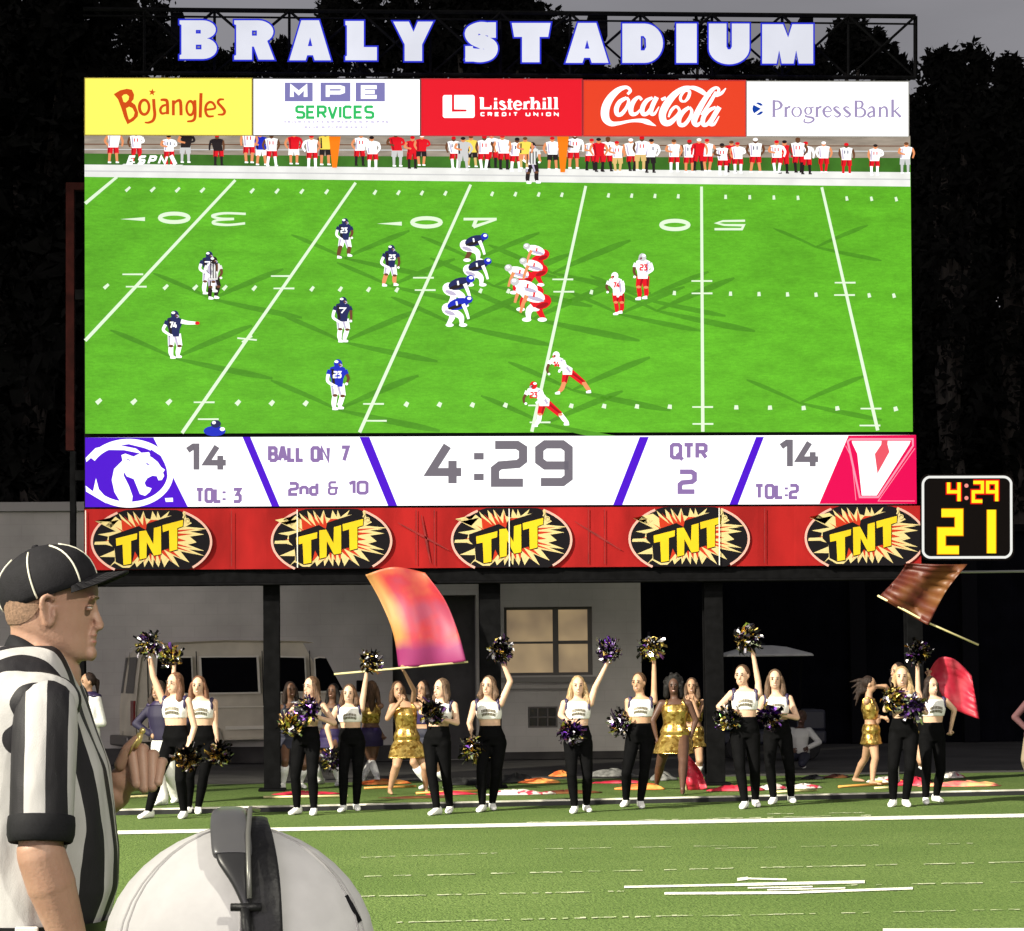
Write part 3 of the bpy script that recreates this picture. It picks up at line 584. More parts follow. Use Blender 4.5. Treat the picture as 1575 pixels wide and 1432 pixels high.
LG = {
'B': [[(0,1)] + arcp(.62,.765,.35,.235,90,-72) + arcp(.62,.27,.38,.27,78,-90) + [(0,0),(0,.08),(.05,.1),(.05,.9),(0,.92)],[(.42,.77),(.58,.77),(.58,.65),(.42,.65)],[(.42,.38),(.6,.38),(.6,.23),(.42,.23)]],
'R': [[(0,1)] + arcp(.6,.715,.38,.285,90,-55) + [(1,0),(.62,0),(.5,.34),(.43,.34),(.43,0),(0,0),(0,.08),(.05,.1),(.05,.9),(0,.92)],[(.43,.76),(.58,.76),(.58,.6),(.43,.6)]],
'A': [[(.29,1),(.71,1),(1,0),(.62,0),(.58,.13),(.42,.13),(.38,0),(0,0)],[(.5,.6),(.57,.34),(.43,.34)]],
'L': [[(0,1),(.57,1),(.57,.32),(1,.32),(1,0),(0,0),(0,.08),(.05,.1),(.05,.9),(0,.92)]],
'Y': [[(0,1),(.38,1),(.51,.72),(.63,1),(1,1),(.72,.42),(.72,0),(.29,0),(.29,.42)]],
'S': 'S',
'T': [[(0,1),(1,1),(.94,.66),(.71,.66),(.71,0),(.27,0),(.27,.66),(.06,.66)]],
'D': [[(0,1)] + arcp(.55,.5,.45,.5,90,-90,16) + [(0,0)],[(.44,.7),(.53,.7),(.59,.62),(.6,.4),(.55,.3),(.44,.3)]],
'I': [[(0,1),(1,1),(1,0),(0,0)]],
'U': [[(0,1),(.42,1),(.42,.42),(.46,.34),(.54,.34),(.58,.42),(.58,1),(1,1)] + arcp(.5,.38,.5,.4,0,-180,16)],
'M': [[(0,1),(.4,1),(.51,.64),(.6,1),(1,1),(1,0),(.73,0),(.67,.36),(.61,0),(.39,0),(.33,.36),(.27,0),(0,0)]]}
lw = [E('letter_white', srgb(222, 224, 236), 1, nscale=1.2, namt=.06), E('letter_blue', srgb(40, 50, 215), .9)]
for c, x0, x1, y0, y1 in (('B',277,333,32,90),('R',361,421,32,91),('A',446,508,32,92),('L',532,579,33,92),('Y',606,665,34,93),('S',715,764,35,94),('T',788,846,36,95),('A',871,935,36,96),('D',958,1019,37,96),('I',1041,1071,37,96),('U',1091,1152,37,97),('M',1173,1250,38,97)):
    m = MB(); g = lambda p: (x0 + p[0]*(x1-x0), y1 - p[1]*(y1-y0))
    if c == 'S':
        cl = catmull([g(p) for p in ((.9,.80),(.68,.84),(.45,.84),(.22,.74),(.3,.6),(.55,.5),(.8,.38),(.76,.22),(.52,.15),(.28,.16),(.06,.2))]); sl_, sr_ = [], []
        for q_, p_ in enumerate(cl):
            a_, b_ = cl[max(0, q_-1)], cl[min(len(cl)-1, q_+1)]; d_ = V((b_[0]-a_[0], b_[1]-a_[1])).normalized(); hw_ = 9.0 + 1.2*math.sin(math.pi*q_/len(cl)); sl_.append((p_[0]-d_.y*hw_, p_[1]+d_.x*hw_)); sr_.append((p_[0]+d_.y*hw_, p_[1]-d_.x*hw_))
        lp = [sl_ + sr_[::-1]]; m.poly(lp, bd, 0.0, back=-.14, mi=0, smi=1)
        for sq in ([(.74,1),(.96,1),(.96,.62),(.74,.62)], [(.03,.38),(.24,.38),(.24,0),(.03,0)]): sq = [g(p) for p in sq]; m.poly([sq], bd, .003, back=-.138, mi=0, smi=1); lp.append(sq)
    else:
        lp = [[g(p) for p in l] for l in LG[c]]; m.poly(lp, bd, 0.0, back=-.14, mi=0, smi=1)
    for l in lp: m.ribbon([(p[0], p[1], 6.4) for p in l], bd, -.006, 1, closed=True); m.ribbon([(p[0], p[1], 1.4) for p in l], bd, .002, 0, closed=True)
    o = m.build('sign_letter', lw, ss)

# ---- vinyl banner hung under the screen
red_v = mat('red_vinyl', (.28, .010, .010), .8, nscale=2.2, namt=.22, spec=.12, bump=.25, bscale=1.5, stretch=(1, 1, .4))
bm_ = [red_v, mat('banner_black', (.007, .006, .008), .8, spec=.08), mat('banner_cream', (.58, .47, .22), .7, spec=.1), mat('banner_yellow', (.62, .44, .014), .7, spec=.1, nscale=2, namt=.08), mat('banner_red', (.42, .03, .01), .7, spec=.1), mat('banner_pink', (.6, .34, .29), .7, spec=.1), mat('banner_fold_shade', (.2, .006, .006), .8, nscale=8, namt=.3)]
bt = bd(770, 871, .05)
bn = thing('banner', 'long red vinyl banner with five black and yellow explosive logos hanging under the screen', 'banner', bt)
m = MB()
n = 46
for i in range(n):
    xa, xb = 130 + 1287 * i / n, 130 + 1287 * (i + 1) / n
    wy = lambda x: .05 + .012 * math.sin(x * .05) + .008 * math.sin(x * .013 + 1)
    for k in range(4):
        f0, f1_ = k / 4, (k + 1) / 4
        T = lambda x: 783 - (x - 130) * .004; B_ = lambda x: 877 - (x - 130) * .0062
        Y_ = lambda x, f: T(x) + (B_(x) - T(x)) * f
        m.quad(bd(xa, Y_(xa, f1_), wy(xa)), bd(xb, Y_(xb, f1_), wy(xb)), bd(xb, Y_(xb, f0), wy(xb)), bd(xa, Y_(xa, f0), wy(xa)))
m.build('cloth', bm_[0], bn, smooth=True)
SP = [(180,180),(430,290),(300,235),(395,135),(470,190),(430,100),(540,200),(520,85),(600,165),(580,78),(655,165),(690,75),(715,150),(765,165),(785,75),(830,150),(838,75),(870,150),(965,75),(940,130),(1050,115),(1130,78),(1140,150),(1200,205),(1130,240),(1370,262),(1150,285),(1330,322),(1180,345),(1250,405),(1160,430),(1330,495),(1170,480),(1335,548),(1080,500),(1175,618),(1000,545),(1070,668),(960,590),(910,668),(880,570),(850,668),(800,585),(790,668),(745,590),(700,668),(690,600),(620,668),(600,620),(545,672),(470,672),(385,622),(330,668),(345,650),(390,600),(390,560),(225,558),(385,490),(385,455),(300,430),(172,430),(180,400),(305,395),(318,345),(210,322),(400,290)]
def tnt(cx):
    dy = -(cx - 233) * .0055
    z = bdz(120, 775, 6.848, dy, cx - 233.2); L = .085
    top, bot = 62, 690
    def clip(pts): return [(u, max(top, min(bot, v))) for u, v in pts]
    m = MB()
    m.poly([clip(ellpts(775, 400, 625, 372, 56))], z, L, mi=1)
    for a0, a1 in ((-58, 50), (128, 239)):
        m.ribbon([(u, v, 24) for u, v in ellpts(775, 400, 628, 372, 30, 0, a0, a1)], z, L + .002, 5)
    m.poly([SP], z, L + .004, mi=2)
    m.poly([[( 775 + (u-775)*.9, 395 + (v-395)*.88) for u, v in SP]], z, L + .006, mi=2)
    c = (760, 380)
    m.poly([[(c[0] + (u-775)*(.62 + .18*(i%2)), c[1] + (v-395)*(.66 + .2*(i%2))) for i, (u, v) in enumerate(SP)]], z, L + .008, mi=4)
    m.poly([[(325,342),(640,232),(715,274),(728,208),(1100,88),(1116,165),(1110,240),(1055,262),(1050,490),(968,508),(955,470),(885,490),(880,538),(802,552),(760,520),(722,575),(655,598),(600,500),(565,640),(480,652),(398,612),(386,470),(325,405)]], z, L + .010, mi=1)
    for pl in ([(400,365),(625,308),(622,372),(560,390),(562,630),(480,645),(470,428),(405,442)], [(645,290),(718,280),(795,425),(800,255),(875,235),(877,530),(800,545),(725,402),(722,570),(650,587)], [(890,225),(1108,168),(1105,236),(1047,255),(1047,480),(965,502),(960,278),(895,298)]):
        m.poly([pl], z, L + .014, mi=3)
    m.ribbon([(1110,95,14),(1120,120,16),(1105,150,12)], z, L + .014, 2); m.ribbon([(x, y, 8) for x, y in ellpts(1150, 175, 24, 22, 14)], z, L + .014, 2, closed=True)
    m.build('logo', bm_, bn)
for cx in (233, 510, 787, 1060, 1331): tnt(cx)
for x, q_ in ((457, .112), (783, .112), (1106, .112), (131.5, .09)):
    m = MB(); m.ribbon([(x, 785 - (x-130)*.004, 1.6), (x + .5, 875 - (x-130)*.006, 1.6)], bd, q_); m.build('seam', mat('seam_white', (.7, .66, .6), .6), bn)
for x in (356, 640, 668, 905, 930, 1176): m = MB(); m.ribbon([(x, 786 - (x-130)*.004, 1.4), (x, 872 - (x-130)*.006, 1.4)], bd, .083); m.build('fold', bm_[6], bn)  # flat dark ribbons paint the shade of upright folds in the vinyl
for a, b in (((612,804),(690,846)),((884,802),(955,846)),((648,792),(662,866))): m = MB(); m.ribbon([(a[0],a[1],1),((a[0]+b[0])/2,(a[1]+b[1])/2,3.5),(b[0],b[1],1)], bd, .081); m.build('fold', bm_[6], bn)  # slanting folds, their shade painted on as tapered dark ribbons

# ---- play clock
pc = thing('play_clock', 'square black play clock with white rounded outline and glowing yellow digits beside the banner', 'clock', bd(1487, 862, .1))
def rrect(x0, y0, x1, y1, r, n=7): return ellpts(x1-r, y1-r, r, r, n, 0, 0, 90) + ellpts(x0+r, y1-r, r, r, n, 0, 90, 180) + ellpts(x0+r, y0+r, r, r, n, 0, 180, 270) + ellpts(x1-r, y0+r, r, r, n, 0, 270, 360)
m = MB(); m.poly([rrect(1415,729,1560,862,14)], bd, .10, back=-.12); m.build('case', mat('clock_black', (.003, .002, .002), .8, spec=.05), pc)
m = MB(); m.ribbon([(x, y, 3.8) for x, y in rrect(1419.5,733.5,1555.5,857.5,12)], bd, .106, closed=True); m.build('outline', mat('outline_white', (.85, .85, .82), .5, emit=.9), pc)
ce = [E('clock_yellow', srgb(255, 225, 30), 1.1), E('clock_amber', srgb(255, 150, 0), .7), E('clock_red', srgb(235, 20, 10), .9), E('clock_pale', srgb(250, 150, 140), .9)]
SEG = {'2': [[(0,0),(1,0),(1,.5),(0,.5),(0,1),(1,1)]], '1': [[(1,0),(1,1)]], '4': [[(0,0),(0,.5),(1,.5)],[(1,0),(1,1)]], '9': [[(1,.5),(0,.5),(0,0),(1,0),(1,1)]]}
m = MB()
for c, x0, x1, y0, y1, wd in (('4',1459,1475,742,771,5),('2',1497,1511,742,771,5),('9',1519,1533,742,771,5)):
    for k, st in enumerate(SEG[c]):
        P = [(x0 + p[0]*(x1-x0), y0 + p[1]*(y1-y0)) for p in st]
        m.ribbon([(p[0], p[1], wd + 4) for p in P], bd, .104 + .0005*k, 2); m.ribbon([(p[0], p[1], wd) for p in P], bd, .107 + .001 * k, 0)
for y in (747, 766): m.poly([ellpts(1486.5, y, 3.2, 3.2, 10)], bd, .107, mi=3)
for c, x0, x1, y0, y1, wd in (('2',1448,1475,789,846,12),('1',1500,1525,789,846,13)):
    for st in SEG[c]:
        P = [(x0 + p[0]*(x1-x0), y0 + p[1]*(y1-y0)) for p in st]
        if c == '1': P = [(P[0][0], P[0][1]-5), (P[1][0], P[1][1]+5)]
        m.ribbon([(p[0], p[1], wd + 2.5) for p in P], bd, .104, 1); m.ribbon([(p[0], p[1], wd) for p in P], bd, .107, 0)
m.build('digits', ce, pc)
m = MB(); a = at(1130, 884, YB + .3); b = at(1640, 878, YB + .3); m.tube([a, b], .018, 8); o = m.build('pipe_rail', mat('pale_pipe', (.5, .5, .48), .4, .6), loc=a, smooth=True)
tag(o, 'thin pale horizontal pipe running out past the play clock', 'pipe')
# ================================================================ GROUND, BUILDING, VAN, TREES, GEAR
def struct(o): return tag(o, kind='structure')
asphalt = mat('asphalt', (.055, .052, .048), .9, nscale=.8, namt=.3, bump=.5, bscale=40, detail=8)
m = MB(); m.quad((-500,-60,-.012),(500,-60,-.012),(500,900,-.012),(-500,900,-.012)); struct(m.build('ground', asphalt))

turf = bpy.data.materials.new('turf'); turf.use_nodes = True; t = turf.node_tree; b = t.nodes['Principled BSDF']; b.inputs['Roughness'].default_value = .85; b.inputs['Specular IOR Level'].default_value = .2
tcn = t.nodes.new('ShaderNodeTexCoord'); prev = None
def _noise(scale, stretch, det=4):
    mpn = t.nodes.new('ShaderNodeMapping'); mpn.inputs['Scale'].default_value = stretch; t.links.new(tcn.outputs['Object'], mpn.inputs[0])
    n = t.nodes.new('ShaderNodeTexNoise'); n.inputs['Scale'].default_value = scale; n.inputs['Detail'].default_value = det; t.links.new(mpn.outputs[0], n.inputs[0]); return n
def _mix(fac, a, bcol, lo, hi):
    mr = t.nodes.new('ShaderNodeMapRange'); mr.inputs[1].default_value = lo; mr.inputs[2].default_value = hi; t.links.new(fac, mr.inputs[0])
    mi = t.nodes.new('ShaderNodeMix'); mi.data_type = 'RGBA'; t.links.new(mr.outputs[0], mi.inputs[0])
    for k, c in ((6, a), (7, bcol)):
        if isinstance(c, tuple): mi.inputs[k].default_value = c + (1,)
        else: t.links.new(c, mi.inputs[k])
    return mi.outputs[2]
big = _mix(_noise(.5, (1, 1, 1)).outputs[0], (.090, .146, .033), (.118, .178, .046), .35, .65)
fine = _noise(38, (1, .35, 1), 6); c1 = _mix(fine.outputs[0], (.057, .101, .020), big, .30, .58)
fleck = _noise(110, (1, .5, 1), 2); c2 = _mix(fleck.outputs[0], c1, (.19, .26, .10), .66, .8)
t.links.new(c2, b.inputs['Base Color'])
bp = t.nodes.new('ShaderNodeBump'); bp.inputs['Strength'].default_value = .9; bp.inputs['Distance'].default_value = .02; t.links.new(_noise(60, (1, .6, 1), 5).outputs[0], bp.inputs['Height']); t.links.new(bp.outputs[0], b.inputs['Normal'])
def g2(px, py, z): p = gp(px, py); return (p.x, p.y, z)
m = MB(); l_, r_ = gp(-60, 1212), gp(1640, 1186)
dx = (r_ - l_).normalized(); l_ = l_ - dx * 60; r_ = r_ + dx * 60
m.quad((-60, -20, -.004), (70, -20, -.004), (r_.x, r_.y, -.004), (l_.x, l_.y, -.004)); struct(m.build('turf', turf))
# painted lines
paint = mat('line_paint', (.72, .72, .62), .85, nscale=14, namt=.16, bump=.4, bscale=60)
m = MB()
def mark(x0, y0, x1, y1, h, z=.002, mi=0):
    m.quad(g2(x0, y0 + h/2, z), g2(x1, y1 + h/2, z), g2(x1, y1 - h/2, z), g2(x0, y0 - h/2, z), mi)
mark(-400, 1291.5, 1700, 1252, 5.5)
rr = random.Random(11)
def dashes(x0, y0, x1, y1, h, fill=.75):
    x = x0
    while x < x1:
        L = rr.uniform(25, 130); e = min(x1, x + L); f0 = (x - x0) / (x1 - x0); f1_ = (e - x0) / (x1 - x0)
        n = max(1, int(L / 9)); 
        for k in range(n):
            a = x + (e - x) * k / n; bb = x + (e - x) * (k + 1) / n - .3
            ya = y0 + (y1 - y0) * (a - x0) / (x1 - x0); yb = y0 + (y1 - y0) * (bb - x0) / (x1 - x0)
            
            if rr.random() < .86: mark(a, ya + rr.uniform(-.4, .4), bb, yb + rr.uniform(-.4, .4), h * rr.uniform(.3, .85), mi=1 + (rr.random() < .4))
        x = e + rr.uniform(6, 60) * (1 - fill) * 2
dashes(560, 1348, 1700, 1323, 1.8, .7); dashes(545, 1379, 960, 1371, 2.0, .8); dashes(1300, 1362, 1700, 1354, 1.8, .6); dashes(610, 1419, 1066, 1408, 2.6, .9); dashes(1080, 1409, 1700, 1396, 1.5, .4)
dashes(555, 1319, 770, 1312, 1.2, .4); dashes(820, 1306, 1120, 1301, 1.0, .15); dashes(1100, 1305, 1500, 1297, .9, .1); dashes(810, 1265, 1340, 1254, 1.6, .2); dashes(1180, 1252, 1330, 1250, 1.4, .5)
mark(960, 1364.5, 1130, 1361, 3.2); mark(1130, 1361, 1330, 1356.5, 4.4); mark(1022, 1374.5, 1100, 1374, 3.6); mark(1100, 1374, 1230, 1373, 4); mark(1230, 1372.6, 1404, 1366.5, 3.6); mark(1180, 1369, 1300, 1366, 2)
mark(1134, 1353, 1150, 1351, 4.5); mark(1150, 1351.5, 1210, 1353, 2.6); mark(1358, 1431, 1480, 1431, 5); mark(1480, 1431, 1640, 1430, 5); mark(1150, 1366, 1250, 1364, 2)
struct(m.build('field_markings', [paint, mat('worn_paint', (.40, .44, .28), .9, nscale=14, namt=.25), mat('faint_paint', (.25, .31, .15), .9, nscale=14, namt=.25)]))
# low kerb between turf and apron
k_mats = [mat('kerb_black', (.008, .008, .009), .6), mat('kerb_white', (.62, .6, .52), .7, nscale=5, namt=.3)]
m = MB(); ka, kb = gp(-200, 1262), gp(1700, 1219.5); kd = (kb - ka).normalized(); kn = V((-kd.y, kd.x, 0))
def kbox(p0, p1, n0, n1, z0, z1, mi):
    a, b_, c, d = p0 + kn*n0, p1 + kn*n0, p1 + kn*n1, p0 + kn*n1
    m.add([(q.x, q.y, z) for z in (z0, z1) for q in (a, b_, c, d)], [(0,3,2,1),(4,5,6,7),(0,1,5,4),(1,2,6,5),(2,3,7,6),(3,0,4,7)], mi)
kbox(ka, kb, 0, .16, -.004, .045, 0); kbox(ka, kb, .02, .10, .046, .062, 1)
struct(m.build('track_kerb', k_mats))

# ---- block building
YW = 39.0
def bw(u, v, l=0.0): return at(u, v, YW - l)
blk = bpy.data.materials.new('painted_block'); blk.use_nodes = True; t = blk.node_tree; b = t.nodes['Principled BSDF']; b.inputs['Roughness'].default_value = .85
tcn = t.nodes.new('ShaderNodeTexCoord'); mp2 = t.nodes.new('ShaderNodeMapping'); mp2.inputs['Rotation'].default_value = (R(90), 0, 0); t.links.new(tcn.outputs['Object'], mp2.inputs[0])
bk = t.nodes.new('ShaderNodeTexBrick'); bk.inputs['Scale'].default_value = 1; bk.inputs['Brick Width'].default_value = .4; bk.inputs['Row Height'].default_value = .2; bk.inputs['Mortar Size'].default_value = .006
bk.inputs['Color1'].default_value = (.47, .45, .41, 1); bk.inputs['Color2'].default_value = (.455, .435, .395, 1); bk.inputs['Mortar'].default_value = (.43, .41, .37, 1)
t.links.new(mp2.outputs[0], bk.inputs[0])
nz = t.nodes.new('ShaderNodeTexNoise'); nz.inputs['Scale'].default_value = .9; nz.inputs['Detail'].default_value = 7; t.links.new(tcn.outputs['Object'], nz.inputs[0])
mr = t.nodes.new('ShaderNodeMapRange'); mr.inputs[1].default_value = .3; mr.inputs[2].default_value = .7; mr.inputs[3].default_value = .70; mr.inputs[4].default_value = 1.06; t.links.new(nz.outputs[0], mr.inputs[0])
mi = t.nodes.new('ShaderNodeMix'); mi.data_type = 'RGBA'; mi.blend_type = 'MULTIPLY'; mi.inputs[0].default_value = 1; t.links.new(bk.outputs[0], mi.inputs[6]); t.links.new(mr.outputs[0], mi.inputs[7]); t.links.new(mi.outputs[2], b.inputs['Base Color'])
dk = mat('dark_interior', (.02, .019, .018), .8); trim = mat('window_trim', (.10, .09, .08), .6); base_c = mat('dark_base', (.035, .033, .031), .9, nscale=2, namt=.4)
bl_loc = gp(600, 1176); bl_loc.z = 0; bl_loc.y = YW
BLD = thing('building', 'low grey painted block building with a lit window behind the scoreboard', 'building', bl_loc)
gz = lambda u: bw(u, 1100).z
x0 = bw(-420, 900).x; x1 = bw(985, 900).x; zt = bw(40, 787).z
fw = lambda x, z, l=0.0: V((x, YW - l, z))
def rectw(ul, vt, ur, vb): a = bw(ul, vt); c = bw(ur, vb); return [(a.x, max(0, c.z)), (c.x, max(0, c.z)), (c.x, a.z), (a.x, a.z)]
door = rectw(603, 916, 735, 1250); win = rectw(775, 934, 912, 1038); vent = rectw(812, 1087, 858, 1119)
door = [(door[0][0], .001), (door[1][0], .001), door[2], door[3]]
m = MB(); m.poly([[(x0, 0), (door[0][0], 0), (door[0][0], door[2][1]), (door[1][0], door[2][1]), (door[1][0], 0), (x1, 0), (x1, zt), (x0, zt)], win[::-1], vent[::-1]], fw, 0)
m.quad((x1, YW, 0), (x1, YW + 9, 0), (x1, YW + 9, zt), (x1, YW, zt)); m.quad((x0, YW + 9, 0), (x0, YW, 0), (x0, YW, zt), (x0, YW + 9, zt)); m.quad((x1, YW+9, 0), (x0, YW+9, 0), (x0, YW+9, zt), (x1, YW+9, zt))
for rc in (door, win, vent):   # reveals
    dd = .25 if rc is not door else 1.2
    (xa, za), (xb, _), (_, zb), _ = rc
    m.quad((xa, YW, za), (xa, YW, zb), (xa, YW+dd, zb), (xa, YW+dd, za)); m.quad((xb, YW, za), (xb, YW+dd, za), (xb, YW+dd, zb), (xb, YW, zb)); m.quad((xa, YW, zb), (xb, YW, zb), (xb, YW+dd, zb), (xa, YW+dd, zb)); m.quad((xa, YW, za), (xa, YW+dd, za), (xb, YW+dd, za), (xb, YW, za))
m.build('wall', blk, BLD)
m = MB(); m.box((x0 - .15, YW - .12, zt + .002), (x1 + .15, YW + 9.1, zt + .16)); m.build('roof', mat('roof_edge', (.3, .29, .27), .8), BLD)
m = MB(); m.box((door[1][0] + .02, YW - .06, 0), (x1 + .05, YW - .003, bw(850, 1156).z)); m.box((x0, YW - .06, 0), (door[0][0] - .02, YW - .003, .28)); m.build('base_strip', base_c, BLD)  # dark strip along the foot of the wall
m = MB(); m.box((door[0][0], YW + .5, 0), (door[1][0], YW + .56, door[2][1])); 
for k in range(6): z = .3 + k * .4; m.box((door[0][0] + .05, YW + .48, z), (door[1][0] - .05, YW + .499, z + .34))
m.build('door', mat('door_dark', (.035, .033, .032), .6, nscale=3, namt=.3), BLD)
(wx0, wz0), (wx1, _), (_, wz1), _ = win
wm = wx0 + (wx1 - wx0) * .585; wr = wz0 + (wz1 - wz0) * .48
m = MB(); f = .05
for (a, b_, c, d) in ((wx0, wz0, wx1, wz0 + f), (wx0, wz1 - f, wx1, wz1), (wx0, wz0 + f, wx0 + f, wz1 - f), (wx1 - f * 1.6, wz0 + f, wx1, wz1 - f), (wm - f, wz0 + f, wm + f, wz1 - f)): m.box((a, YW + .06, b_), (c, YW + .13, d))
m.box((wm + f, YW + .07, wr - .03), (wx1 - f * 1.6, YW + .125, wr + .03)); m.box((wx0 + f, YW + .08, wr - .02), (wm - f, YW + .12, wr + .02))
wf = m.build('window', trim, BLD)
glow = bpy.data.materials.new('lit_pane'); glow.use_nodes = True; t = glow.node_tree; b = t.nodes['Principled BSDF']; b.inputs['Base Color'].default_value = (.25, .2, .14, 1); b.inputs['Roughness'].default_value = .3
tcn = t.nodes.new('ShaderNodeTexCoord'); nz = t.nodes.new('ShaderNodeTexNoise'); nz.inputs['Scale'].default_value = 1.8; nz.inputs['Detail'].default_value = 2; t.links.new(tcn.outputs['Object'], nz.inputs[0])
rp = t.nodes.new('ShaderNodeMapRange'); rp.inputs[1].default_value = .3; rp.inputs[2].default_value = .7; t.links.new(nz.outputs[0], rp.inputs[0])
mi = t.nodes.new('ShaderNodeMix'); mi.data_type = 'RGBA'; mi.inputs[6].default_value = srgb(128, 108, 84) + (1,); mi.inputs[7].default_value = srgb(178, 152, 112) + (1,); t.links.new(rp.outputs[0], mi.inputs[0]); t.links.new(mi.outputs[2], b.inputs['Emission Color']); b.inputs['Emission Strength'].default_value = .72
for (a, b_, c, d) in ((wx0 + f, wz0 + f, wm - f, wr - .02), (wx0 + f, wr + .02, wm - f, wz1 - f), (wm + f, wz0 + f, wx1 - f * 1.6, wr - .03), (wm + f, wr + .03, wx1 - f * 1.6, wz1 - f)):
    m = MB(); m.box((a, YW + .09, b_), (c, YW + .1, d)); m.build('pane', glow, wf)
m = MB(); m.box((wx0 - .06, YW - .07, wz0 - .12), (wx1 + .06, YW - .002, wz0 - .03)); m.build('sill', mat('sill_grey', (.2, .19, .17), .8), wf)
(vx0, vz0), (vx1, _), (_, vz1), _ = vent
m = MB()
for (a, b_, c, d) in ((vx0, vz0, vx1, vz0+.03), (vx0, vz1-.03, vx1, vz1), (vx0, vz0+.03, vx0+.03, vz1-.03), (vx1-.03, vz0+.03, vx1, vz1-.03)): m.box((a, YW+.02, b_), (c, YW+.08, d))
for k in (1, 2): x = vx0 + (vx1 - vx0) * k / 3; m.box((x-.012, YW+.03, vz0+.03), (x+.012, YW+.07, vz1-.03))
z = (vz0 + vz1) / 2; m.box((vx0+.03, YW+.035, z-.012), (vx1-.03, YW+.065, z+.012))
vf_ = m.build('vent_window', trim, BLD); m = MB(); m.box((vx0+.03, YW+.09, vz0+.03), (vx1-.03, YW+.1, vz1-.03)); m.build('pane', mat('dark_glass', (.01, .011, .014), .15), vf_)
m = MB(); a = bw(740, 1060); c = bw(900, 1062); m.box((a.x, YW - .03, a.z - .025), (c.x, YW - .002, a.z + .005)); m.box((bw(737, 900).x, YW - .05, .5), (bw(741, 900).x, YW - .002, zt - .3)); m.build('ledge', mat('sill_grey', (.2, .19, .17), .8), BLD)

# ---- dark shed beyond the right end
sh0 = bw(992, 1000).x
SHD = thing('shed', 'unlit dark storage shed with metal siding at the right beyond the scoreboard', 'shed', (bw(1300, 1000).x, 45, 0))
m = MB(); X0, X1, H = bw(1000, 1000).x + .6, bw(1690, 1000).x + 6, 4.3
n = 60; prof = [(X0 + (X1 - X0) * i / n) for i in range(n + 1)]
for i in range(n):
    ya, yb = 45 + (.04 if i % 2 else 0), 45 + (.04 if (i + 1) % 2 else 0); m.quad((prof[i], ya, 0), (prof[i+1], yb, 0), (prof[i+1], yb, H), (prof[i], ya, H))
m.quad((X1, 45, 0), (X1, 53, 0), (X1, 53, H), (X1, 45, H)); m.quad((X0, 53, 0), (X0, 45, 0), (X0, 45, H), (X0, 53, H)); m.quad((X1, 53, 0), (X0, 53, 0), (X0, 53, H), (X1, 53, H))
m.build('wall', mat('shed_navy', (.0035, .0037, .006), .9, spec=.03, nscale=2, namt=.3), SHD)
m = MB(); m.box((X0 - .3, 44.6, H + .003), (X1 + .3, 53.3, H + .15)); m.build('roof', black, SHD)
m = MB()
for px in (1318, 1490): x = at(px, 1000, 44.9).x; m.box((x - .16, 44.75, 0), (x + .16, 44.97, H)); 
m.build('post', mat('shed_post', (.007, .007, .009), .9, spec=.05), SHD)

# ---- passenger van
th = R(19); vh = V((math.cos(th), math.sin(th), 0)); vn = V((-vh.y, vh.x, 0)); v0 = gp(209, 1180); v0.z = 0
VAN = thing('van', 'dusty tan passenger van parked behind the left scoreboard post, seen from its rear corner', 'van', v0)
def hw(z): return 1.0 - max(0, z - 1.12) * .17 - max(0, .5 - z) * .1
def vt(x, y, z): p = v0 + vh * x + vn * (1.0 + y); return V((p.x, p.y, z))
prof = [(.02,.42),(0,.6),(.0,1.0),(.06,1.5),(.12,1.85),(.25,2.02),(.5,2.1),(1.6,2.14),(3.0,2.12),(3.4,2.06),(3.62,1.96),(3.95,1.66),(4.3,1.32),(4.5,1.24),(5.0,1.14),(5.25,1.0),(5.32,.8),(5.3,.42)]
def warch(cx): return [(cx + .46, .42)] + [(cx + .46 * math.cos(R(a)), .42 + .40 * math.sin(R(a))) for a in (25, 60, 90, 120, 155)] + [(cx - .46, .42)]
prof = prof + warch(4.35) + warch(1.05)
cx = sum(p[0] for p in prof) / len(prof)
def ringv(sgn, d): return [vt(2.6 + (p[0] - 2.6) * (1 - d * .012), sgn * (hw(p[1]) - d * .055), 1.1 + (p[1] - 1.1) * (1 - d * .03)) for p in prof]
m = MB(); rings = [ringv(-1, 1.2), ringv(-1, .25), ringv(-1, 0), ringv(1, 0), ringv(1, .25), ringv(1, 1.2)]
m.loft(rings, cap=False)
for ri, fl in ((0, False), (5, True)):
    tri = tessellate_polygon([[V((p[0], p[1], 0)) for p in prof]]); m.add(rings[ri], [tuple(q) if fl else tuple(reversed(q)) for q in tri])
tan = mat('tan_car_paint', (.60, .55, .43), .42, .05, nscale=2, namt=.12)
m.build('body', tan, VAN, smooth=False, bevel=.012)
glass = mat('tinted_glass', (.004, .004, .005), .08, spec=.6)
pale = mat('bright_moulding', (.8, .76, .64), .3, .2)
def sp(x, z, o=.006): return vt(x, -(hw(z) + o), z)
def side_panel(mb, pts, o): mb.add([sp(x, z, o) for x, z in pts], [tuple(range(len(pts)))])
WN = [[(.34,1.24),(.98,1.24),(.98,1.84),(.4,1.84)], [(1.16,1.24),(2.14,1.24),(2.14,1.84),(1.16,1.84)], [(2.34,1.24),(3.0,1.24),(3.0,1.82),(2.34,1.84)], [(3.2,1.24),(4.02,1.26),(3.62,1.8),(3.28,1.82),(3.2,1.8)]]
for wp in WN:
    c = (sum(p[0] for p in wp) / len(wp), sum(p[1] for p in wp) / len(wp))
    m = MB(); side_panel(m, [(c[0] + (p[0]-c[0]) * 1.09 , c[1] + (p[1]-c[1]) * 1.1) for p in wp], .009); side_panel(m, wp, .014); m.m = [0, 1]; m.build('side_window', [pale, glass], VAN)
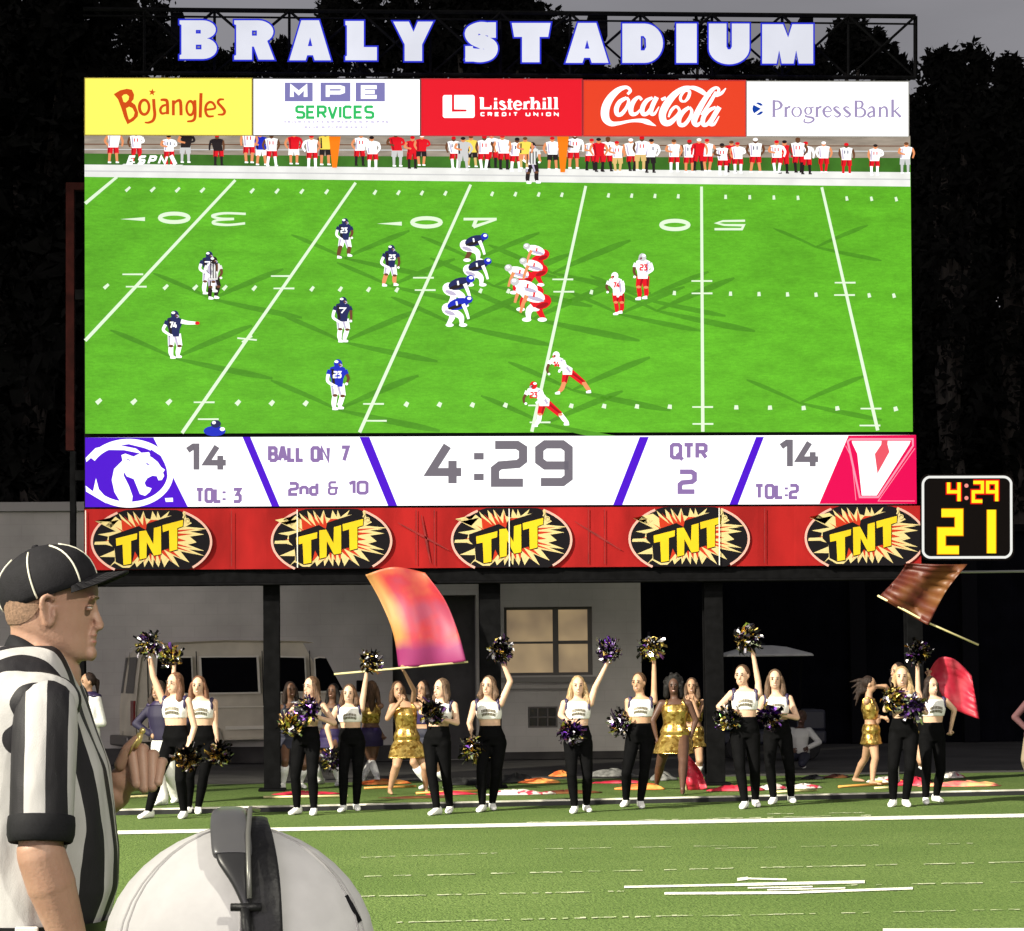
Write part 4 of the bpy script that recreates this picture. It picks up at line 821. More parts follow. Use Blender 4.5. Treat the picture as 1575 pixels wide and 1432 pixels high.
def rp_(y, z, o=.012):
    x = .0 if z < 1 else (z - 1.0) * .13; return vt(x - o, y, z)
m = MB(); m.add([rp_(y, z) for y, z in ((-.74,1.24),(-.1,1.24),(-.1,1.86),(-.66,1.86))], [(0,3,2,1)]); m.add([rp_(y, z) for y, z in ((.1,1.24),(.74,1.24),(.66,1.86),(.1,1.86))], [(0,3,2,1)]); m.build('rear_window', glass, VAN)
for s in (-1, 1):
    m = MB(); ys = sorted((s * .97, s * .74)); a = vt(-.03, ys[0], .72); 
    m.add([vt(x, y, z) for x in (-.035, .0) for y, z in ((ys[0], .7), (ys[1], .7), (ys[1], 1.12), (ys[0], 1.12))], [(0,3,2,1),(4,5,6,7),(0,1,5,4),(1,2,6,5),(2,3,7,6),(3,0,4,7)]); m.build('taillight', mat('taillight', (.16, .01, .012), .25, nscale=20, namt=.3), VAN)
m = MB()
def stripe(z0, z1, xs, o):
    for a, b_ in xs: m.add([sp(a, z0, o), sp(b_, z0, o), sp(b_, z1, o), sp(a, z1, o)], [(0, 1, 2, 3)])
stripe(.98, 1.0, ((.05, 3.1), (3.13, 4.9)), .012); stripe(.6, .66, ((.02, .58), (1.55, 3.1), (3.13, 3.85)), .014)
m.build('moulding', pale, VAN)
m = MB()
for x, za, zb in ((.22,.45,2.0),(1.07,1.0,1.95),(2.24,.5,1.95),(3.1,.5,1.95),(4.05,.6,1.25)): m.add([sp(x, za, .004), sp(x + .018, za, .004), sp(x + .018, zb, .004), sp(x, zb, .004)], [(0, 1, 2, 3)])
m.add([rp_(-.012, .5, .006), rp_(.012, .5, .006), rp_(.012, 1.95, .006), rp_(-.012, 1.95, .006)], [(0, 3, 2, 1)])
m.build('seam', black, VAN)
m = MB(); m.add([vt(x, y, z) for x in (-.16, .0) for y, z in ((-.98, .34), (.98, .34), (.98, .52), (-.98, .52))], [(0,3,2,1),(4,5,6,7),(0,1,5,4),(1,2,6,5),(2,3,7,6),(3,0,4,7)]); m.build('bumper', mat('bumper_dull', (.13, .12, .11), .4, .5), VAN, bevel=.03)
for wx in (1.05, 4.35):
    for s in (-1, 1):
        m = MB(); 
        def wr_(rad, y): return [vt(wx + rad * math.cos(2*math.pi*j/24), s * y, .36 + rad * math.sin(2*math.pi*j/24)) for j in range(24)]
        m.loft([wr_(.3, .94), wr_(.35, .92), wr_(.36, .86), wr_(.36, .72), wr_(.3, .70)]); wo = m.build('wheel', mat('tyre', (.012, .012, .012), .8), VAN, smooth=False)
        m = MB(); m.loft([wr_(.22, .945), wr_(.2, .95), wr_(.06, .955)]); m.build('rim', mat('rim_grey', (.25, .24, .23), .35, .7), wo)
m = MB(); m.add([vt(x, y, z) for x in (3.9, 4.02) for y, z in ((-1.2, 1.22), (-1.02, 1.22), (-1.02, 1.42), (-1.2, 1.42))], [(0,3,2,1),(4,5,6,7),(0,1,5,4),(1,2,6,5),(2,3,7,6),(3,0,4,7)]); m.build('mirror', black, VAN, bevel=.02)

# ---- golf cart
gc = gp(1178, 1168); gc.z = 0; gsc = F / depth(gc)
GC = thing('golf_cart', 'dark golf cart with pale grey canopy parked in the shadow at the right', 'golf cart', gc)
def gv(x, y, z): return (gc.x + x, gc.y + y, z)
m = MB(); xs = 135 / gsc / 2
rg = []
for t_, z in ((1.0, 1.76), (.97, 1.80), (.8, 1.84), (.45, 1.92), (.15, 1.95)):
    rg.append([gv(xs * t_ * (1 if i in (1, 2) else -1), .62 * t_ * (1 if i in (2, 3) else -1), z) for i in range(4)])
m.loft(rg); m.build('canopy', mat('canopy_grey', (.62, .62, .60), .6, nscale=3, namt=.12), GC, bevel=.02)
for sx in (-.62, .55):
    for sy in (-.5, .5): m = MB(); m.tube([gv(sx * .9, sy, .55), gv(sx, sy, 1.77)], .02, 8); m.build('canopy_post', black, GC)
m = MB(); m.box(gv(-.85, -.55, .28), gv(.95, .55, .5)); m.box(gv(.45, -.5, .501), gv(.95, .5, .85)); m.box(gv(-.85, -.52, .501), gv(-.25, .52, .72)); m.build('body', mat('cart_navy', (.015, .016, .03), .4), GC, bevel=.04)
m = MB(); m.box(gv(-.8, -.5, .721), gv(-.28, .5, .8)); m.box(gv(-.84, -.5, .801), gv(-.7, .5, 1.15)); m.build('seat', mat('seat_dark', (.03, .028, .026), .6), GC, bevel=.03)
for sx in (-.55, .62):
    for sy in (-.5, .5):
        m = MB(); rgs = []
        for rad, yy in ((.12, -.075), (.2, -.075), (.22, -.05), (.22, .05), (.2, .075), (.12, .075)): rgs.append([gv(sx + rad * math.cos(2*math.pi*j/18), sy + yy, .22 + rad * math.sin(2*math.pi*j/18)) for j in range(18)])
        m.loft(rgs); m.build('wheel', mat('tyre', (.012, .012, .012), .8), GC)

# ---- trees
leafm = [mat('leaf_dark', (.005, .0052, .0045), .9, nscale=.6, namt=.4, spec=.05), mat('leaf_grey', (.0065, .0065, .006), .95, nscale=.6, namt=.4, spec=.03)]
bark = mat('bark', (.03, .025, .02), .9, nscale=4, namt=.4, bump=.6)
def tree(label, Y, blobs, trunk_px, dens=1.0, leaf=.34, seed=0):
    """blobs: (px,py,rx,ry) in the photo, turned into real lumps at depth Y"""
    r = random.Random(seed); s = F / Y
    base = at(trunk_px, 1100, Y); base.z = -.012
    T = thing('tree', label, 'tree', base, 'trees beyond the scoreboard')
    m = MB(); cents = []
    for (px, py, rx, ry) in blobs:
        c = at(px, py, Y); rx /= s; ry /= s; ryd = max(rx, ry) * .8; c.y += r.uniform(-.5, .5) * ryd; cents.append((c, ry))
        n = int(dens * 34 * (rx * ry) / (leaf ** 2) * .4 + 60); n2 = int(min(2600, dens * 60 * (rx * ry) / .0196 * .12) + 200)
        for k in range(n + n2):
            fine_ = k >= n
            while True:
                d = V((r.uniform(-1, 1), r.uniform(-1, 1), r.uniform(-1, 1)))
                if d.length <= 1: break
            rad = d.length; d = d.normalized() * ((rad ** .45) * .86 if not fine_ else .72 + .36 * rad)
            lump = 1 + .22 * math.sin(d.x * 7 + px) * math.sin(d.z * 6 + py) + r.uniform(-.08, .12)
            p = c + V((d.x * rx, d.y * ryd, d.z * ry)) * lump
            if p.z < 1.2: p.z = 1.2 + r.random()
            L = (leaf * r.uniform(.5, 1.1) * (1.6 if rad < .6 else 1)) if not fine_ else r.uniform(.06, .16)
            a = V((r.gauss(0, 1), r.gauss(0, 1), r.gauss(0, 1))).normalized(); b = a.cross(V((r.gauss(0, 1), r.gauss(0, 1), r.gauss(0, 1)))).normalized()
            m.add([p - a * L, p - b * L * .45, p + a * L, p + b * L * .45], [(0, 1, 2, 3)], 0 if r.random() < .6 else 1)
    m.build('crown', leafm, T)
    m = MB(); top = max(c.z for c, _ in cents); h = max(3.0, top * .75)
    m.tube([base, base + V((.2, 0, h * .4)), base + V((-.1, .1, h * .7)), base + V((.1, 0, h))], [.42, .32, .22, .08], 9)
    for c, _ in cents[:8]: q = base + V((0, 0, min(h * .85, max(1.5, c.z * .5)))); m.tube([q, q.lerp(c, .5) + V((0, 0, .4)), c], [.16, .1, .04], 6)
    m.build('trunk', bark, T)
def woods(Y, blobs, leaf=.8, seed=50):
    r = random.Random(seed); s = F / Y; m = MB()
    for px, py, rx, ry in blobs:
        c = at(px, py, Y); rx /= s; ry /= s
        for k in range(int(26 * rx * ry / leaf ** 2)):
            d = V((r.gauss(0, 1), r.gauss(0, 1), r.gauss(0, 1))).normalized() * (r.random() ** .4); q = c + V((d.x * rx, d.y * 3, d.z * ry))
            if q.z < .3: q.z = .3 + r.random()
            L = leaf * r.uniform(.5, 1.1); a = V((r.gauss(0, 1), r.gauss(0, .5), r.gauss(0, 1))).normalized(); b = a.cross(V((r.gauss(0, .3), 1, r.gauss(0, .3)))).normalized(); m.add([q - a*L, q - b*L*.6, q + a*L, q + b*L*.6], [(0, 1, 2, 3)], r.randrange(2))
    tag(m.build('far_woods', leafm, loc=at(700, 1000, Y)), 'far dark woods reading as one black mass behind the trees', 'woods', kind='stuff')
woods(78, [(1420 + 70 * i, 330, 90, 150) for i in range(4)] + [(1420 + 70 * i, 640, 90, 190) for i in range(4)] + [(1200 + 90 * i, 900, 90, 120) for i in range(6)] + [(1440 + 75*i, 210, 50, 55) for i in range(3)] + [(-40 + 60 * i, 260, 80, 260) for i in range(3)] + [(-40 + 60 * i, 640, 80, 200) for i in range(3)])
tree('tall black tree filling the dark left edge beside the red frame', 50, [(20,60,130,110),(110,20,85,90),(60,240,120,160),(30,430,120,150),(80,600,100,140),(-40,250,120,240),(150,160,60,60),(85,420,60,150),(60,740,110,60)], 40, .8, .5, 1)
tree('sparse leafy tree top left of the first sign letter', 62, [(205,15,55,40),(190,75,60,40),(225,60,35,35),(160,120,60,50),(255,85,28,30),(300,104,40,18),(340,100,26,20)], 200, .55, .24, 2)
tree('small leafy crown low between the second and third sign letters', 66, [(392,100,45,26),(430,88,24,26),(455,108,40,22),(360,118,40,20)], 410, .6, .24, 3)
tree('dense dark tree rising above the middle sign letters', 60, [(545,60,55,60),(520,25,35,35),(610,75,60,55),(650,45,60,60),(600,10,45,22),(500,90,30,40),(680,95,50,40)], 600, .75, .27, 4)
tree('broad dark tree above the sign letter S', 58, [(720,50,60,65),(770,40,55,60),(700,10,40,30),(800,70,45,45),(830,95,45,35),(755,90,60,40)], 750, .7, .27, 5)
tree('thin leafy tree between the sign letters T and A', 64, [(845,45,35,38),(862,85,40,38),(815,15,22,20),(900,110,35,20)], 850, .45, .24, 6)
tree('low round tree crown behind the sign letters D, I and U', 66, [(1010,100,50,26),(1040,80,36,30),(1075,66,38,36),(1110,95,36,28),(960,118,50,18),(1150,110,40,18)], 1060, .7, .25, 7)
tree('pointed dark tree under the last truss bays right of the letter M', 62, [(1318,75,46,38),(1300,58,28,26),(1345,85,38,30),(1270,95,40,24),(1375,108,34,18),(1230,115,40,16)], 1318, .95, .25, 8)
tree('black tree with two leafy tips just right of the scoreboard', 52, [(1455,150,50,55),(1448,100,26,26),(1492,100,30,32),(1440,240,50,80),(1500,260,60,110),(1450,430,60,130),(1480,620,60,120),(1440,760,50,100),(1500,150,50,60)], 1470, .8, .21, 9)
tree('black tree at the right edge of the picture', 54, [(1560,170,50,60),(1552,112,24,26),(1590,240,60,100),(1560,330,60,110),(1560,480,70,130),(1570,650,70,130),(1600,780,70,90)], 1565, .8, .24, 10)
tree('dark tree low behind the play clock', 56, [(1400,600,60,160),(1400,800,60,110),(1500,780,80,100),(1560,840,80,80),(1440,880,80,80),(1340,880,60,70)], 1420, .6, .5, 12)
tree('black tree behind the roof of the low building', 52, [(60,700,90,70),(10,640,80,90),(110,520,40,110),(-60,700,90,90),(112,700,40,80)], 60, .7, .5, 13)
# ================================================================ PEOPLE
def skin(n, c): return mat('skin_' + n, c, .5, nscale=14, namt=.08, spec=.35)
SK = {'fair': skin('fair', (.56, .36, .25)), 'tan': skin('tan', (.44, .26, .16)), 'brown': skin('brown', (.15, .075, .045)), 'dark': skin('dark', (.085, .042, .028))}
eye_m = mat('eye_dark', (.02, .015, .012), .3); lip_m = mat('lip', (.36, .10, .09), .5); teeth = mat('teeth', (.75, .7, .62), .4)
def hairm(n, c): return mat('hair_' + n, c, .6, spec=.22, nscale=26, namt=.45, stretch=(3, 3, .35), bump=.5, bscale=40)
HR = {'auburn': hairm('auburn', (.13, .06, .034)), 'brown': hairm('brown', (.075, .04, .022)), 'dark': hairm('dark', (.022, .013, .010)), 'blond': hairm('blond', (.30, .205, .105)), 'black': hairm('black', (.008, .007, .007)), 'light_brown': hairm('light_brown', (.095, .058, .036))}
leg_m = mat('black_leggings', (.0022, .0022, .0026), .85, nscale=10, namt=.3, spec=.06)
white_top = mat('white_top', (.76, .75, .72), .65, nscale=12, namt=.05, bump=.15, bscale=30)
trim_m = mat('purple_trim', (.018, .010, .05), .5); shoe_m = mat('white_shoe', (.78, .78, .77), .5, nscale=16, namt=.08)
patch_m = mat('gold_grey_print', (.14, .12, .08), .5, .2); boot_m = mat('white_boot', (.7, .7, .68), .4)
seq_m = bpy.data.materials.new('gold_sequin'); seq_m.use_nodes = True
def sequin(m, c1, c2):
    t = m.node_tree; b = t.nodes['Principled BSDF']; b.inputs['Metallic'].default_value = .85; b.inputs['Roughness'].default_value = .28
    tcn = t.nodes.new('ShaderNodeTexCoord'); vo = t.nodes.new('ShaderNodeTexVoronoi'); vo.inputs['Scale'].default_value = 26; t.links.new(tcn.outputs['Object'], vo.inputs[0])
    mi = t.nodes.new('ShaderNodeMix'); mi.data_type = 'RGBA'; mi.inputs[6].default_value = c1 + (1,); mi.inputs[7].default_value = c2 + (1,); sepx = t.nodes.new('ShaderNodeSeparateColor'); t.links.new(vo.outputs['Color'], sepx.inputs[0]); t.links.new(sepx.outputs[0], mi.inputs[0]); t.links.new(mi.outputs[2], b.inputs['Base Color'])
    nm = t.nodes.new('ShaderNodeBump'); nm.inputs['Strength'].default_value = 1; nm.inputs['Distance'].default_value = .03; t.links.new(sepx.outputs[1], nm.inputs['Height']); t.links.new(nm.outputs[0], b.inputs['Normal'])
sequin(seq_m, (.30, .15, .02), (.95, .68, .20))
TORSO = [(-.06, .135, .10), (0, .155, .108), (.12, .163, .118), (.36, .122, .088), (.55, .132, .098), (.72, .146, .118), (.86, .142, .098), (1.0, .128, .07), (1.07, .055, .05)]
TORSO_M = [(-.06, .14, .10), (0, .15, .105), (.12, .155, .112), (.36, .15, .11), (.55, .158, .115), (.72, .17, .12), (.86, .17, .105), (1.0, .15, .075), (1.07, .06, .055)]

def ik(a, b, l1, l2, hint):
    d = b - a; L = d.length
    if L > (l1 + l2) * .995: k = L / ((l1 + l2) * .995); l1 *= k; l2 *= k
    L = max(L, 1e-4); x = (l1*l1 - l2*l2 + L*L) / (2*L); h = math.sqrt(max(0, l1*l1 - x*x)); dn = d / L
    hv = hint - dn * hint.dot(dn); hv = hv.normalized() if hv.length > 1e-4 else V((0, 0, -1))
    return a + dn * x + hv * h

PEOPLE = {}
def person(key, label, group, top, head, sh, hips, feet, hands, elbows=('out', 'out'), face=0, body=None, skn='fair', hair='brown', hairlen=.26, hairstyle='long', style='cheer', dyh=(-.1, -.1), kneefwd=.04, kind='person', build=1.0, hfix=None, topmat=None, botmat=None, bare=False, footdir=0):
    fl, fr = gp(*feet[0]), gp(*feet[1]); base = (fl + fr) / 2; base.z = 0
    s = F / depth(base); H = (( (feet[0][1] + feet[1][1]) / 2 + 0) - top) / s; H = hfix or H; k = H / 1.65; kb = k * build
    P = lambda px, py, dy=0.0: onplane(px, py, base, dy)
    body = face if body is None else body
    def axes(a): f = -EY * math.cos(R(a)) - EX * math.sin(R(a)); sd = EX * math.cos(R(a)) - EY * math.sin(R(a)); return f, sd
    f, sd = axes(body); hf, hsd = axes(face)
    T = thing('person', label, 'person', base, group)
    hc = P(*head); shc = P(sh[0], sh[1] - 5); hipc = P(*hips); kh = k * 1.07
    tors = TORSO_M if style in ('band', 'plain_m') else TORSO
    def trad(t):
        for (t0, a0, b0), (t1, a1, b1) in zip(tors, tors[1:]):
            if t <= t1: q = max(0, (t - t0) / (t1 - t0)); q = q*q*(3-2*q); return a0 + (a1-a0)*q, b0 + (b1-b0)*q
        return tors[-1][1:]
    def tor(t, ang, inf=0.0):
        c = hipc.lerp(shc, t); rx, ry = trad(t); c = c + f * (.012 * kb * math.sin(max(0, min(1, t)) * math.pi))
        return c + sd * ((rx*kb + inf) * math.cos(ang)) + f * ((ry*kb + inf) * math.sin(ang))
    def ring(t, inf=0.0, n=18): return [tor(t, 2*math.pi*j/n, inf) for j in range(n)]
    shj = [shc - sd*(.155*kb) - EZ*(.03*k), shc + sd*(.155*kb) - EZ*(.03*k)]
    hipj = [hipc - sd*(.085*kb) - EZ*(.02*k), hipc + sd*(.085*kb) - EZ*(.02*k)]
    ank = [V((p.x, p.y, .075*k)) for p in (fl, fr)]
    knee = [ik(hipj[i], ank[i], .245*H, .235*H, f*1.0 + sd*(.15*(-1, 1)[i])) for i in (0, 1)]
    hand = []; elb = []
    for i in (0, 1):
        h = P(hands[i][0], hands[i][1], dyh[i]); hand.append(h)
        e = elbows[i]; sgn = (-1, 1)[i]
        hint = {'out': EX*sgn - EZ*.3 , 'in': -EX*sgn - EZ*.3, 'down': -EZ + EX*sgn*.2, 'back': EY - EZ*.5 + EX*sgn*.3, 'fwd': -EY}[e] if isinstance(e, str) else (P(e[0], e[1], dyh[i]*.4) - shj[i])
        if isinstance(e, str): elb.append(ik(shj[i], h, .172*H, .158*H, hint))
        else: elb.append(P(e[0], e[1], dyh[i]*.4))
    # --- body: one skin surface
    b = MB(); b.loft([ring(t) for t in (-.06, 0, .12, .25, .36, .46, .55, .64, .72, .8, .86, .94, 1.0, 1.07)])
    b.cap(shc - EZ*.01*kh, hc - EZ*.05*kh - hf*.01*kh, .052*kh, .047*kh)
    b.ell(hc + EZ*.022*kh - hf*.012*kh, (.073*kh, .092*kh, .096*kh), (hsd, hf, EZ)); b.ell(hc - EZ*.045*kh + hf*.018*kh, (.056*kh, .066*kh, .066*kh), (hsd, hf, EZ))
    b.cap(hc + hf*.078*kh + EZ*.01*kh, hc + hf*.092*kh - EZ*.022*kh, .010*kh, .015*kh, 8)
    for sg in (-1, 1): b.ell(hc + hsd*(.073*kh*sg) - hf*.005*kh, (.012*kh, .02*kh, .03*kh), (hsd, hf, EZ), 8)
    for i in (0, 1):
        b.cap(shj[i] - sd*((-1, 1)[i]*.02*k), shj[i], .05*kb, .048*kb); b.cap(shj[i], elb[i], .046*kb, .036*kb); b.cap(elb[i], hand[i], .037*kb, .024*k)
        d = (hand[i] - elb[i]).normalized(); b.ell(hand[i] + d*.035*k, (.022*k, .04*k, .042*k), n=10)
        b.cap(hipj[i], knee[i], .088*kb, .056*kb); b.cap(knee[i] + EZ*.0, knee[i].lerp(ank[i], .35) - f*.012*k, .053*kb, .055*kb); b.cap(knee[i].lerp(ank[i], .35) - f*.012*k, ank[i], .054*kb, .034*k)
        b.cap(ank[i] - EZ*.035*k - f*.02*k, ank[i] + f*.05*k - EZ*.045*k, .034*k, .028*k); b.cap(ank[i] + f*.05*k - EZ*.045*k, ank[i] + f*.125*k - EZ*.055*k, .028*k, .018*k)
    rb = remesh(b, .0105 * max(1, k), 5, .5)
    for i in (0, 1):        # five unequal fingers rooted in the palm
        d = (hand[i] - elb[i]).normalized(); sx = d.cross(f); sx = sx.normalized() if sx.length > .1 else EX; cur = d.cross(sx).normalized()
        for q, L in enumerate((.062, .072, .068, .054)):
            r0 = hand[i] + d*.055*k + sx*((q-1.5)*.017*k); r1 = r0 + (d*.62 + cur*.4)*(L*.5*k); r2 = r1 + (d*.1 + cur*.8)*(L*.5*k); rb.cap(r0, r1, .0088*k, .008*k, 6); rb.cap(r1, r2, .008*k, .007*k, 6)
        r0 = hand[i] + d*.02*k - sx*.022*k; r1 = r0 + (d*.5 - sx*.7 + cur*.3)*.035*k; rb.cap(r0, r1, .010*k, .009*k, 6); rb.cap(r1, r1 + (d*.7 + cur*.6)*.028*k, .009*k, .008*k, 6)
    for sg in (-1, 1):
        rb.ell(hc + hf*.079*kh + hsd*(.03*sg*kh) + EZ*.012*kh, (.013*kh, .006*kh, .0065*kh), (hsd, hf, EZ), 8, mi=1); rb.ell(hc + hf*.081*kh + hsd*(.031*sg*kh) + EZ*.032*kh, (.019*kh, .006*kh, .004*kh), (hsd, hf, EZ), 8, mi=1)
    rb.ell(hc + hf*.081*kh - EZ*.054*kh, (.022*kh, .008*kh, .008*kh), (hsd, hf, EZ), 10, mi=2); rb.ell(hc + hf*.0865*kh - EZ*.054*kh, (.016*kh, .004*kh, .0035*kh), (hsd, hf, EZ), 8, mi=3)
    rb.build('body', [SK[skn], eye_m, lip_m, teeth], T, smooth=True)
    # --- hair
    hm = MB(); hr = random.Random(key)
    if hairstyle == 'afro':
        hm.ell(hc + EZ*.05*k - hf*.052*k, (.12*k, .105*k, .115*k), (hsd, hf, EZ))
        for q in range(110):
            a = hr.uniform(0, 6.28); e = hr.uniform(-.6, 1.3); dv = hsd*math.cos(a)*math.cos(e) + hf*math.sin(a)*math.cos(e)*.9 + EZ*math.sin(e)
            if dv.dot(hf) > .25 and dv.z < .8: continue
            hm.ell(hc + EZ*.045*k - hf*.045*k + dv*hr.uniform(.105, .135)*k, (hr.uniform(.016, .03)*k,)*3, n=7)
        for sg in (-1, 1): hm.cap(hc + hsd*(.09*sg*k) - hf*.01*k, hc + hsd*(.10*sg*k) - hf*.03*k - EZ*.12*k, .05*k, .045*k)
    else:
        hm.ell(hc + EZ*.036*k - hf*.028*k, (.088*k, .096*k, .102*k), (hsd, hf, EZ))
        if hairstyle == 'long':
            for sg in (-1, 1):
                p0 = hc + hsd*(.066*sg*k) + hf*.012*k + EZ*.045*k; p1 = hc + hsd*(.086*sg*k) - hf*.012*k - EZ*.05*k; p2 = hc + hsd*(.098*sg*k) + hf*hr.uniform(-.01, .03)*k - EZ*(hairlen*.62)*k; p3 = hc + hsd*(hr.uniform(.07, .1)*sg*k) + hf*hr.uniform(0, .05)*k - EZ*hairlen*k
                hm.tube([p0, p1, p2, p3], [.03*k, .040*k, .040*k, .016*k], 8)
                for q in range(3): o_ = V((hr.uniform(-.02, .02), hr.uniform(-.02, .02), 0))*k; hm.tube([p1 + o_, p2 + o_*1.6 + hsd*(.015*sg*k), p3 + o_*1.5 - EZ*hr.uniform(-.03, .03)*k], [.018*k, .016*k, .006*k], 6)
            hm.tube([hc - hf*.05*k + EZ*.03*k, hc - hf*.075*k - EZ*.08*k, hc - hf*.085*k - EZ*hairlen*1.0*k], [.075*k, .07*k, .03*k], 10)
        elif hairstyle == 'pony': hm.tube([hc - hf*.08*k + EZ*.05*k, hc - hf*.14*k + EZ*.02*k, hc - hf*.15*k - EZ*.16*k], [.03*k, .04*k, .012*k], 8)
        elif hairstyle == 'windblown':
            for q in range(5): hm.tube([hc - hf*.05*k + EZ*(.05 - .03*q)*k, hc - hf*(.16)*k + EZ*(.07 - .05*q)*k, hc - hf*(.30 - .02*q)*k + EZ*(.04 - .09*q)*k], [.05*k, .03*k, .008*k], 7)
        elif hairstyle == 'short': hm.ell(hc - hf*.05*k - EZ*.01*k, (.07*k, .045*k, .07*k), (hsd, hf, EZ))
    remesh(hm, .011*k, 3, .5).build('hair', HR[hair], T, smooth=True)
    # --- clothes
    def legs_cloth(name, m_, inf=.007, to=1.0, flare=0.0, t_top=.36):
        c = MB(); c.loft([ring(t, inf) for t in (-.1, 0, .12, .25, t_top)])
        for i in (0, 1):
            c.cap(hipj[i], knee[i], .088*kb + inf, .056*kb + inf + flare*.4)
            if to > .5: c.cap(knee[i], knee[i].lerp(ank[i], .35) - f*.012*k, .054*kb + inf + flare*.5, .056*kb + inf + flare*.7); c.cap(knee[i].lerp(ank[i], .35) - f*.012*k, ank[i].lerp(knee[i], .04), .055*kb + inf + flare*.7, .036*k + inf + flare)
        remesh(c, .0115*max(1, k), 4, .5).build(name, m_, T, smooth=True)
    def torso_cloth(name, m_, t0, t1, inf=.010, sleeves=False, skirt=None):
        c = MB(); ts = [t0 + (t1 - t0) * q / 9 for q in range(10)]; rings = []
        if skirt:
            zb, fl_ = skirt
            def sk_ring(q):
                pts_ = [hipj[i].lerp(knee[i], min(1, zb*q*k/max(.05, (hipj[i] - knee[i]).length))) for i in (0, 1)]; cen = (pts_[0] + pts_[1])/2; dv_ = pts_[1] - pts_[0]
                rx_ = max(.165*kb + inf, abs(dv_.dot(sd))/2 + .098*kb + inf) + fl_*q*.4; ry_ = max(.12*kb + inf, abs(dv_.dot(f))/2 + .10*kb + inf) + fl_*q*.4; zz = hipc - EZ*zb*q*k; cen = V((cen.x, cen.y, zz.z))
                return [cen + sd*(rx_*(1 + .05*math.sin(5*a)*q)*math.cos(a)) + f*(ry_*(1 + .05*math.sin(6*a)*q)*math.sin(a)) for a in [2*math.pi*j/18 for j in range(18)]]
            for q in (1, .66, .33): rings.append(sk_ring(q))
            ts = [0.02 + (t1 - .02) * q / 9 for q in range(10)]
        rings += [ring(t, inf) for t in ts]; c.loft(rings)
        if sleeves:
            for i in (0, 1): c.cap(shj[i] - sd*((-1, 1)[i]*.03*k), shj[i], .058*kb, .062*kb); c.cap(shj[i], elb[i], .06*kb, .052*kb); c.cap(elb[i], elb[i].lerp(hand[i], .93), .052*kb, .042*k)
        remesh(c, .011*max(1, k), 3, .5).build(name, m_, T, smooth=True)
    def strap(m_, r=.026, nm='strap'):
        for i in (0, 1):
            c = MB(); sg = (-1, 1)[i]; c.tube([tor(.86, R(90 - sg*52), .006), tor(.98, R(90 - sg*40), .010), shc + sd*(sg*.092*kb) + EZ*.018*k, tor(.98, R(-90 + sg*40), .010), tor(.86, R(-90 + sg*50), .006)], [r*k]*5, 8); remesh(c, .011, 2).build(nm, m_, T, smooth=True)
    def shoes(m_):
        for i in (0, 1):
            fd = (f + sd*(.22*(-1, 1)[i])).normalized(); wd = V((fd.y, -fd.x, 0)); a = V((ank[i].x, ank[i].y, 0)) - fd*.03*k; m = MB(); rings = []
            for d, w_, h in ((-.055, .012, .035), (-.045, .030, .085), (-.01, .037, .105), (.04, .039, .098), (.09, .043, .066), (.14, .043, .05), (.175, .034, .04), (.192, .012, .022)):
                rings.append([a + fd*d*k + wd*(w_*k*math.copysign(abs(math.cos(t_))**.7, math.cos(t_))) + EZ*(.5*h*k*(1 + math.copysign(abs(math.sin(t_))**.7, math.sin(t_)))) for t_ in [2*math.pi*j/14 for j in range(14)]])
            m.loft(rings); m.build('shoe', m_, T, smooth=True)
    def boots():
        for i in (0, 1):
            m = MB(); m.tube([ank[i] - EZ*.03*k, ank[i] + EZ*.02*k, knee[i].lerp(ank[i], .5), knee[i].lerp(ank[i], .22)], [.044*k, .044*k, .064*k, .066*k], 12); m.build('boot_shaft', boot_m, T, smooth=True)
        shoes(boot_m)
    def print_patch(t0, t1, a0=62, a1=118, rows=2):
        m = MB(); rr = random.Random(key + 'p'); N = 9
        for q in range(N):      # a line of short block strokes across the chest
            a = R(a1 + (a0 - a1) * q / (N - 1)); b_ = R(a1 + (a0 - a1) * (q + .74) / (N - 1)); bow = .03 * math.sin(math.pi * q / (N - 1))
            lo, hi = t0 + bow, t1 + bow
            m.quad(tor(lo, a, .0165), tor(lo, b_, .0165), tor(lo + (hi-lo)*.42, b_, .0165), tor(lo + (hi-lo)*.42, a, .0165)); m.quad(tor(lo + (hi-lo)*.55, a, .0165), tor(lo + (hi-lo)*.55, b_, .0165), tor(hi, b_, .0165), tor(hi, a, .0165))
        m.build('chest_print', patch_m, T)
    if style == 'cheer':
        legs_cloth('leggings', leg_m, t_top=.40); torso_cloth('top', white_top, .555, .985, .012)
        for i in (0, 1): c = MB(); sg = (-1, 1)[i]; c.ell(shj[i] - sd*(sg*.028*k) + EZ*.022*k, (.034*kb, .062*kb, .046*kb), (sd, f, EZ)); c.ell(tor(.84, R(90 - sg*62), .008), (.022*k, .022*k, .05*k), (sd, f, EZ)); c.cap(shj[i] - sd*(sg*.028*k), tor(.84, R(90 - sg*62), .004), .024*k, .018*k); remesh(c, .011, 2).build('shoulder_trim', trim_m, T, smooth=True)
        print_patch(.63, .79); shoes(shoe_m)
    elif style == 'gold_dress':
        torso_cloth('dress', topmat or seq_m, 0, .92, .012, skirt=(.23, .06)); strap(topmat or seq_m, .02)
        if not bare: boots()
    elif style == 'gold_shorts':
        torso_cloth('top', topmat or seq_m, .42, .92, .012); strap(topmat or seq_m, .02)
        torso_cloth('shorts', botmat or seq_m, 0, .3, .016, skirt=(.14, .02))
        if not bare: boots()
    elif style == 'band':
        torso_cloth('jacket', topmat or white_top, .05, 1.04, .02, sleeves=True); legs_cloth('trousers', botmat or white_top, .016, 1, .03)
        c = MB()
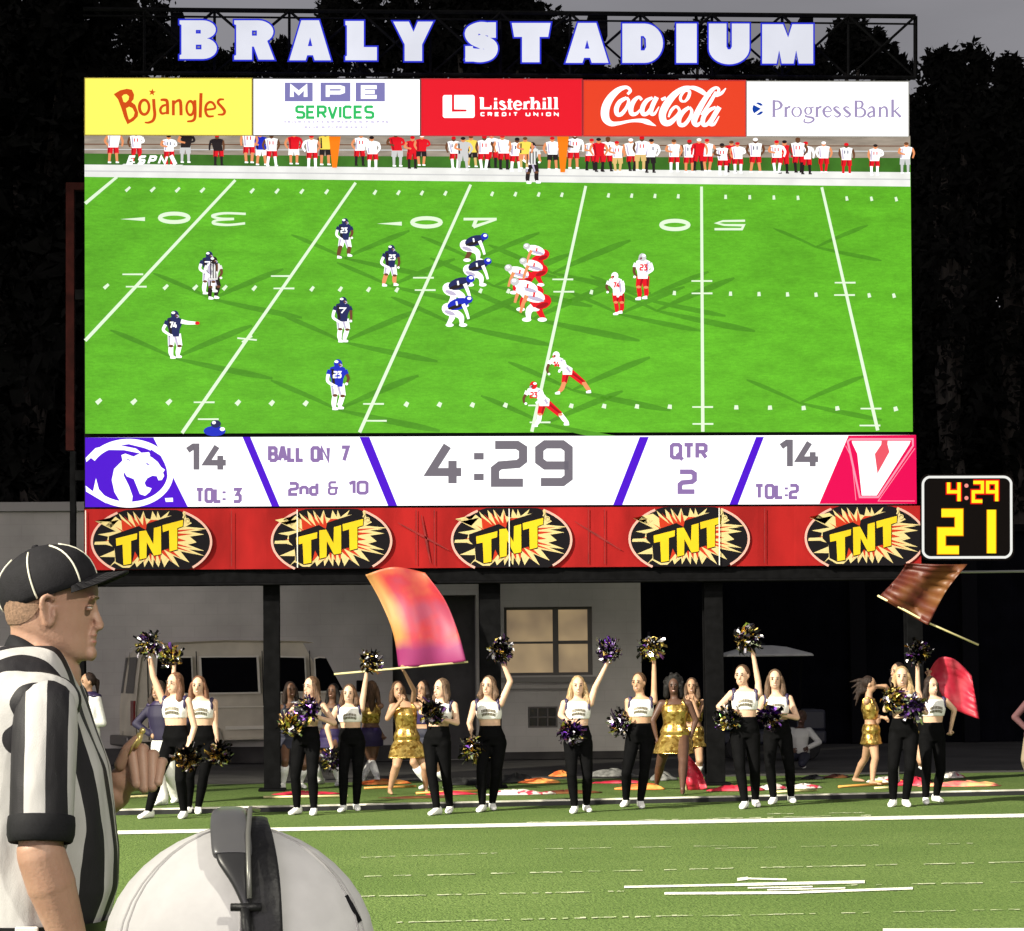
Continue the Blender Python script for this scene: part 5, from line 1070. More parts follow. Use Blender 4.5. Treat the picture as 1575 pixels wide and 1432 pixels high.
        for i in (0, 1): c.ell(shj[i] + EZ*.035*k, (.055*k, .075*k, .035*k), (sd, f, EZ))
        c.loft([ring(1.0, .03)[0:18], [p + EZ*.03*k for p in ring(1.06, .02)]]); remesh(c, .012, 2).build('shoulder_patch', trim_m, T, smooth=True)
        m = MB(); m.quad(tor(.3, R(40), .027), tor(.3, R(140), .027), tor(.62, R(140), .027), tor(.62, R(40), .027)); m.build('chest_panel', trim_m, T); shoes(shoe_m)
    elif style == 'plain':
        torso_cloth('shirt', topmat, .05, 1.02, .016, sleeves=True); legs_cloth('trousers', botmat, .012); shoes(shoe_m)
    PEOPLE[key] = dict(hand=hand, base=base, k=k, T=T, elb=elb, P=P)
    return T

# ---- pom-poms
def foil(n, c, r=.22): return mat('foil_' + n, c, r, 1.0)
PM = [foil('black', (.03, .028, .032)), foil('gold', (.85, .62, .18)), foil('purple', (.22, .09, .42)), foil('silver', (.85, .82, .84)), foil('green', (.2, .8, .12))]
def pom_mesh(seed, wts):
    r = random.Random(seed); m = MB()
    for q in range(360):
        d = V((r.gauss(0, 1), r.gauss(0, 1), r.gauss(0, 1))).normalized(); L = r.uniform(.085, .15); sdv = d.cross(V((r.gauss(0, 1), r.gauss(0, 1), r.gauss(0, 1)))).normalized(); w_ = r.uniform(.010, .024)
        bend = V((r.gauss(0, 1), r.gauss(0, 1), r.gauss(0, 1) - .6)) * .28; p = [d * .015, d * L * .55 + bend * L * .12, d * L * .85 + bend * L * .4, d * L * .95 + bend * L * .85 + V((0, 0, -.012))]
        mi = r.choices(range(5), wts)[0]; tw = r.uniform(-.8, .8); vs = []
        for i_, pp in enumerate(p): s2 = (sdv * math.cos(tw*i_) + d.cross(sdv) * math.sin(tw*i_)) * w_; vs += [pp - s2, pp + s2]
        m.add(vs, [(0,1,3,2),(2,3,5,4),(4,5,7,6)], mi)
    me = m.build('pom_pom', PM); d = me.data; bpy.data.objects.remove(me); return d
PV = [pom_mesh(1, (5, 1.2, 1.0, 2.0, 0)), pom_mesh(2, (5, 2.2, .4, 1.6, 0)), pom_mesh(3, (4, .8, 3, 2.2, 0)), pom_mesh(4, (6, 1.5, .6, 1.2, .25))]
PR = random.Random(5)
def pom(key, px, py, dy, var, label, size=1.0):
    d = PEOPLE[key]; p = d['P'](px, py, dy); o = bpy.data.objects.new('pom_pom', PV[var]); COL.objects.link(o); o.location = p; o.rotation_euler = (PR.uniform(0, 6), PR.uniform(0, 6), PR.uniform(0, 6)); o.scale = (size * d['k'],) * 3
    tag(o, label, 'pom-pom', 'foil pom-poms of the cheer squad')

CG = 'cheerleaders in white crop tops and black leggings'
person('A', 'cheerleader with reddish loose hair leaning left, arm raised high, leftmost of the squad', CG, 1032, (268,1052), (270,1079), (272,1142), ((228,1258),(283,1258)), ((229,1003),(288,1158)), ('out', (299,1118)), face=35, body=18, hair='auburn', hairlen=.28, dyh=(-.02, -.14))
person('B', 'cheerleader half behind the reddish-haired one, arm hanging to the right', CG, 1040, (305,1056), (310,1082), (312,1140), ((290,1251),(305,1251)), ((268,1022),(335,1150)), ('out', (331,1115)), face=5, hair='auburn', hairlen=.3, dyh=(.04, -.04))
person('C', 'dark-haired cheerleader looking left with both pom-poms held before her', CG, 1040, (478,1057), (477,1086), (471,1140), ((457,1252),(483,1253)), ((447,1113),(474,1098)), ((433,1112),(514,1112)), face=40, body=15, hair='brown', hairlen=.24, dyh=(-.2, -.26))
person('D', 'cheerleader raising one straight arm under the end of the flag pole', CG, 1047, (537,1068), (537,1092), (541,1140), ((528,1248),(548,1246)), ((512,1154),(565,1028)), ((503,1120),(560,1062)), face=8, body=0, hair='brown', hairlen=.2, dyh=(-.02, -.04))
person('E', 'brown-haired cheerleader looking left, one pom-pom at her chest, beside the gold dress', CG, 1040, (678,1060), (680,1086), (672,1140), ((672,1253),(692,1250)), ((662,1101),(680,1106)), ((648,1095),(703,1112)), face=45, body=20, hair='light_brown', hairlen=.17, dyh=(-.24, -.22), skn='fair')
person('F', 'cheerleader with short brown bob and curved raised arm in front of the lit window', CG, 1035, (751,1056), (750,1084), (757,1140), ((742,1248),(757,1245)), ((728,1136),(769,1008)), ((722,1112),(785,1048)), face=22, body=5, hair='light_brown', hairlen=.17, dyh=(-.03, -.02))
person('G', 'cheerleader with long blond hair and arm stretched up to the right, under the lit window', CG, 1037, (889,1056), (888,1083), (889,1140), ((884,1250),(902,1248)), ((874,1110),(934,1020)), ((862,1100),(915,1058)), face=0, hair='blond', hairlen=.28, dyh=(-.18, -.03), skn='fair')
person('H', 'tanned cheerleader with a pulled-back bun and raised arm beside the dancer in gold', CG, 1031, (982,1051), (986,1080), (984,1136), ((963,1240),(985,1242)), ((958,1112),(1006,1012)), ((966,1100),(1006,1062)), face=25, body=8, hair='brown', hairstyle='pony', dyh=(-.02, -.04), skn='tan')
person('I', 'cheerleader with hand on hip and arm straight up in front of the golf cart canopy', CG, 1021, (1141,1040), (1146,1068), (1146,1128), ((1146,1243),(1162,1240)), ((1120,1094),(1158,1004)), ((1106,1087),(1166,1048)), face=25, body=8, hair='brown', hairstyle='pony', dyh=(-.06, -.04))
person('J', 'cheerleader with streaked long hair, right of the one with hand on hip', CG, 1025, (1192,1046), (1194,1076), (1196,1130), ((1190,1236),(1217,1234)), ((1176,1103),(1194,1098)), ((1165,1096),(1226,1104)), face=8, hair='light_brown', hairlen=.26, dyh=(-.2, -.22), skn='fair')
person('K', 'blond cheerleader with both pom-poms across her chest near the right edge', CG, 1022, (1387,1042), (1389,1072), (1390,1128), ((1374,1240),(1393,1240)), ((1372,1078),(1405,1084)), ((1362,1092),(1424,1096)), face=10, hair='blond', hairlen=.26, dyh=(-.22, -.24))
person('L', 'dark-haired cheerleader at the right end of the squad in front of the red flag', CG, 1036, (1433,1056), (1436,1080), (1433,1134), ((1424,1236),(1440,1233)), ((1411,1018),(1462,1122)), ((1412,1062),(1468,1092)), face=-25, body=-5, hair='dark', hairlen=.22, dyh=(-.02, .12))
for a in (('A',230,990,-.03,0,'dark pom-pom with pink glints raised highest at the left, before the van window',.95),('A',289,1166,-.16,1,'gold-flecked pom-pom hanging in front of the leaning cheerleader'),('B',263,1012,.05,1,'dark gold pom-pom raised just right of the leftmost raised one',.95),
          ('B',337,1160,-.05,1,'gold and black pom-pom hanging lowest right of the two left cheerleaders'),('C',476,1090,-.3,2,'purple and silver pom-pom at the chest of the cheerleader looking left'),('C',447,1118,-.25,1,'gold pom-pom at the waist of the cheerleader left of the van front'),
          ('D',567,1018,-.05,1,'gold pom-pom held up at the end of the flag pole'),('D',511,1168,-.03,0,'dark pom-pom hanging left of the cheerleader under the flag pole'),('E',664,1098,-.3,0,'silver-flecked pom-pom at the chest beside the gold dress',1.05),
          ('F',768,1000,-.03,0,'brownish pom-pom raised against the dark post left of the window'),('F',730,1150,-.05,1,'large dark pom-pom with a yellow heart hanging before the dark doorway',1.15),('G',937,1004,-.04,2,'purple pom-pom raised right of the lit window',1.0),('G',876,1126,-.22,2,'purple pom-pom at the hip below the lit window',1.05),
          ('H',1000,995,-.06,1,'gold pom-pom raised at the corner of the grey building'),('H',955,1113,-.05,0,'dark pom-pom at the hip left of the dancer in gold'),('I',1147,984,-.05,1,'gold-green pom-pom raised above the golf cart canopy',1.1),('I',1119,1107,-.12,3,'green-flecked pom-pom at the hip in front of the scoreboard post'),
          ('J',1184,1104,-.28,2,'purple and gold pom-pom at the waist right of the green-flecked one'),('K',1372,1074,-.28,1,'yellow-flecked pom-pom at the left side of the blond right-hand cheerleader'),('K',1403,1086,-.3,2,'purple pom-pom at the right side of the blond right-hand cheerleader'),('L',1412,1003,-.03,0,'dark pom-pom raised at the top of the red flag')):
    pom(*a)

DG = 'dancers and colour guard behind the squad'
purple_m = mat('purple_cloth', (.022, .011, .075), .6); navy_m = mat('navy_cloth', (.012, .013, .03), .7); red_cl = mat('red_shirt', (.3, .02, .03), .7); pinkish = mat('pink_shirt', (.10, .04, .045), .8)
person('M', 'dancer in a short gold sequin dress shading her face with one hand', DG, 1040, (612,1062), (622,1088), (626,1140), ((600,1222),(655,1220)), ((616,1078),(650,1076)), ((596,1105),(662,1100)), face=-15, skn='tan', hair='brown', hairlen=.24, style='gold_dress', bare=True, dyh=(-.22, -.1), build=1.1)
person('N', 'dancer with a big dark afro in a wide gold sequin dress', DG, 1030, (1036,1056), (1038,1084), (1038,1132), ((1010,1213),(1050,1222)), ((1010,1135),(1062,1136)), ((1004,1108),(1070,1108)), face=5, skn='dark', hair='black', hairstyle='afro', style='gold_dress', dyh=(-.02, -.02), build=1.18, bare=True)
person('O', 'dancer in gold shorts walking to the right with her dark hair flying back', DG, 1033, (1338,1053), (1336,1080), (1340,1130), ((1316,1203),(1342,1208)), ((1360,1104),(1352,1108)), ('back', 'back'), face=-80, body=-70, skn='tan', hair='dark', hairstyle='windblown', style='gold_shorts', dyh=(-.05, -.1), bare=True)
person('P', 'fair long-haired dancer in gold half hidden behind the afro-haired one', DG, 1034, (1064,1056), (1066,1082), (1066,1134), ((1060,1206),(1074,1206)), ((1058,1078),(1066,1076)), ('down', 'down'), face=10, skn='tan', hair='light_brown', hairlen=.25, style='gold_shorts', dyh=(-.2, -.2))
person('Q', 'dancer seen from behind with long brown hair, purple shorts and white boots', DG, 1036, (572,1060), (570,1088), (570,1134), ((560,1203),(580,1203)), ((556,1130),(588,1130)), ('out', 'out'), face=180, skn='brown', hair='brown', hairlen=.36, style='gold_shorts', botmat=purple_m, dyh=(0, 0))
person('R', 'dark-haired dancer in a dark outfit and white boots behind the left cheerleaders', DG, 1040, (447,1062), (446,1090), (446,1136), ((435,1214),(462,1212)), ((430,1128),(466,1128)), ('out', 'out'), face=-20, skn='brown', hair='dark', hairlen=.26, style='gold_shorts', topmat=navy_m, botmat=navy_m, dyh=(0, 0))
person('R2', 'dark-haired dancer with white boots between the two cheerleaders at the van front', DG, 1042, (512,1064), (510,1090), (508,1136), ((493,1206),(521,1208)), ((492,1130),(526,1130)), ('out', 'out'), face=20, skn='brown', hair='black', hairlen=.3, style='gold_shorts', topmat=navy_m, botmat=purple_m, dyh=(0, 0))
person('S', 'colour guard member reaching up to the pole of the big red flag', DG, 1038, (650,1060), (648,1088), (654,1136), ((657,1213),(689,1212)), ((621,1032),(672,1120)), ((637,1062),'out'), face=30, skn='tan', hair='dark', hairlen=.24, style='gold_shorts', topmat=purple_m, botmat=navy_m, dyh=(-.5, 0))
person('T', 'band member in purple top and wide white trousers behind the leaning cheerleader', 'band members in white', 1042, (243,1062), (247,1090), (253,1142), ((250,1238),(272,1234)), ((232,1130),(262,1128)), ('out', 'out'), face=25, skn='tan', hair='dark', hairlen=.2, style='band', topmat=mat('dark_violet', (.009, .006, .03), .7), dyh=(-.05, -.15))
person('U', 'band member in white uniform with dark shoulder patches, between the referee and the van', 'band members in white', 1030, (134,1050), (138,1076), (137,1140), ((128,1226),(148,1226)), ((122,1118),(128,1114)), ((118,1100),(158,1112)), face=55, body=45, skn='tan', hair='dark', hairstyle='pony', style='band', dyh=(-.15, -.2))
person('W', 'dark-haired colour guard member stretching one arm left above the blond cheerleader', DG, 1012, (1380,1034), (1385,1066), (1396,1124), ((1378,1204),(1424,1202)), ((1338,1056),(1428,1040)), ((1362,1056),(1424,1070)), face=60, body=20, skn='tan', hair='dark', hairlen=.18, style='gold_shorts', topmat=purple_m, botmat=seq_m, dyh=(-.05, .02))
person('V', 'person in a pale shirt and cap sitting low in front of the golf cart', DG, 1094, (1233,1104), (1231,1126), (1230,1161), ((1216,1181),(1236,1181)), ((1219,1152),(1243,1150)), ('out', 'out'), hfix=1.5, face=20, skn='dark', hair='light_brown', hairstyle='short', style='plain', topmat=mat('pale_shirt', (.55, .55, .53), .8), botmat=navy_m, dyh=(-.3, -.3))
person('X', 'person in a dusty pink shirt cut off by the right edge', DG, 1036, (1593,1056), (1595,1084), (1593,1136), ((1585,1204),(1601,1204)), ((1580,1122),(1609,1130)), ('out', 'out'), face=20, skn='tan', hair='brown', hairlen=.15, style='plain', topmat=pinkish, botmat=mat('khaki_cloth', (.22, .18, .12), .8), dyh=(-.05, 0))

# ---- flags
def clothmat(n, stops, scale=2.2, rough=.5, panels=False):
    m = bpy.data.materials.new(n); m.use_nodes = True; t = m.node_tree; b = t.nodes['Principled BSDF']; b.inputs['Roughness'].default_value = rough
    tcn = t.nodes.new('ShaderNodeTexCoord'); nz = t.nodes.new('ShaderNodeTexNoise'); nz.inputs['Scale'].default_value = scale; nz.inputs['Detail'].default_value = 3; t.links.new(tcn.outputs['Object'], nz.inputs[0])
    cr_ = t.nodes.new('ShaderNodeValToRGB'); t.links.new(nz.outputs[0], cr_.inputs[0]); e = cr_.color_ramp.elements
    e[0].position, e[0].color = stops[0][0], stops[0][1] + (1,); e[1].position, e[1].color = stops[-1][0], stops[-1][1] + (1,)
    for p, c in stops[1:-1]: x = e.new(p); x.color = c + (1,)
    if not panels: t.links.new(cr_.outputs[0], b.inputs['Base Color']); return m
    uvs = t.nodes.new('ShaderNodeSeparateXYZ'); t.links.new(tcn.outputs['UV'], uvs.inputs[0]); prev = cr_.outputs[0]     # dyed panels of the silk, soft-edged
    def band(sock, lo, hi, wob):
        ad = t.nodes.new('ShaderNodeMath'); ad.operation = 'MULTIPLY_ADD'; ad.inputs[1].default_value = wob; t.links.new(nz.outputs[0], ad.inputs[0]); t.links.new(sock, ad.inputs[2])
        r = t.nodes.new('ShaderNodeMapRange'); r.inputs[1].default_value = lo; r.inputs[2].default_value = hi; t.links.new(ad.outputs[0], r.inputs[0]); return r.outputs[0]
    for fac, colr in ((band(uvs.outputs[0], .42, .26, .25), (.50, .24, .07)), (band(uvs.outputs[1], .84, .96, .25), (.26, .025, .12))):
        mi = t.nodes.new('ShaderNodeMix'); mi.data_type = 'RGBA'; t.links.new(fac, mi.inputs[0]); t.links.new(prev, mi.inputs[6]); mi.inputs[7].default_value = colr + (1,); prev = mi.outputs[2]
    t.links.new(prev, b.inputs['Base Color']); return m
silk = clothmat('flag_silk', [(.36, (.34, .05, .10)), (.5, (.46, .035, .05)), (.64, (.50, .11, .05))], 1.8, panels=True)
silk2 = clothmat('flag_dark_silk', [(.35, (.06, .010, .010)), (.5, (.10, .020, .010)), (.65, (.15, .06, .016))], 2)
silk3 = clothmat('flag_red_silk', [(.35, (.36, .014, .03)), (.5, (.50, .02, .05)), (.66, (.60, .10, .13))], 2)
pole_m = mat('flag_pole', (.7, .62, .32), .4); orange_m = mat('orange_pole', (.7, .33, .08), .5)
def flag(label, base, top, bottom, left, right, pole, m_, wave=.05, dy=0.0, ndy=0.0, prad=.014):
    """cloth from four edge curves given in the photo (top, bottom run left to right; left, right run top to bottom)"""
    loc = onplane(pole[0][0], pole[0][1], base, dy); T = thing('flag', label, 'flag', loc, 'colour guard flags')
    cur = lambda c, t: V(catmull([tuple(map(float, p)) for p in c], sub=8)[int(round(t * (len(c) - 1) * 8))])
    m = MB(); nu, nv = 16, 24
    for j in range(nv + 1):
        for i in range(nu + 1):
            u, v = i / nu, j / nv
            c = cur(top, u)*(1-v) + cur(bottom, u)*v + cur(left, v)*(1-u) + cur(right, v)*u - (V(top[0])*(1-u)*(1-v) + V(top[-1])*u*(1-v) + V(bottom[0])*(1-u)*v + V(bottom[-1])*u*v)
            m.v.append(onplane(c.x, c.y, base, dy + ndy*(1-v) + wave*math.sin(u*9 + v*2.5) + wave*.6*math.sin(v*8 - u*3)))
    for j in range(nv):
        for i in range(nu): a = j*(nu+1)+i; m.f.append((a, a+1, a+nu+2, a+nu+1)); m.m.append(0)
    o = m.build('cloth', m_, T, smooth=True); uvl = o.data.uv_layers.new(name='cloth_uv')
    for lp_ in o.data.loops: uvl.data[lp_.index].uv = ((lp_.vertex_index % (nu+1))/nu, (lp_.vertex_index // (nu+1))/nv)
    sm_ = o.modifiers.new('solid', 'SOLIDIFY'); sm_.thickness = .004
    m = MB(); m.tube([onplane(p[0], p[1], base, dy - .01) for p in pole], prad, 8); m.build('pole', pole_m, T, smooth=True)
fb = PEOPLE['S']['base']
flag('big red and orange silk flag swung below the banner', fb, [(562,884),(605,872),(654,881)], [(613,1026),(665,1024),(717,1017)], [(562,884),(585,925),(605,975),(613,1026)], [(654,881),(684,922),(704,970),(717,1017)], [(514,1037),(613,1028),(720,1018)], silk, .05, dy=-.55)
flag('dim brown-red flag tossed in the air under the play clock', onplane(1430, 1200, fb, -1.0), [(1395,866),(1440,868),(1488,868)], [(1352,918),(1392,942),(1428,962)], [(1395,866),(1378,890),(1352,918)], [(1488,868),(1455,910),(1428,962)], [(1350,916),(1428,958),(1505,992)], silk2, .06, dy=0)
wb = PEOPLE['W']['base']
flag('bright red flag billowing behind the right-end cheerleader', wb, [(1428,1034),(1444,1012),(1468,1014),(1494,1038)], [(1440,1072),(1462,1088),(1484,1098),(1506,1106)], [(1428,1034),(1432,1054),(1440,1072)], [(1494,1038),(1500,1070),(1506,1106)], [(1426,1028),(1436,1056),(1446,1090)], silk3, .05, dy=.25)
nb = PEOPLE['N']['base']
flag('pink and red flag drooping to the ground behind the afro-haired dancer', nb, [(1046,1162),(1056,1160),(1064,1168)], [(1056,1216),(1072,1217),(1088,1212)], [(1046,1162),(1050,1190),(1056,1216)], [(1064,1168),(1078,1186),(1088,1212)], [(1044,1158),(1050,1186),(1056,1217)], silk3, .05, dy=.35)

# ---- gear lying on the turf
GR = random.Random(21)
HM = {'red': silk3, 'orange': clothmat('orange_cloth', [(.35, (.75, .12, .03)), (.65, (.9, .4, .1))], 6), 'dark_red': silk2, 'black': mat('bag_black', (.012, .012, .013), .7, nscale=9, namt=.4), 'white': clothmat('white_red_cloth', [(.4, (.75, .7, .66)), (.55, (.7, .62, .6)), (.62, (.55, .04, .08))], 9), 'grey': mat('bag_grey', (.2, .2, .19), .6, nscale=12, namt=.4), 'pink': clothmat('pink_orange_cloth', [(.35, (.75, .12, .14)), (.5, (.85, .28, .2)), (.65, (.9, .5, .2))], 5)}
def heap(px, py, wpx, hpx, c, name, label, cat, dpt=.15):
    p = gp(px, py); s = F / depth(p); rx = wpx / s / 2; h = hpx / s * .42; m = MB(); n = 22; rings = []
    r = random.Random(px)
    ph = [r.uniform(0, 6) for _ in range(4)]
    for q, (rr_, hh) in enumerate(((1.0, -.003), (1.0, .25), (.86, .55), (.6, .82), (.3, .96), (.05, 1.0))):
        rings.append([p + V((rx * rr_ * math.cos(a) * (1 + .26*math.sin(3*a + ph[0]) + .14*math.sin(7*a + ph[1])), dpt * rr_ * math.sin(a) * (1 + .14*math.sin(2*a + ph[2])), max(-.003, h * hh * (1 + (.4*math.sin(4*a + ph[3] + q) + .3*math.sin(9*a + q*2)) * (hh > 0))))) for a in [2*math.pi*j/n for j in range(n)]])
    m.loft(rings); o = m.build(name, HM[c], loc=p, smooth=True); tag(o, label, cat, 'colour guard gear on the turf')
for a in ((470,1222,90,9,'red','folded_flag','folded red flag lying below the first pair of white boots','flag'),(585,1206,80,12,'orange','folded_flag','orange-red folded flag below the dancer seen from behind','flag'),(640,1227,100,4,'dark_red','folded_flag','flat dark red flag at the feet of the gold-dress dancer','flag'),(712,1207,62,18,'black','equipment_bag','black bag lying right of the rightmost white boots','bag'),
          (690,1222,70,8,'red','folded_flag','small red flag bundle below the black bag','flag'),(795,1222,92,13,'white','folded_flag','white and red flag bundle right of the short-bobbed cheerleader','flag'),(868,1220,90,9,'dark_red','folded_flag','dark red and black flag bundle left of the blond cheerleader','flag'),(793,1204,64,24,'black','equipment_bag','dark boxy bag behind the white flag bundle','bag'),
          (832,1204,60,12,'orange','folded_flag','small orange bundle beside the dark boxy bag','flag'),(866,1194,34,14,'orange','folded_flag','round orange bundle behind the blond cheerleader','flag'),(938,1194,66,18,'grey','equipment_bag','grey bag lying between the blond and the bun-haired cheerleader','bag'),(955,1204,80,7,'red','folded_flag','thin red flag in front of the grey bag','flag'),
          (990,1214,70,15,'orange','folded_flag','orange-red bundle behind the bun-haired cheerleader','flag'),(1018,1200,40,20,'grey','equipment_bag','grey see-through bag left of the drooping flag','bag'),(1130,1216,76,14,'red','folded_flag','bright red bundle behind the hand-on-hip cheerleader','flag'),(1185,1214,44,13,'white','folded_flag','white bundle between the two cheerleaders at the golf cart','flag'),
          (1236,1212,46,11,'white','folded_flag','pink and white bundle right of the streak-haired cheerleader','flag'),(1252,1198,34,10,'black','equipment_bag','small dark bag on the apron left of the walking dancer','bag'),(1288,1196,40,9,'dark_red','folded_flag','small dull red bundle behind the walking dancer','flag'),(1360,1203,40,14,'white','folded_flag','white bundle on yellow pole left of the blond right-hand cheerleader','flag'),
          (1412,1208,50,20,'red','folded_flag','red bundle between the two right-end cheerleaders','flag'),(1486,1209,110,13,'pink','folded_flag','long pink and orange flag lying at the far right','flag'),(1466,1196,34,14,'white','folded_flag','small white bundle behind the long pink flag','flag')): heap(*a)
def lpole(x0, y0, x1, y1, mm, label):
    a, b_ = gp(x0, y0), gp(x1, y1); a.z = b_.z = .016; m = MB(); m.tube([a, b_], .016, 8); tag(m.build('flag_pole', mm, loc=a, smooth=True), label, 'pole', 'loose flag poles on the turf')
lpole(405, 1228, 535, 1226, pole_m, 'pale yellow pole lying in front of the left scoreboard post'); lpole(1195, 1220, 1256, 1217, pole_m, 'short yellow pole lying by the streak-haired cheerleader'); lpole(1290, 1212, 1365, 1207, orange_m, 'orange pole lying under the walking dancer'); lpole(1345, 1214, 1376, 1213, pole_m, 'yellow pole lying left of the blond right-hand cheerleader'); lpole(1345, 1204, 1420, 1202, orange_m, 'orange pole lying behind the right-hand pair of cheerleaders'); lpole(180, 1229, 262, 1224, pole_m, 'yellow pole lying behind the referee'); lpole(560, 1214, 640, 1211, orange_m, 'orange pole lying among the white boots'); lpole(640, 1222, 740, 1218, orange_m, 'orange pole lying right of the gold-dress dancer')
# ================================================================ REFEREE in the foreground
def stripe_mat(name, axis, period, phase, wob=.006):
    m = bpy.data.materials.new(name); m.use_nodes = True; t = m.node_tree; b = t.nodes['Principled BSDF']; b.inputs['Roughness'].default_value = .6; b.inputs['Specular IOR Level'].default_value = .3
    tcn = t.nodes.new('ShaderNodeTexCoord'); dp = t.nodes.new('ShaderNodeVectorMath'); dp.operation = 'DOT_PRODUCT'; dp.inputs[1].default_value = axis; t.links.new(tcn.outputs['Object'], dp.inputs[0])
    nz = t.nodes.new('ShaderNodeTexNoise'); nz.inputs['Scale'].default_value = 7; t.links.new(tcn.outputs['Object'], nz.inputs[0])
    ma = t.nodes.new('ShaderNodeMath'); ma.operation = 'MULTIPLY_ADD'; ma.inputs[1].default_value = wob * 2; t.links.new(nz.outputs[0], ma.inputs[0]); t.links.new(dp.outputs['Value'], ma.inputs[2])
    mb = t.nodes.new('ShaderNodeMath'); mb.operation = 'MULTIPLY_ADD'; mb.inputs[1].default_value = 1 / period; mb.inputs[2].default_value = phase - wob / period; t.links.new(ma.outputs[0], mb.inputs[0])
    fr = t.nodes.new('ShaderNodeMath'); fr.operation = 'FRACT'; t.links.new(mb.outputs[0], fr.inputs[0]); gt = t.nodes.new('ShaderNodeMath'); gt.operation = 'GREATER_THAN'; gt.inputs[1].default_value = .5; t.links.new(fr.outputs[0], gt.inputs[0])
    mi = t.nodes.new('ShaderNodeMix'); mi.data_type = 'RGBA'; mi.inputs[6].default_value = (.014, .013, .016, 1); mi.inputs[7].default_value = (.47, .46, .455, 1); t.links.new(gt.outputs[0], mi.inputs[0]); t.links.new(mi.outputs[2], b.inputs['Base Color'])
    w = t.nodes.new('ShaderNodeTexNoise'); w.inputs['Scale'].default_value = 9; w.inputs['Detail'].default_value = 3; mp3 = t.nodes.new('ShaderNodeMapping'); mp3.inputs['Scale'].default_value = (1, 1, .35); t.links.new(tcn.outputs['Object'], mp3.inputs[0]); t.links.new(mp3.outputs[0], w.inputs[0])
    kn = t.nodes.new('ShaderNodeTexNoise'); kn.inputs['Scale'].default_value = 420; t.links.new(tcn.outputs['Object'], kn.inputs[0])
    ad = t.nodes.new('ShaderNodeMath'); ad.operation = 'MULTIPLY_ADD'; ad.inputs[1].default_value = .03; t.links.new(kn.outputs[0], ad.inputs[0]); t.links.new(w.outputs[0], ad.inputs[2])
    bp = t.nodes.new('ShaderNodeBump'); bp.inputs['Strength'].default_value = .55; bp.inputs['Distance'].default_value = .035; t.links.new(ad.outputs[0], bp.inputs['Height']); t.links.new(bp.outputs[0], b.inputs['Normal'])
    return m
DR = 4.72; rbase = CAMLOC + EY * DR + EX * ((70 - 787.5) / F * DR); rbase.z = 0
RP = lambda px, py, dy=0.0: onplane(px, py, rbase, dy)
REF = thing('person', 'referee in black cap and striped shirt standing close at the left, facing right', 'person', rbase)
ra = R(9); rf = EX * math.cos(ra) + EY * math.sin(ra); rn = EX * math.sin(ra) - EY * math.cos(ra)      # forward, and his right (towards the camera)
hz_ = lambda u, v: (u / 5.966, 820 + v / 5.966)
def hpt(u, v, lat=0.0):           # head plane point: photo outline, lateral offset
    p = RP(*hz_(u, v)); return p + rn * lat - 0 * rf
def hring(v, uf, ub, hw, n=28, pf=.9):
    a, b_ = hpt(uf, v), hpt(ub, v); c = (a + b_) / 2; hd = (a - b_).length / 2; out = []
    for j in range(n):
        t_ = 2*math.pi*j/n; cx, sy = math.cos(t_), math.sin(t_)
        w_ = hw * (1 if cx < .25 else 1 - .22 * (cx - .25)); out.append(c + rf * (hd * cx) + rn * (w_ * math.copysign(abs(sy) ** pf, sy)))
    return out
HRG = [(1172,790,600,.022),(1145,825,520,.036),(1100,838,440,.047),(1050,838,360,.055),(1000,840,280,.061),(950,843,200,.065),(890,850,130,.069),(830,858,85,.072),(760,864,62,.0745),(700,872,50,.076),(650,872,44,.077),(600,890,38,.0775),(540,898,34,.078),(450,885,34,.078),(350,810,90,.070),(250,690,190,.055),(205,600,280,.034),(185,500,380,.012)]
b = MB(); b.loft([hring(*h) for h in HRG])
b.cap(hpt(455, 1330), hpt(352, 860), .068, .060, 18); b.cap(hpt(520, 1230), hpt(560, 1080), .045, .045, 14)
b.loft([[hpt(u, v) + rn*w_ for u, w_ in ((uf, 0), (uf-20, hw*.6), (uf-75, hw), (uf-75, -hw), (uf-20, -hw*.6))] for v, uf, hw in ((625,886,.010),(690,902,.010),(760,928,.012),(810,950,.0155),(845,964,.018),(868,955,.018),(888,925,.016),(900,880,.012))])
for sg in (-1, 1):
    b.ell(hpt(905, 862, .014*sg), (.012, .008, .008), (rf, rn, EZ), 10); b.ell(hpt(866, 598, .030*sg), (.007, .026, .006), (rf, rn, EZ), 12)
b.ell(hpt(852, 936), (.010, .024, .0075), (rf, rn, EZ), 12); b.ell(hpt(845, 1000), (.011, .021, .008), (rf, rn, EZ), 12); b.ell(hpt(833, 1105), (.014, .022, .017), (rf, rn, EZ), 12)
for sg in (1, -1):      # ears: thin plate, rolled rim, lobe
    b.ell(hpt(465, 715, .073*sg), (.015, .006, .026), (rf, rn, EZ), 12)
    b.tube([hpt(510, 640, .080*sg), hpt(500, 598, .085*sg), hpt(455, 580, .089*sg), hpt(412, 612, .092*sg), hpt(402, 680, .092*sg), hpt(420, 760, .088*sg), hpt(450, 830, .082*sg), hpt(490, 865, .079*sg)], [.004, .0052, .006, .0065, .0062, .006, .0075, .006], 8)
    b.tube([hpt(505, 700, .079*sg), hpt(515, 760, .081*sg), hpt(505, 830, .080*sg)], [.005, .006, .005], 8); b.tube([hpt(440, 660, .083*sg), hpt(432, 730, .083*sg), hpt(455, 800, .081*sg)], .0042, 6)
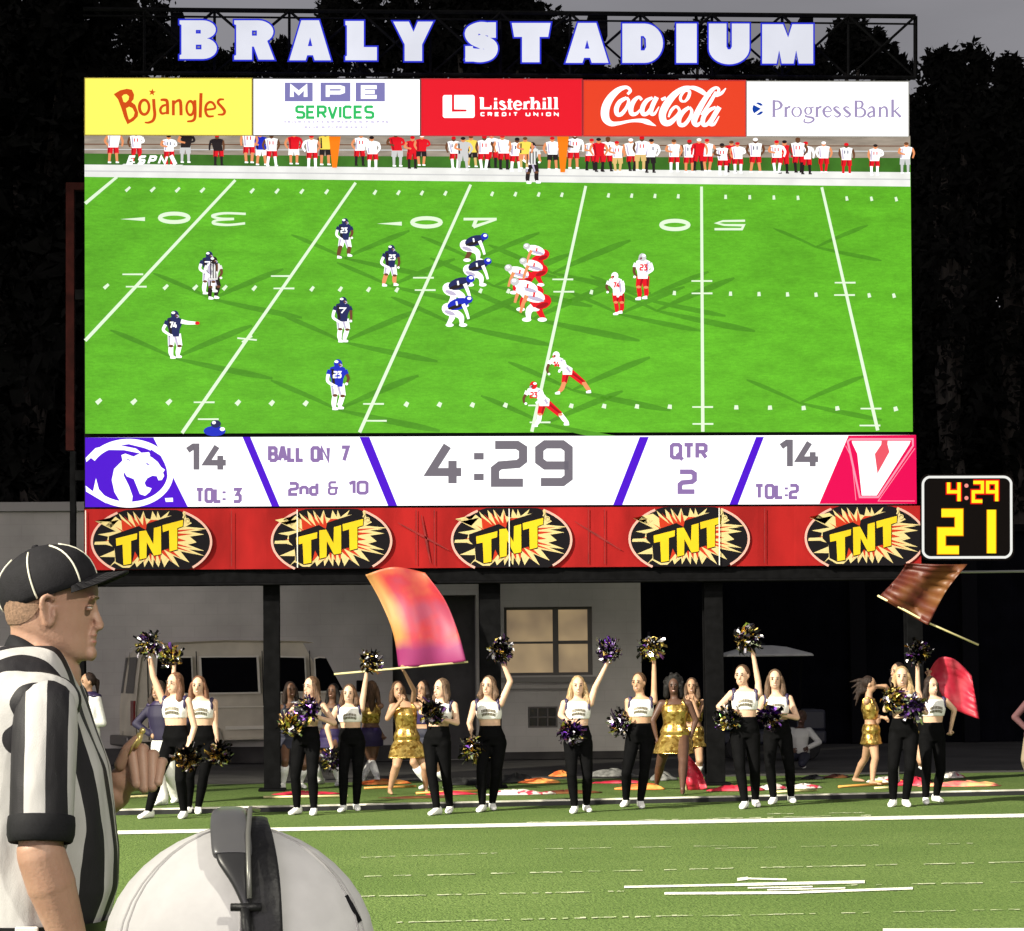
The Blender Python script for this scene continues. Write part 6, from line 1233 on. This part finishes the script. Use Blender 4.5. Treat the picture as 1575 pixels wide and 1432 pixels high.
# torso, legs and arms
TR = [(.96,52,-40,.165),(1.03,150,-45,.185),(1.09,166,-48,.192),(1.15,178,-50,.196),(1.23,179,-50,.198),(1.32,174,-48,.20),(1.40,165,-50,.204),(1.46,149,-54,.21),(1.52,132,-54,.212),(1.565,122,-48,.203),(1.60,114,-38,.18),(1.625,107,-26,.152),(1.645,100,-12,.122),(1.658,92,2,.09)]
TR[0] = (.96,135,-40,.172)
def tring(z, fpx, bpx, hw, inf=0.0, n=40):
    py = 1035 + (1.6 - z) * 720; a, b_ = RP(fpx, py), RP(bpx, py); c = (a + b_) / 2; c.z = z; hd = (a - b_).length / 2 + inf
    return [c + rf*(hd*math.copysign(abs(math.cos(t_))**.85, math.cos(t_))) + rn*((hw+inf)*math.copysign(abs(math.sin(t_))**.85, math.sin(t_))) for t_ in [2*math.pi*j/n for j in range(n)]]
b.loft([tring(*r_, inf=-.012) for r_ in TR])
rhip = [RP(50, 1490) + rn * s_ * .095 for s_ in (1, -1)]; rknee = [RP(60, 1790) + rn * s_ * .11 for s_ in (1, -1)]; rank = [V(((RP(52, 2100) + rn*s_*.13).x, (RP(52, 2100) + rn*s_*.13).y, .09)) for s_ in (1, -1)]
for i in (0, 1): b.cap(rhip[i], rknee[i], .1, .07, 16); b.cap(rknee[i], rank[i], .068, .045, 16)
sh_r = RP(76, 1096, 0) + rn * .195; el_r = RP(72, 1298) + rn * .24; wr_r = RP(124, 1462) + rn * .20
b.cap(sh_r, el_r, .046, .045, 18); b.cap(el_r, el_r.lerp(wr_r, .3), .049, .050, 18); b.cap(el_r.lerp(wr_r, .3), wr_r, .049, .031, 18)
b.cap(sh_r - rn*.08, sh_r, .05, .048, 14)
hd_ = (wr_r - el_r).normalized(); b.ell(wr_r + hd_*.05, (.02, .042, .05), (rn, rf, hd_), 12)
# far arm coming round the belly, fist holding the whistle
el_l = RP(75, 1290, .18) - rn * .12; wr_l = RP(178, 1222, .20); b.cap(RP(76, 1092) - rn * .205, el_l, .056, .046, 16); b.cap(el_l, wr_l, .047, .034, 16)
b.ell(RP(205, 1188, .19), (.036, .03, .042), (EX, EY, EZ), 16); b.ell(RP(190, 1200, .19), (.034, .028, .034), (EX, EY, EZ), 16)
rb = remesh(b, .0042, 3, .5)
kn_ = [(202,1147,210,1206,.0125),(218,1153,222,1212,.0132),(234,1162,234,1210,.0128),(248,1173,243,1203,.0112)]
for kx, ky, tx, ty, rd in kn_:
    k0, k1, k2 = RP(kx, ky, .17), RP(tx, ty, .145), RP(tx - 8, ty - 12, .165); rb.cap(k0 + EY*.02, k0, rd*1.05, rd*1.06, 10); rb.cap(k0, k1, rd*1.08, rd*.95, 10); rb.cap(k1, k2, rd*.95, rd*.85, 10)
rb.cap(RP(186, 1176, .17), RP(196, 1152, .155), .015, .0125, 10); rb.cap(RP(196, 1152, .155), RP(211, 1137, .15), .0125, .0105, 10)
for q in range(4):      # near hand, below the frame edge
    r0 = wr_r + hd_*.085 + rf*((q-1.5)*.019); r1 = r0 + hd_*(.04 - .004*abs(q-1)) - rn*.01; rb.cap(r0 - hd_*.02, r1, .010, .009, 8); rb.cap(r1, r1 + hd_*.03 - rn*.022, .009, .0075, 8)
r0 = wr_r + hd_*.04 + rf*.035; rb.cap(r0, r0 + hd_*.04 + rf*.02, .012, .0095, 8); rb.cap(r0 + hd_*.04 + rf*.02, r0 + hd_*.072 + rf*.022, .0095, .008, 8)
for sg in (1, -1): rb.ell(hpt(828, 688, .032*sg), (.006, .011, .005), (rf, rn, EZ), 14, mi=1); rb.ell(hpt(830, 672, .033*sg), (.008, .014, .0035), (rf, rn, EZ), 14); rb.ell(hpt(826, 704, .033*sg), (.007, .013, .003), (rf, rn, EZ), 14); rb.ell(hpt(880, 592, .031*sg), (.007, .022, .0035), (rf, rn, EZ), 10, mi=2)
rb.ell(hpt(858, 938), (.008, .021, .0055), (rf, rn, EZ), 12, mi=3); rb.ell(hpt(850, 998), (.009, .019, .006), (rf, rn, EZ), 12, mi=3)
ref_skin = bpy.data.materials.new('referee_skin'); ref_skin.use_nodes = True; t = ref_skin.node_tree; bb = t.nodes['Principled BSDF']; bb.inputs['Roughness'].default_value = .48; bb.inputs['Specular IOR Level'].default_value = .35
tcn = t.nodes.new('ShaderNodeTexCoord'); n1 = t.nodes.new('ShaderNodeTexNoise'); n1.inputs['Scale'].default_value = 11; n1.inputs['Detail'].default_value = 5; t.links.new(tcn.outputs['Object'], n1.inputs[0])
mr = t.nodes.new('ShaderNodeMapRange'); mr.inputs[1].default_value = .32; mr.inputs[2].default_value = .68; t.links.new(n1.outputs[0], mr.inputs[0]); mi = t.nodes.new('ShaderNodeMix'); mi.data_type = 'RGBA'; mi.inputs[6].default_value = (.36, .20, .14, 1); mi.inputs[7].default_value = (.44, .27, .19, 1); t.links.new(mr.outputs[0], mi.inputs[0]); t.links.new(mi.outputs[2], bb.inputs['Base Color'])
bb.inputs['Subsurface Weight'].default_value = .12; bb.inputs['Subsurface Radius'].default_value = (.012, .005, .003); n2 = t.nodes.new('ShaderNodeTexNoise'); n2.inputs['Scale'].default_value = 160; n2.inputs['Detail'].default_value = 3; t.links.new(tcn.outputs['Object'], n2.inputs[0]); bp = t.nodes.new('ShaderNodeBump'); bp.inputs['Strength'].default_value = .22; bp.inputs['Distance'].default_value = .004; t.links.new(n2.outputs[0], bp.inputs['Height']); t.links.new(bp.outputs[0], bb.inputs['Normal'])
rb.build('body', [ref_skin, mat('eye_white', (.6, .56, .5), .2), mat('brow', (.2, .13, .08), .7), mat('ref_lip', (.42, .17, .13), .45)], REF, smooth=True)
# cropped hair between cap and ear, round the nape
m = MB(); rows = []
for v, uf, ub, hw in ((838,190,86,.0733),(818,250,78,.0742),(795,290,67,.0753),(765,325,61,.0768),(735,350,55,.0776),(690,378,48,.0785),(640,405,42,.0792),(590,430,36,.0798)):
    full = [h for h in HRG]; a, b_ = hpt(865, v), hpt(ub, v); c = (a + b_) / 2; hdp = (a - b_).length / 2 + .0006; row = []
    ufp = hpt(uf, v); cl_ = max(-1, min(1, (ufp - c).dot(rf) / hdp)); t0 = math.acos(cl_)
    for j in range(21): t_ = t0 + (2*math.pi - 2*t0) * j / 20; row.append(c + rf*(hdp*math.cos(t_)) + rn*((hw + .0002)*math.copysign(abs(math.sin(t_))**.9, math.sin(t_))))
    rows.append(row)
for i in range(len(rows)-1):
    for j in range(20): m.quad(rows[i][j], rows[i][j+1], rows[i+1][j+1], rows[i+1][j])
m.build('hair', mat('cropped_hair', (.215, .13, .082), .85, nscale=150, namt=.25, bump=.2, bscale=300), REF, smooth=True)
# cap
cap_blk = mat('cap_cloth', (.013, .0125, .015), .8, nscale=60, namt=.12, bump=.12, bscale=300, spec=.2)
cc = hpt(468, 580); ax_f = (hpt(893, 428) - hpt(45, 730)); La = ax_f.length / 2; ax_f.normalize(); ax_n = rn; ax_u = ax_n.cross(ax_f); ax_u = ax_u if ax_u.z > 0 else -ax_u
CP = [(0,1.0),(.12,1.03),(.25,1.035),(.42,1.0),(.57,.93),(.70,.82),(.81,.67),(.90,.49),(.96,.30),(.99,.14),(1.0,.03)]; CH = .112
def cpt(phi, h, inf=0.0):
    for (h0, s0), (h1, s1) in zip(CP, CP[1:]):
        if h <= h1: q = (h - h0) / (h1 - h0); sc = s0 + (s1 - s0) * q; break
    else: sc = .03
    lean = .012 * h
    return cc + ax_f*((La*sc + inf)*math.cos(phi) - lean*0) + ax_n*((.0905*sc + inf)*math.sin(phi)) + ax_u*(CH*h + inf*h)
m = MB(); m.loft([[cpt(2*math.pi*j/40, h) for j in range(40)] for h, _ in CP] ); cap_o = m.build('cap', cap_blk, REF, smooth=True)
for k in (49, 104, 172, -125, -70, -8):
    m = MB(); ph = R(k); m.tube([cpt(ph, h, .0012) for h in (.01, .1, .2, .3, .42, .52, .62, .72, .80, .86, .90)], .0021, 6); m.build('piping', mat('cap_piping', (.72, .70, .58), .6), cap_o, smooth=True)
m = MB(); m.ell(cpt(0, 1.0), (.008, .008, .005), (ax_f, ax_n, ax_u), 12); m.build('button', cap_blk, cap_o, smooth=True)
m = MB(); N = 20; rows = []
for q in range(7):
    w_ = q / 6; row = []
    for j in range(N + 1):
        ph = R(-62 + 124 * j / N); e = cpt(ph, .015, .001); ext = .067 * (1 - abs(ph / R(62)) ** 2.6)
        row.append(e + (rf*.985 + EZ*.15) * (ext * w_) + EZ*(.010*math.cos(ph)**2*(1 - .4*w_) - (.002 + .013*w_)*math.sin(ph)**2/.78))
    rows.append(row)
for i in range(6):
    for j in range(N): m.quad(rows[i][j], rows[i][j+1], rows[i+1][j+1], rows[i+1][j])
o = m.build('brim', cap_blk, cap_o, smooth=True); sd_ = o.modifiers.new('solid', 'SOLIDIFY'); sd_.thickness = .0045; sd_.offset = 0
# shirt
m = MB(); m.loft([tring(*r_, inf=.004) for r_ in TR])
for s_ in (1, -1): m.ell(RP(62, 1078) + rn*(s_*.165), (.098, .058, .062), (rf, rn, EZ), 20)
org_n = (ORG[REF.name]).dot(rn)
sm1 = remesh(m, .0065, 6, .5)
from mathutils import noise as _ns
def fold(mb, amp, fx=9.0, fz=3.2):
    for q_, p_ in enumerate(mb.v):
        d_ = V((p_.x - rbase.x, p_.y - rbase.y, 0)).normalized(); mb.v[q_] = p_ + d_ * (amp * (_ns.noise(V((p_.x*fx, p_.y*fx, p_.z*fz))) + .5*_ns.noise(V((p_.x*fx*2.2, p_.y*fx*2.2, p_.z*fz*2.4 + 7)))))
fold(sm1, .012); shirt = sm1.build('shirt', stripe_mat('shirt_stripes', tuple(rn), .078, .30, .010), REF, smooth=True)
def cring(du, dv, dl, n=36): return [hpt(380 + (285 + du)*math.cos(t_), 1175 + 235*math.cos(t_) - 105*abs(math.sin(t_))**1.5 + dv*(.8 + .3*abs(math.sin(t_))), (.0755 + dl)*math.sin(t_)) for t_ in [2*math.pi*j/n for j in range(n)]]
m = MB(); m.loft([cring(-20, 150, -.006), cring(-6, 60, -.003), cring(0, 4, 0), cring(10, 0, .005), cring(34, 55, .020), cring(60, 125, .036), cring(52, 140, .034)], cap=False)
m.build('collar', mat('collar_black', (.010, .010, .012), .75, nscale=200, namt=.2, bump=.03, spec=.2), REF, smooth=True)
def armring(a, b_, t_, r, n=28, rr=1.0):
    d = (b_ - a).normalized(); u_ = (rf - d * rf.dot(d)).normalized(); w_ = d.cross(u_); c = a.lerp(b_, t_); return [c + u_*(r*math.cos(2*math.pi*j/n)) + w_*(r*rr*math.sin(2*math.pi*j/n)) for j in range(n)]
s0, s1 = RP(78, 1075) + rn*.19, RP(72, 1272) + rn*.235
m = MB(); m.loft([armring(s0, s1, t_, r, rr=q) for t_, r, q in ((-.14,.02,.8),(-.10,.040,.85),(-.03,.056,.9),(.08,.064,.95),(.25,.0665,1),(.5,.0655,1),(.75,.0645,1),(.9,.064,1))], cap=False)
m.build('sleeve', stripe_mat('sleeve_stripes', tuple(rf), .086, .84, .003), REF, smooth=True)
m = MB(); m.loft([armring(s0, s1, t_, r) for t_, r in ((.86,.0648),(.87,.0672),(.93,.0685),(1.0,.068),(1.05,.064),(1.06,.061),(1.0,.058))], cap=False); m.build('cuff', mat('collar_black', (.012,.012,.014), .6), REF, smooth=True)
s0l, s1l = RP(78, 1075) - rn*.19, RP(74, 1262, .12) - rn*.13
m = MB(); m.loft([armring(s0l, s1l, t_, r) for t_, r in ((-.1,.03),(0,.058),(.2,.066),(.6,.066),(1,.064))], cap=False); m.build('sleeve', bpy.data.materials['sleeve_stripes'], REF, smooth=True)
m = MB(); m.loft([tring(1.04,158,-47,.19,.010), tring(1.085,168,-48,.194,.010)], cap=False); m.build('belt', mat('belt_black', (.01, .01, .01), .35), REF, smooth=True)
m = MB(); m.loft([tring(z, f_, b_2, w_, .008) for z, f_, b_2, w_ in ((.88,112,-38,.16),(.96,135,-42,.178),(1.06,160,-47,.19))])
for i in (0, 1): m.cap(rhip[i], rknee[i], .112, .085, 16); m.cap(rknee[i], rank[i], .083, .068, 16)
remesh(m, .012, 4).build('trousers', mat('trouser_black', (.012, .012, .013), .7, nscale=30, namt=.2), REF, smooth=True)
for i in (0, 1):
    m = MB(); a = V((rank[i].x, rank[i].y, 0)); m.loft([[a + rf*d + rn*(w_*math.cos(t_)) + EZ*(.5*h*(1 + math.sin(t_))) for t_ in [2*math.pi*j/14 for j in range(14)]] for d, w_, h in ((-.08,.02,.06),(-.06,.04,.11),(0,.045,.12),(.08,.05,.085),(.15,.048,.06),(.2,.02,.035))]); m.build('shoe', mat('shoe_black', (.012,.012,.012), .3), REF, smooth=True)
m = MB(); tw = RP(51, 1408) + rn*.197
for j in range(2): m.box((tw.x-.022, tw.y-.016-.006*j, tw.z-.16-.02*j), (tw.x+.022+.003*j, tw.y-.011-.006*j, tw.z-.001*j))
m.build('towel', white_top, REF, bevel=.002)
m = MB(); m.tube([RP(216, 1128, .148), RP(212, 1140, .148), RP(207, 1150, .150)], [.007, .0085, .006], 10); m.ell(RP(219, 1124, .148), (.007, .006, .0075), n=12); m.tube([RP(214, 1133, .140), RP(204, 1147, .139), RP(199, 1160, .145)], .0022, 6)
tag(m.build('whistle', mat('whistle_brass', (.75, .58, .22), .3, .6), loc=RP(214, 1135, .148), smooth=True), 'small pale brass whistle pinched in the fist of the referee', 'whistle')

# ================================================================ PERSON WITH WHITE CAP AND HEADSET, bottom edge
DC = 2.0; cb = CAMLOC + EY * DC + EX * ((367 - 787.5) / F * DC); cb.z = 0
CPX = lambda px, py, dy=0.0: onplane(px, py, cb, dy)
COA = thing('person', 'person in white cap and black headset cut off by the bottom edge beside the referee', 'person', cb)
cf, cn = -EX, -EY
hc2 = CPX(367, 1492)
b = MB(); b.ell(hc2 - EZ*.0 , (.098, .078, .10), (cf, cn, EZ), 20); b.ell(hc2 + cf*.03 - EZ*.075, (.065, .058, .06), (cf, cn, EZ), 16); b.cap(hc2 + cf*.095 - EZ*.02, hc2 + cf*.112 - EZ*.05, .011, .016)
for sg in (-1, 1): b.ell(hc2 + cn*(.078*sg) - EZ*.02, (.02, .012, .032), (cf, cn, EZ), 10)
zs = hc2.z - .24; trunk = V((cb.x, cb.y, 0)) - cf*.05
b.cap(hc2 - EZ*.08 - cf*.02, trunk + EZ*zs, .055, .06)
def cr_(z, hd, hw, off=0.0): return [trunk + cf*(hd*math.cos(t_) + off) + cn*(hw*math.sin(t_)) + EZ*z for t_ in [2*math.pi*j/24 for j in range(24)]]
CT = [(.66,.11,.15),(.78,.125,.165),(.9,.125,.16),(1.02,.13,.175),(1.12,.12,.18),(zs,.08,.13)]
b.loft([cr_(*q) for q in CT])
for sg in (1, -1):
    s_ = trunk + cn*(.18*sg) + EZ*(zs - .05); e_ = s_ + cf*.06 - EZ*.25 + cn*(.03*sg); h_ = e_ + cf*.2 - EZ*.08; b.cap(s_, e_, .052, .042); b.cap(e_, h_, .042, .028); b.ell(h_ + cf*.05, (.05, .02, .035), (cf, cn, EZ), 10)
    for q in range(4): b.cap(h_ + cf*.08 + EZ*(.022 - .015*q), h_ + cf*(.13 - .006*abs(q - 1)) + EZ*(.016 - .015*q), .0085, .0075, 8)
    b.cap(h_ + cf*.03 + EZ*.03, h_ + cf*.08 + EZ*.05, .010, .008, 8)
    hp_ = trunk + cn*(.09*sg) + EZ*.68; kn2 = hp_ + cf*.08 - EZ*.3; an_ = V((hp_.x, hp_.y, .08)); b.cap(hp_, kn2, .09, .06); b.cap(kn2, an_, .06, .04); b.cap(an_ - EZ*.03, an_ + cf*.14 - EZ*.04, .04, .035)
remesh(b, .009, 4).build('body', [SK['tan']], COA, smooth=True)
m = MB(); m.loft([[p + (p - (trunk + EZ*p.z)).normalized()*.012 for p in cr_(*q)] for q in CT]); 
for sg in (1, -1): s_ = trunk + cn*(.18*sg) + EZ*(zs - .05); e_ = s_ + cf*.06 - EZ*.25 + cn*(.03*sg); m.cap(s_, s_.lerp(e_, .75), .064, .06)
remesh(m, .011, 3).build('shirt', white_top, COA, smooth=True)
m = MB()
for sg in (1, -1): hp_ = trunk + cn*(.09*sg) + EZ*.68; kn2 = hp_ + cf*.08 - EZ*.3; an_ = V((hp_.x, hp_.y, .08)); m.cap(hp_ + EZ*.03, kn2, .102, .075); m.cap(kn2, an_, .074, .058)
remesh(m, .012, 3).build('trousers', navy_m, COA, smooth=True)
m = MB(); m.ell(hc2 - cf*.03 - EZ*.03, (.088, .083, .075), (cf, cn, EZ), 18); remesh(m, .008, 2).build('hair', HR['brown'], COA, smooth=True)
cap_w = mat('white_cap_cloth', (.78, .77, .76), .9, nscale=40, namt=.04, bump=.35, bscale=9, spec=.1)
CW = [(0,1.0),(.15,1.0),(.3,.965),(.45,.90),(.58,.815),(.70,.705),(.80,.585),(.88,.455),(.94,.32),(.98,.18),(1,.03)]
cc2 = CPX(369, 1470); HH = .1165; RX = .121; RY = .098
def wpt(phi, h, inf=0.0):
    for (h0, s0_), (h1, s1_) in zip(CW, CW[1:]):
        if h <= h1: q = (h - h0) / (h1 - h0); sc = s0_ + (s1_ - s0_) * q; break
    return cc2 + cf*((RX*sc + inf)*math.cos(phi)) + cn*((RY*sc + inf)*math.sin(phi)) + EZ*(HH*h + inf*.6*h + .004*math.sin(phi*3)*(1-h))
m = MB(); m.loft([[wpt(2*math.pi*j/64, h) for j in range(64)] for h in (0,.08,.15,.22,.3,.38,.45,.52,.58,.64,.70,.75,.80,.84,.88,.91,.94,.96,.98,1)]); capw = m.build('cap', cap_w, COA, smooth=True)
for k in range(6):
    for dd in (-.045, .045):
        m = MB(); m.tube([wpt(R(60*k + 38) + dd*(1-.6*h), h, .0001) for h in (.01,.15,.3,.45,.58,.7,.8,.88,.94,.975)], .0011, 5); m.build('seam', mat('cap_stitch', (.52, .51, .50), .9), capw, smooth=True)
m = MB(); rows = []
for q in range(5):
    rows.append([wpt(R(-60 + 120*j/16), .02) + cf*(.075*(q/4)*max(0, math.cos(R(-60 + 120*j/16)*1.3))**.8) - EZ*(.012*q/4) for j in range(17)])
for i in range(4):
    for j in range(16): m.quad(rows[i][j], rows[i][j+1], rows[i+1][j+1], rows[i+1][j])
o = m.build('brim', cap_w, capw, smooth=True); q_ = o.modifiers.new('solid', 'SOLIDIFY'); q_.thickness = .004
m = MB(); m.tube([CPX(531, 1378, -.035), CPX(540, 1394, -.036), CPX(553, 1418, -.037)], .0028, 6); m.build('strap', mat('collar_black', (.012,.012,.014), .6), capw, smooth=True)
# headset: padded band over the crown, grey slider, yoke, ear cup, cable
hs_blk = mat('headset_black', (.012, .012, .013), .5, nscale=60, namt=.3, bump=.15); hs_gry = mat('headset_grey', (.13, .13, .135), .28, spec=.6, nscale=8, namt=.15)
HS = bpy.data.objects.new('headset', bpy.data.meshes.new('headset')); bpy.data.objects.remove(HS)
def arc(a, off, dx=0.0):       # a: 90 top, 0 near side
    sa, ca = math.sin(R(a)), math.cos(R(a)); return cc2 + EX*dx + EZ*(HH*1.0*max(sa, 0)**.8 + off*sa - (.10 * (-sa) if sa < 0 else 0)) + cn*((RY + off)*math.copysign(abs(ca)**.85, ca))
def strip(a0, a1, off, th, x0, x1, w0, w1, n=18):
    m = MB(); rings = []
    for q in range(n + 1):
        f_ = q / n; a = a0 + (a1 - a0) * f_; x = x0 + (x1 - x0) * f_; hw_ = (w0 + (w1 - w0) * f_) / 2; i_, o_ = arc(a, off), arc(a, off + th); e_ = th * .35
        oo = arc(a, off + th - e_); rings.append([i_ + EX*(x - hw_), oo + EX*(x - hw_), o_ + EX*(x - hw_ + e_), o_ + EX*(x + hw_ - e_), oo + EX*(x + hw_), i_ + EX*(x + hw_)])
    m.loft(rings); return m
pxm = DC / F
def round_strip(pts, th, n=18):
    """rounded strap: pts = (angle over the crown, sideways px, width px, lift); elliptical cross-section"""
    cm = catmull([tuple(map(float, q)) for q in pts], sub=6); rings = []
    for a, x, w_, off in cm:
        c = arc(a, off, x*pxm); nrm = (arc(a, off + .01) - arc(a, off)).normalized(); rings.append([c + EX*(w_*pxm/2*math.copysign(abs(math.cos(t_))**.7, math.cos(t_))) + nrm*(th/2*math.copysign(abs(math.sin(t_))**.8, math.sin(t_))) for t_ in [2*math.pi*j/n for j in range(n)]])
    m = MB(); m.loft(rings); return m
band = round_strip([(152,4,30,.004),(120,14,34,.004),(90,24,40,.004),(60,38,50,.004),(35,48,58,.004),(10,54,60,.004),(-14,56,60,.005)], .0075).build('headset_band', hs_blk, COA, smooth=True)
round_strip([(112,-14,6,.009),(109,-14,40,.010),(96,-16,50,.011),(75,-8,56,.0115),(55,2,60,.0115),(46,6,58,.011),(45,6,50,.010)], .011).build('slider', hs_gry, band, smooth=True)
round_strip([(46,7,52,.0105),(40,11,46,.011),(30,22,26,.011),(22,30,14,.010),(20,31,8,.009)], .009).build('yoke', mat('headset_dark_grey', (.04, .04, .042), .35, nscale=8, namt=.2), band, smooth=True)
m = MB(); m.tube([arc(110, .0175, 20*pxm), arc(80, .0185, 22*pxm), arc(55, .0185, 28*pxm), arc(35, .0185, 34*pxm), arc(23, .018, 37*pxm)], .0022, 6); m.build('wire', mat('wire_pale', (.3, .3, .27), .35, .4), band, smooth=True)
m = MB(); pv = arc(20, .015, 30*pxm); m.tube([pv - EX*.012, pv + EX*.014], .0035, 10); m.tube([pv, arc(10, .015, 34*pxm), arc(-2, .015, 38*pxm), arc(-20, .018, 38*pxm)], .0042, 8); m.build('pivot', hs_blk, band, smooth=True)
m = MB(); ec = arc(-34, .018, 30*pxm); m.ell(ec, (.036, .022, .044), (EX, EY, EZ), 18); m.build('ear_cup', hs_blk, band, smooth=True)
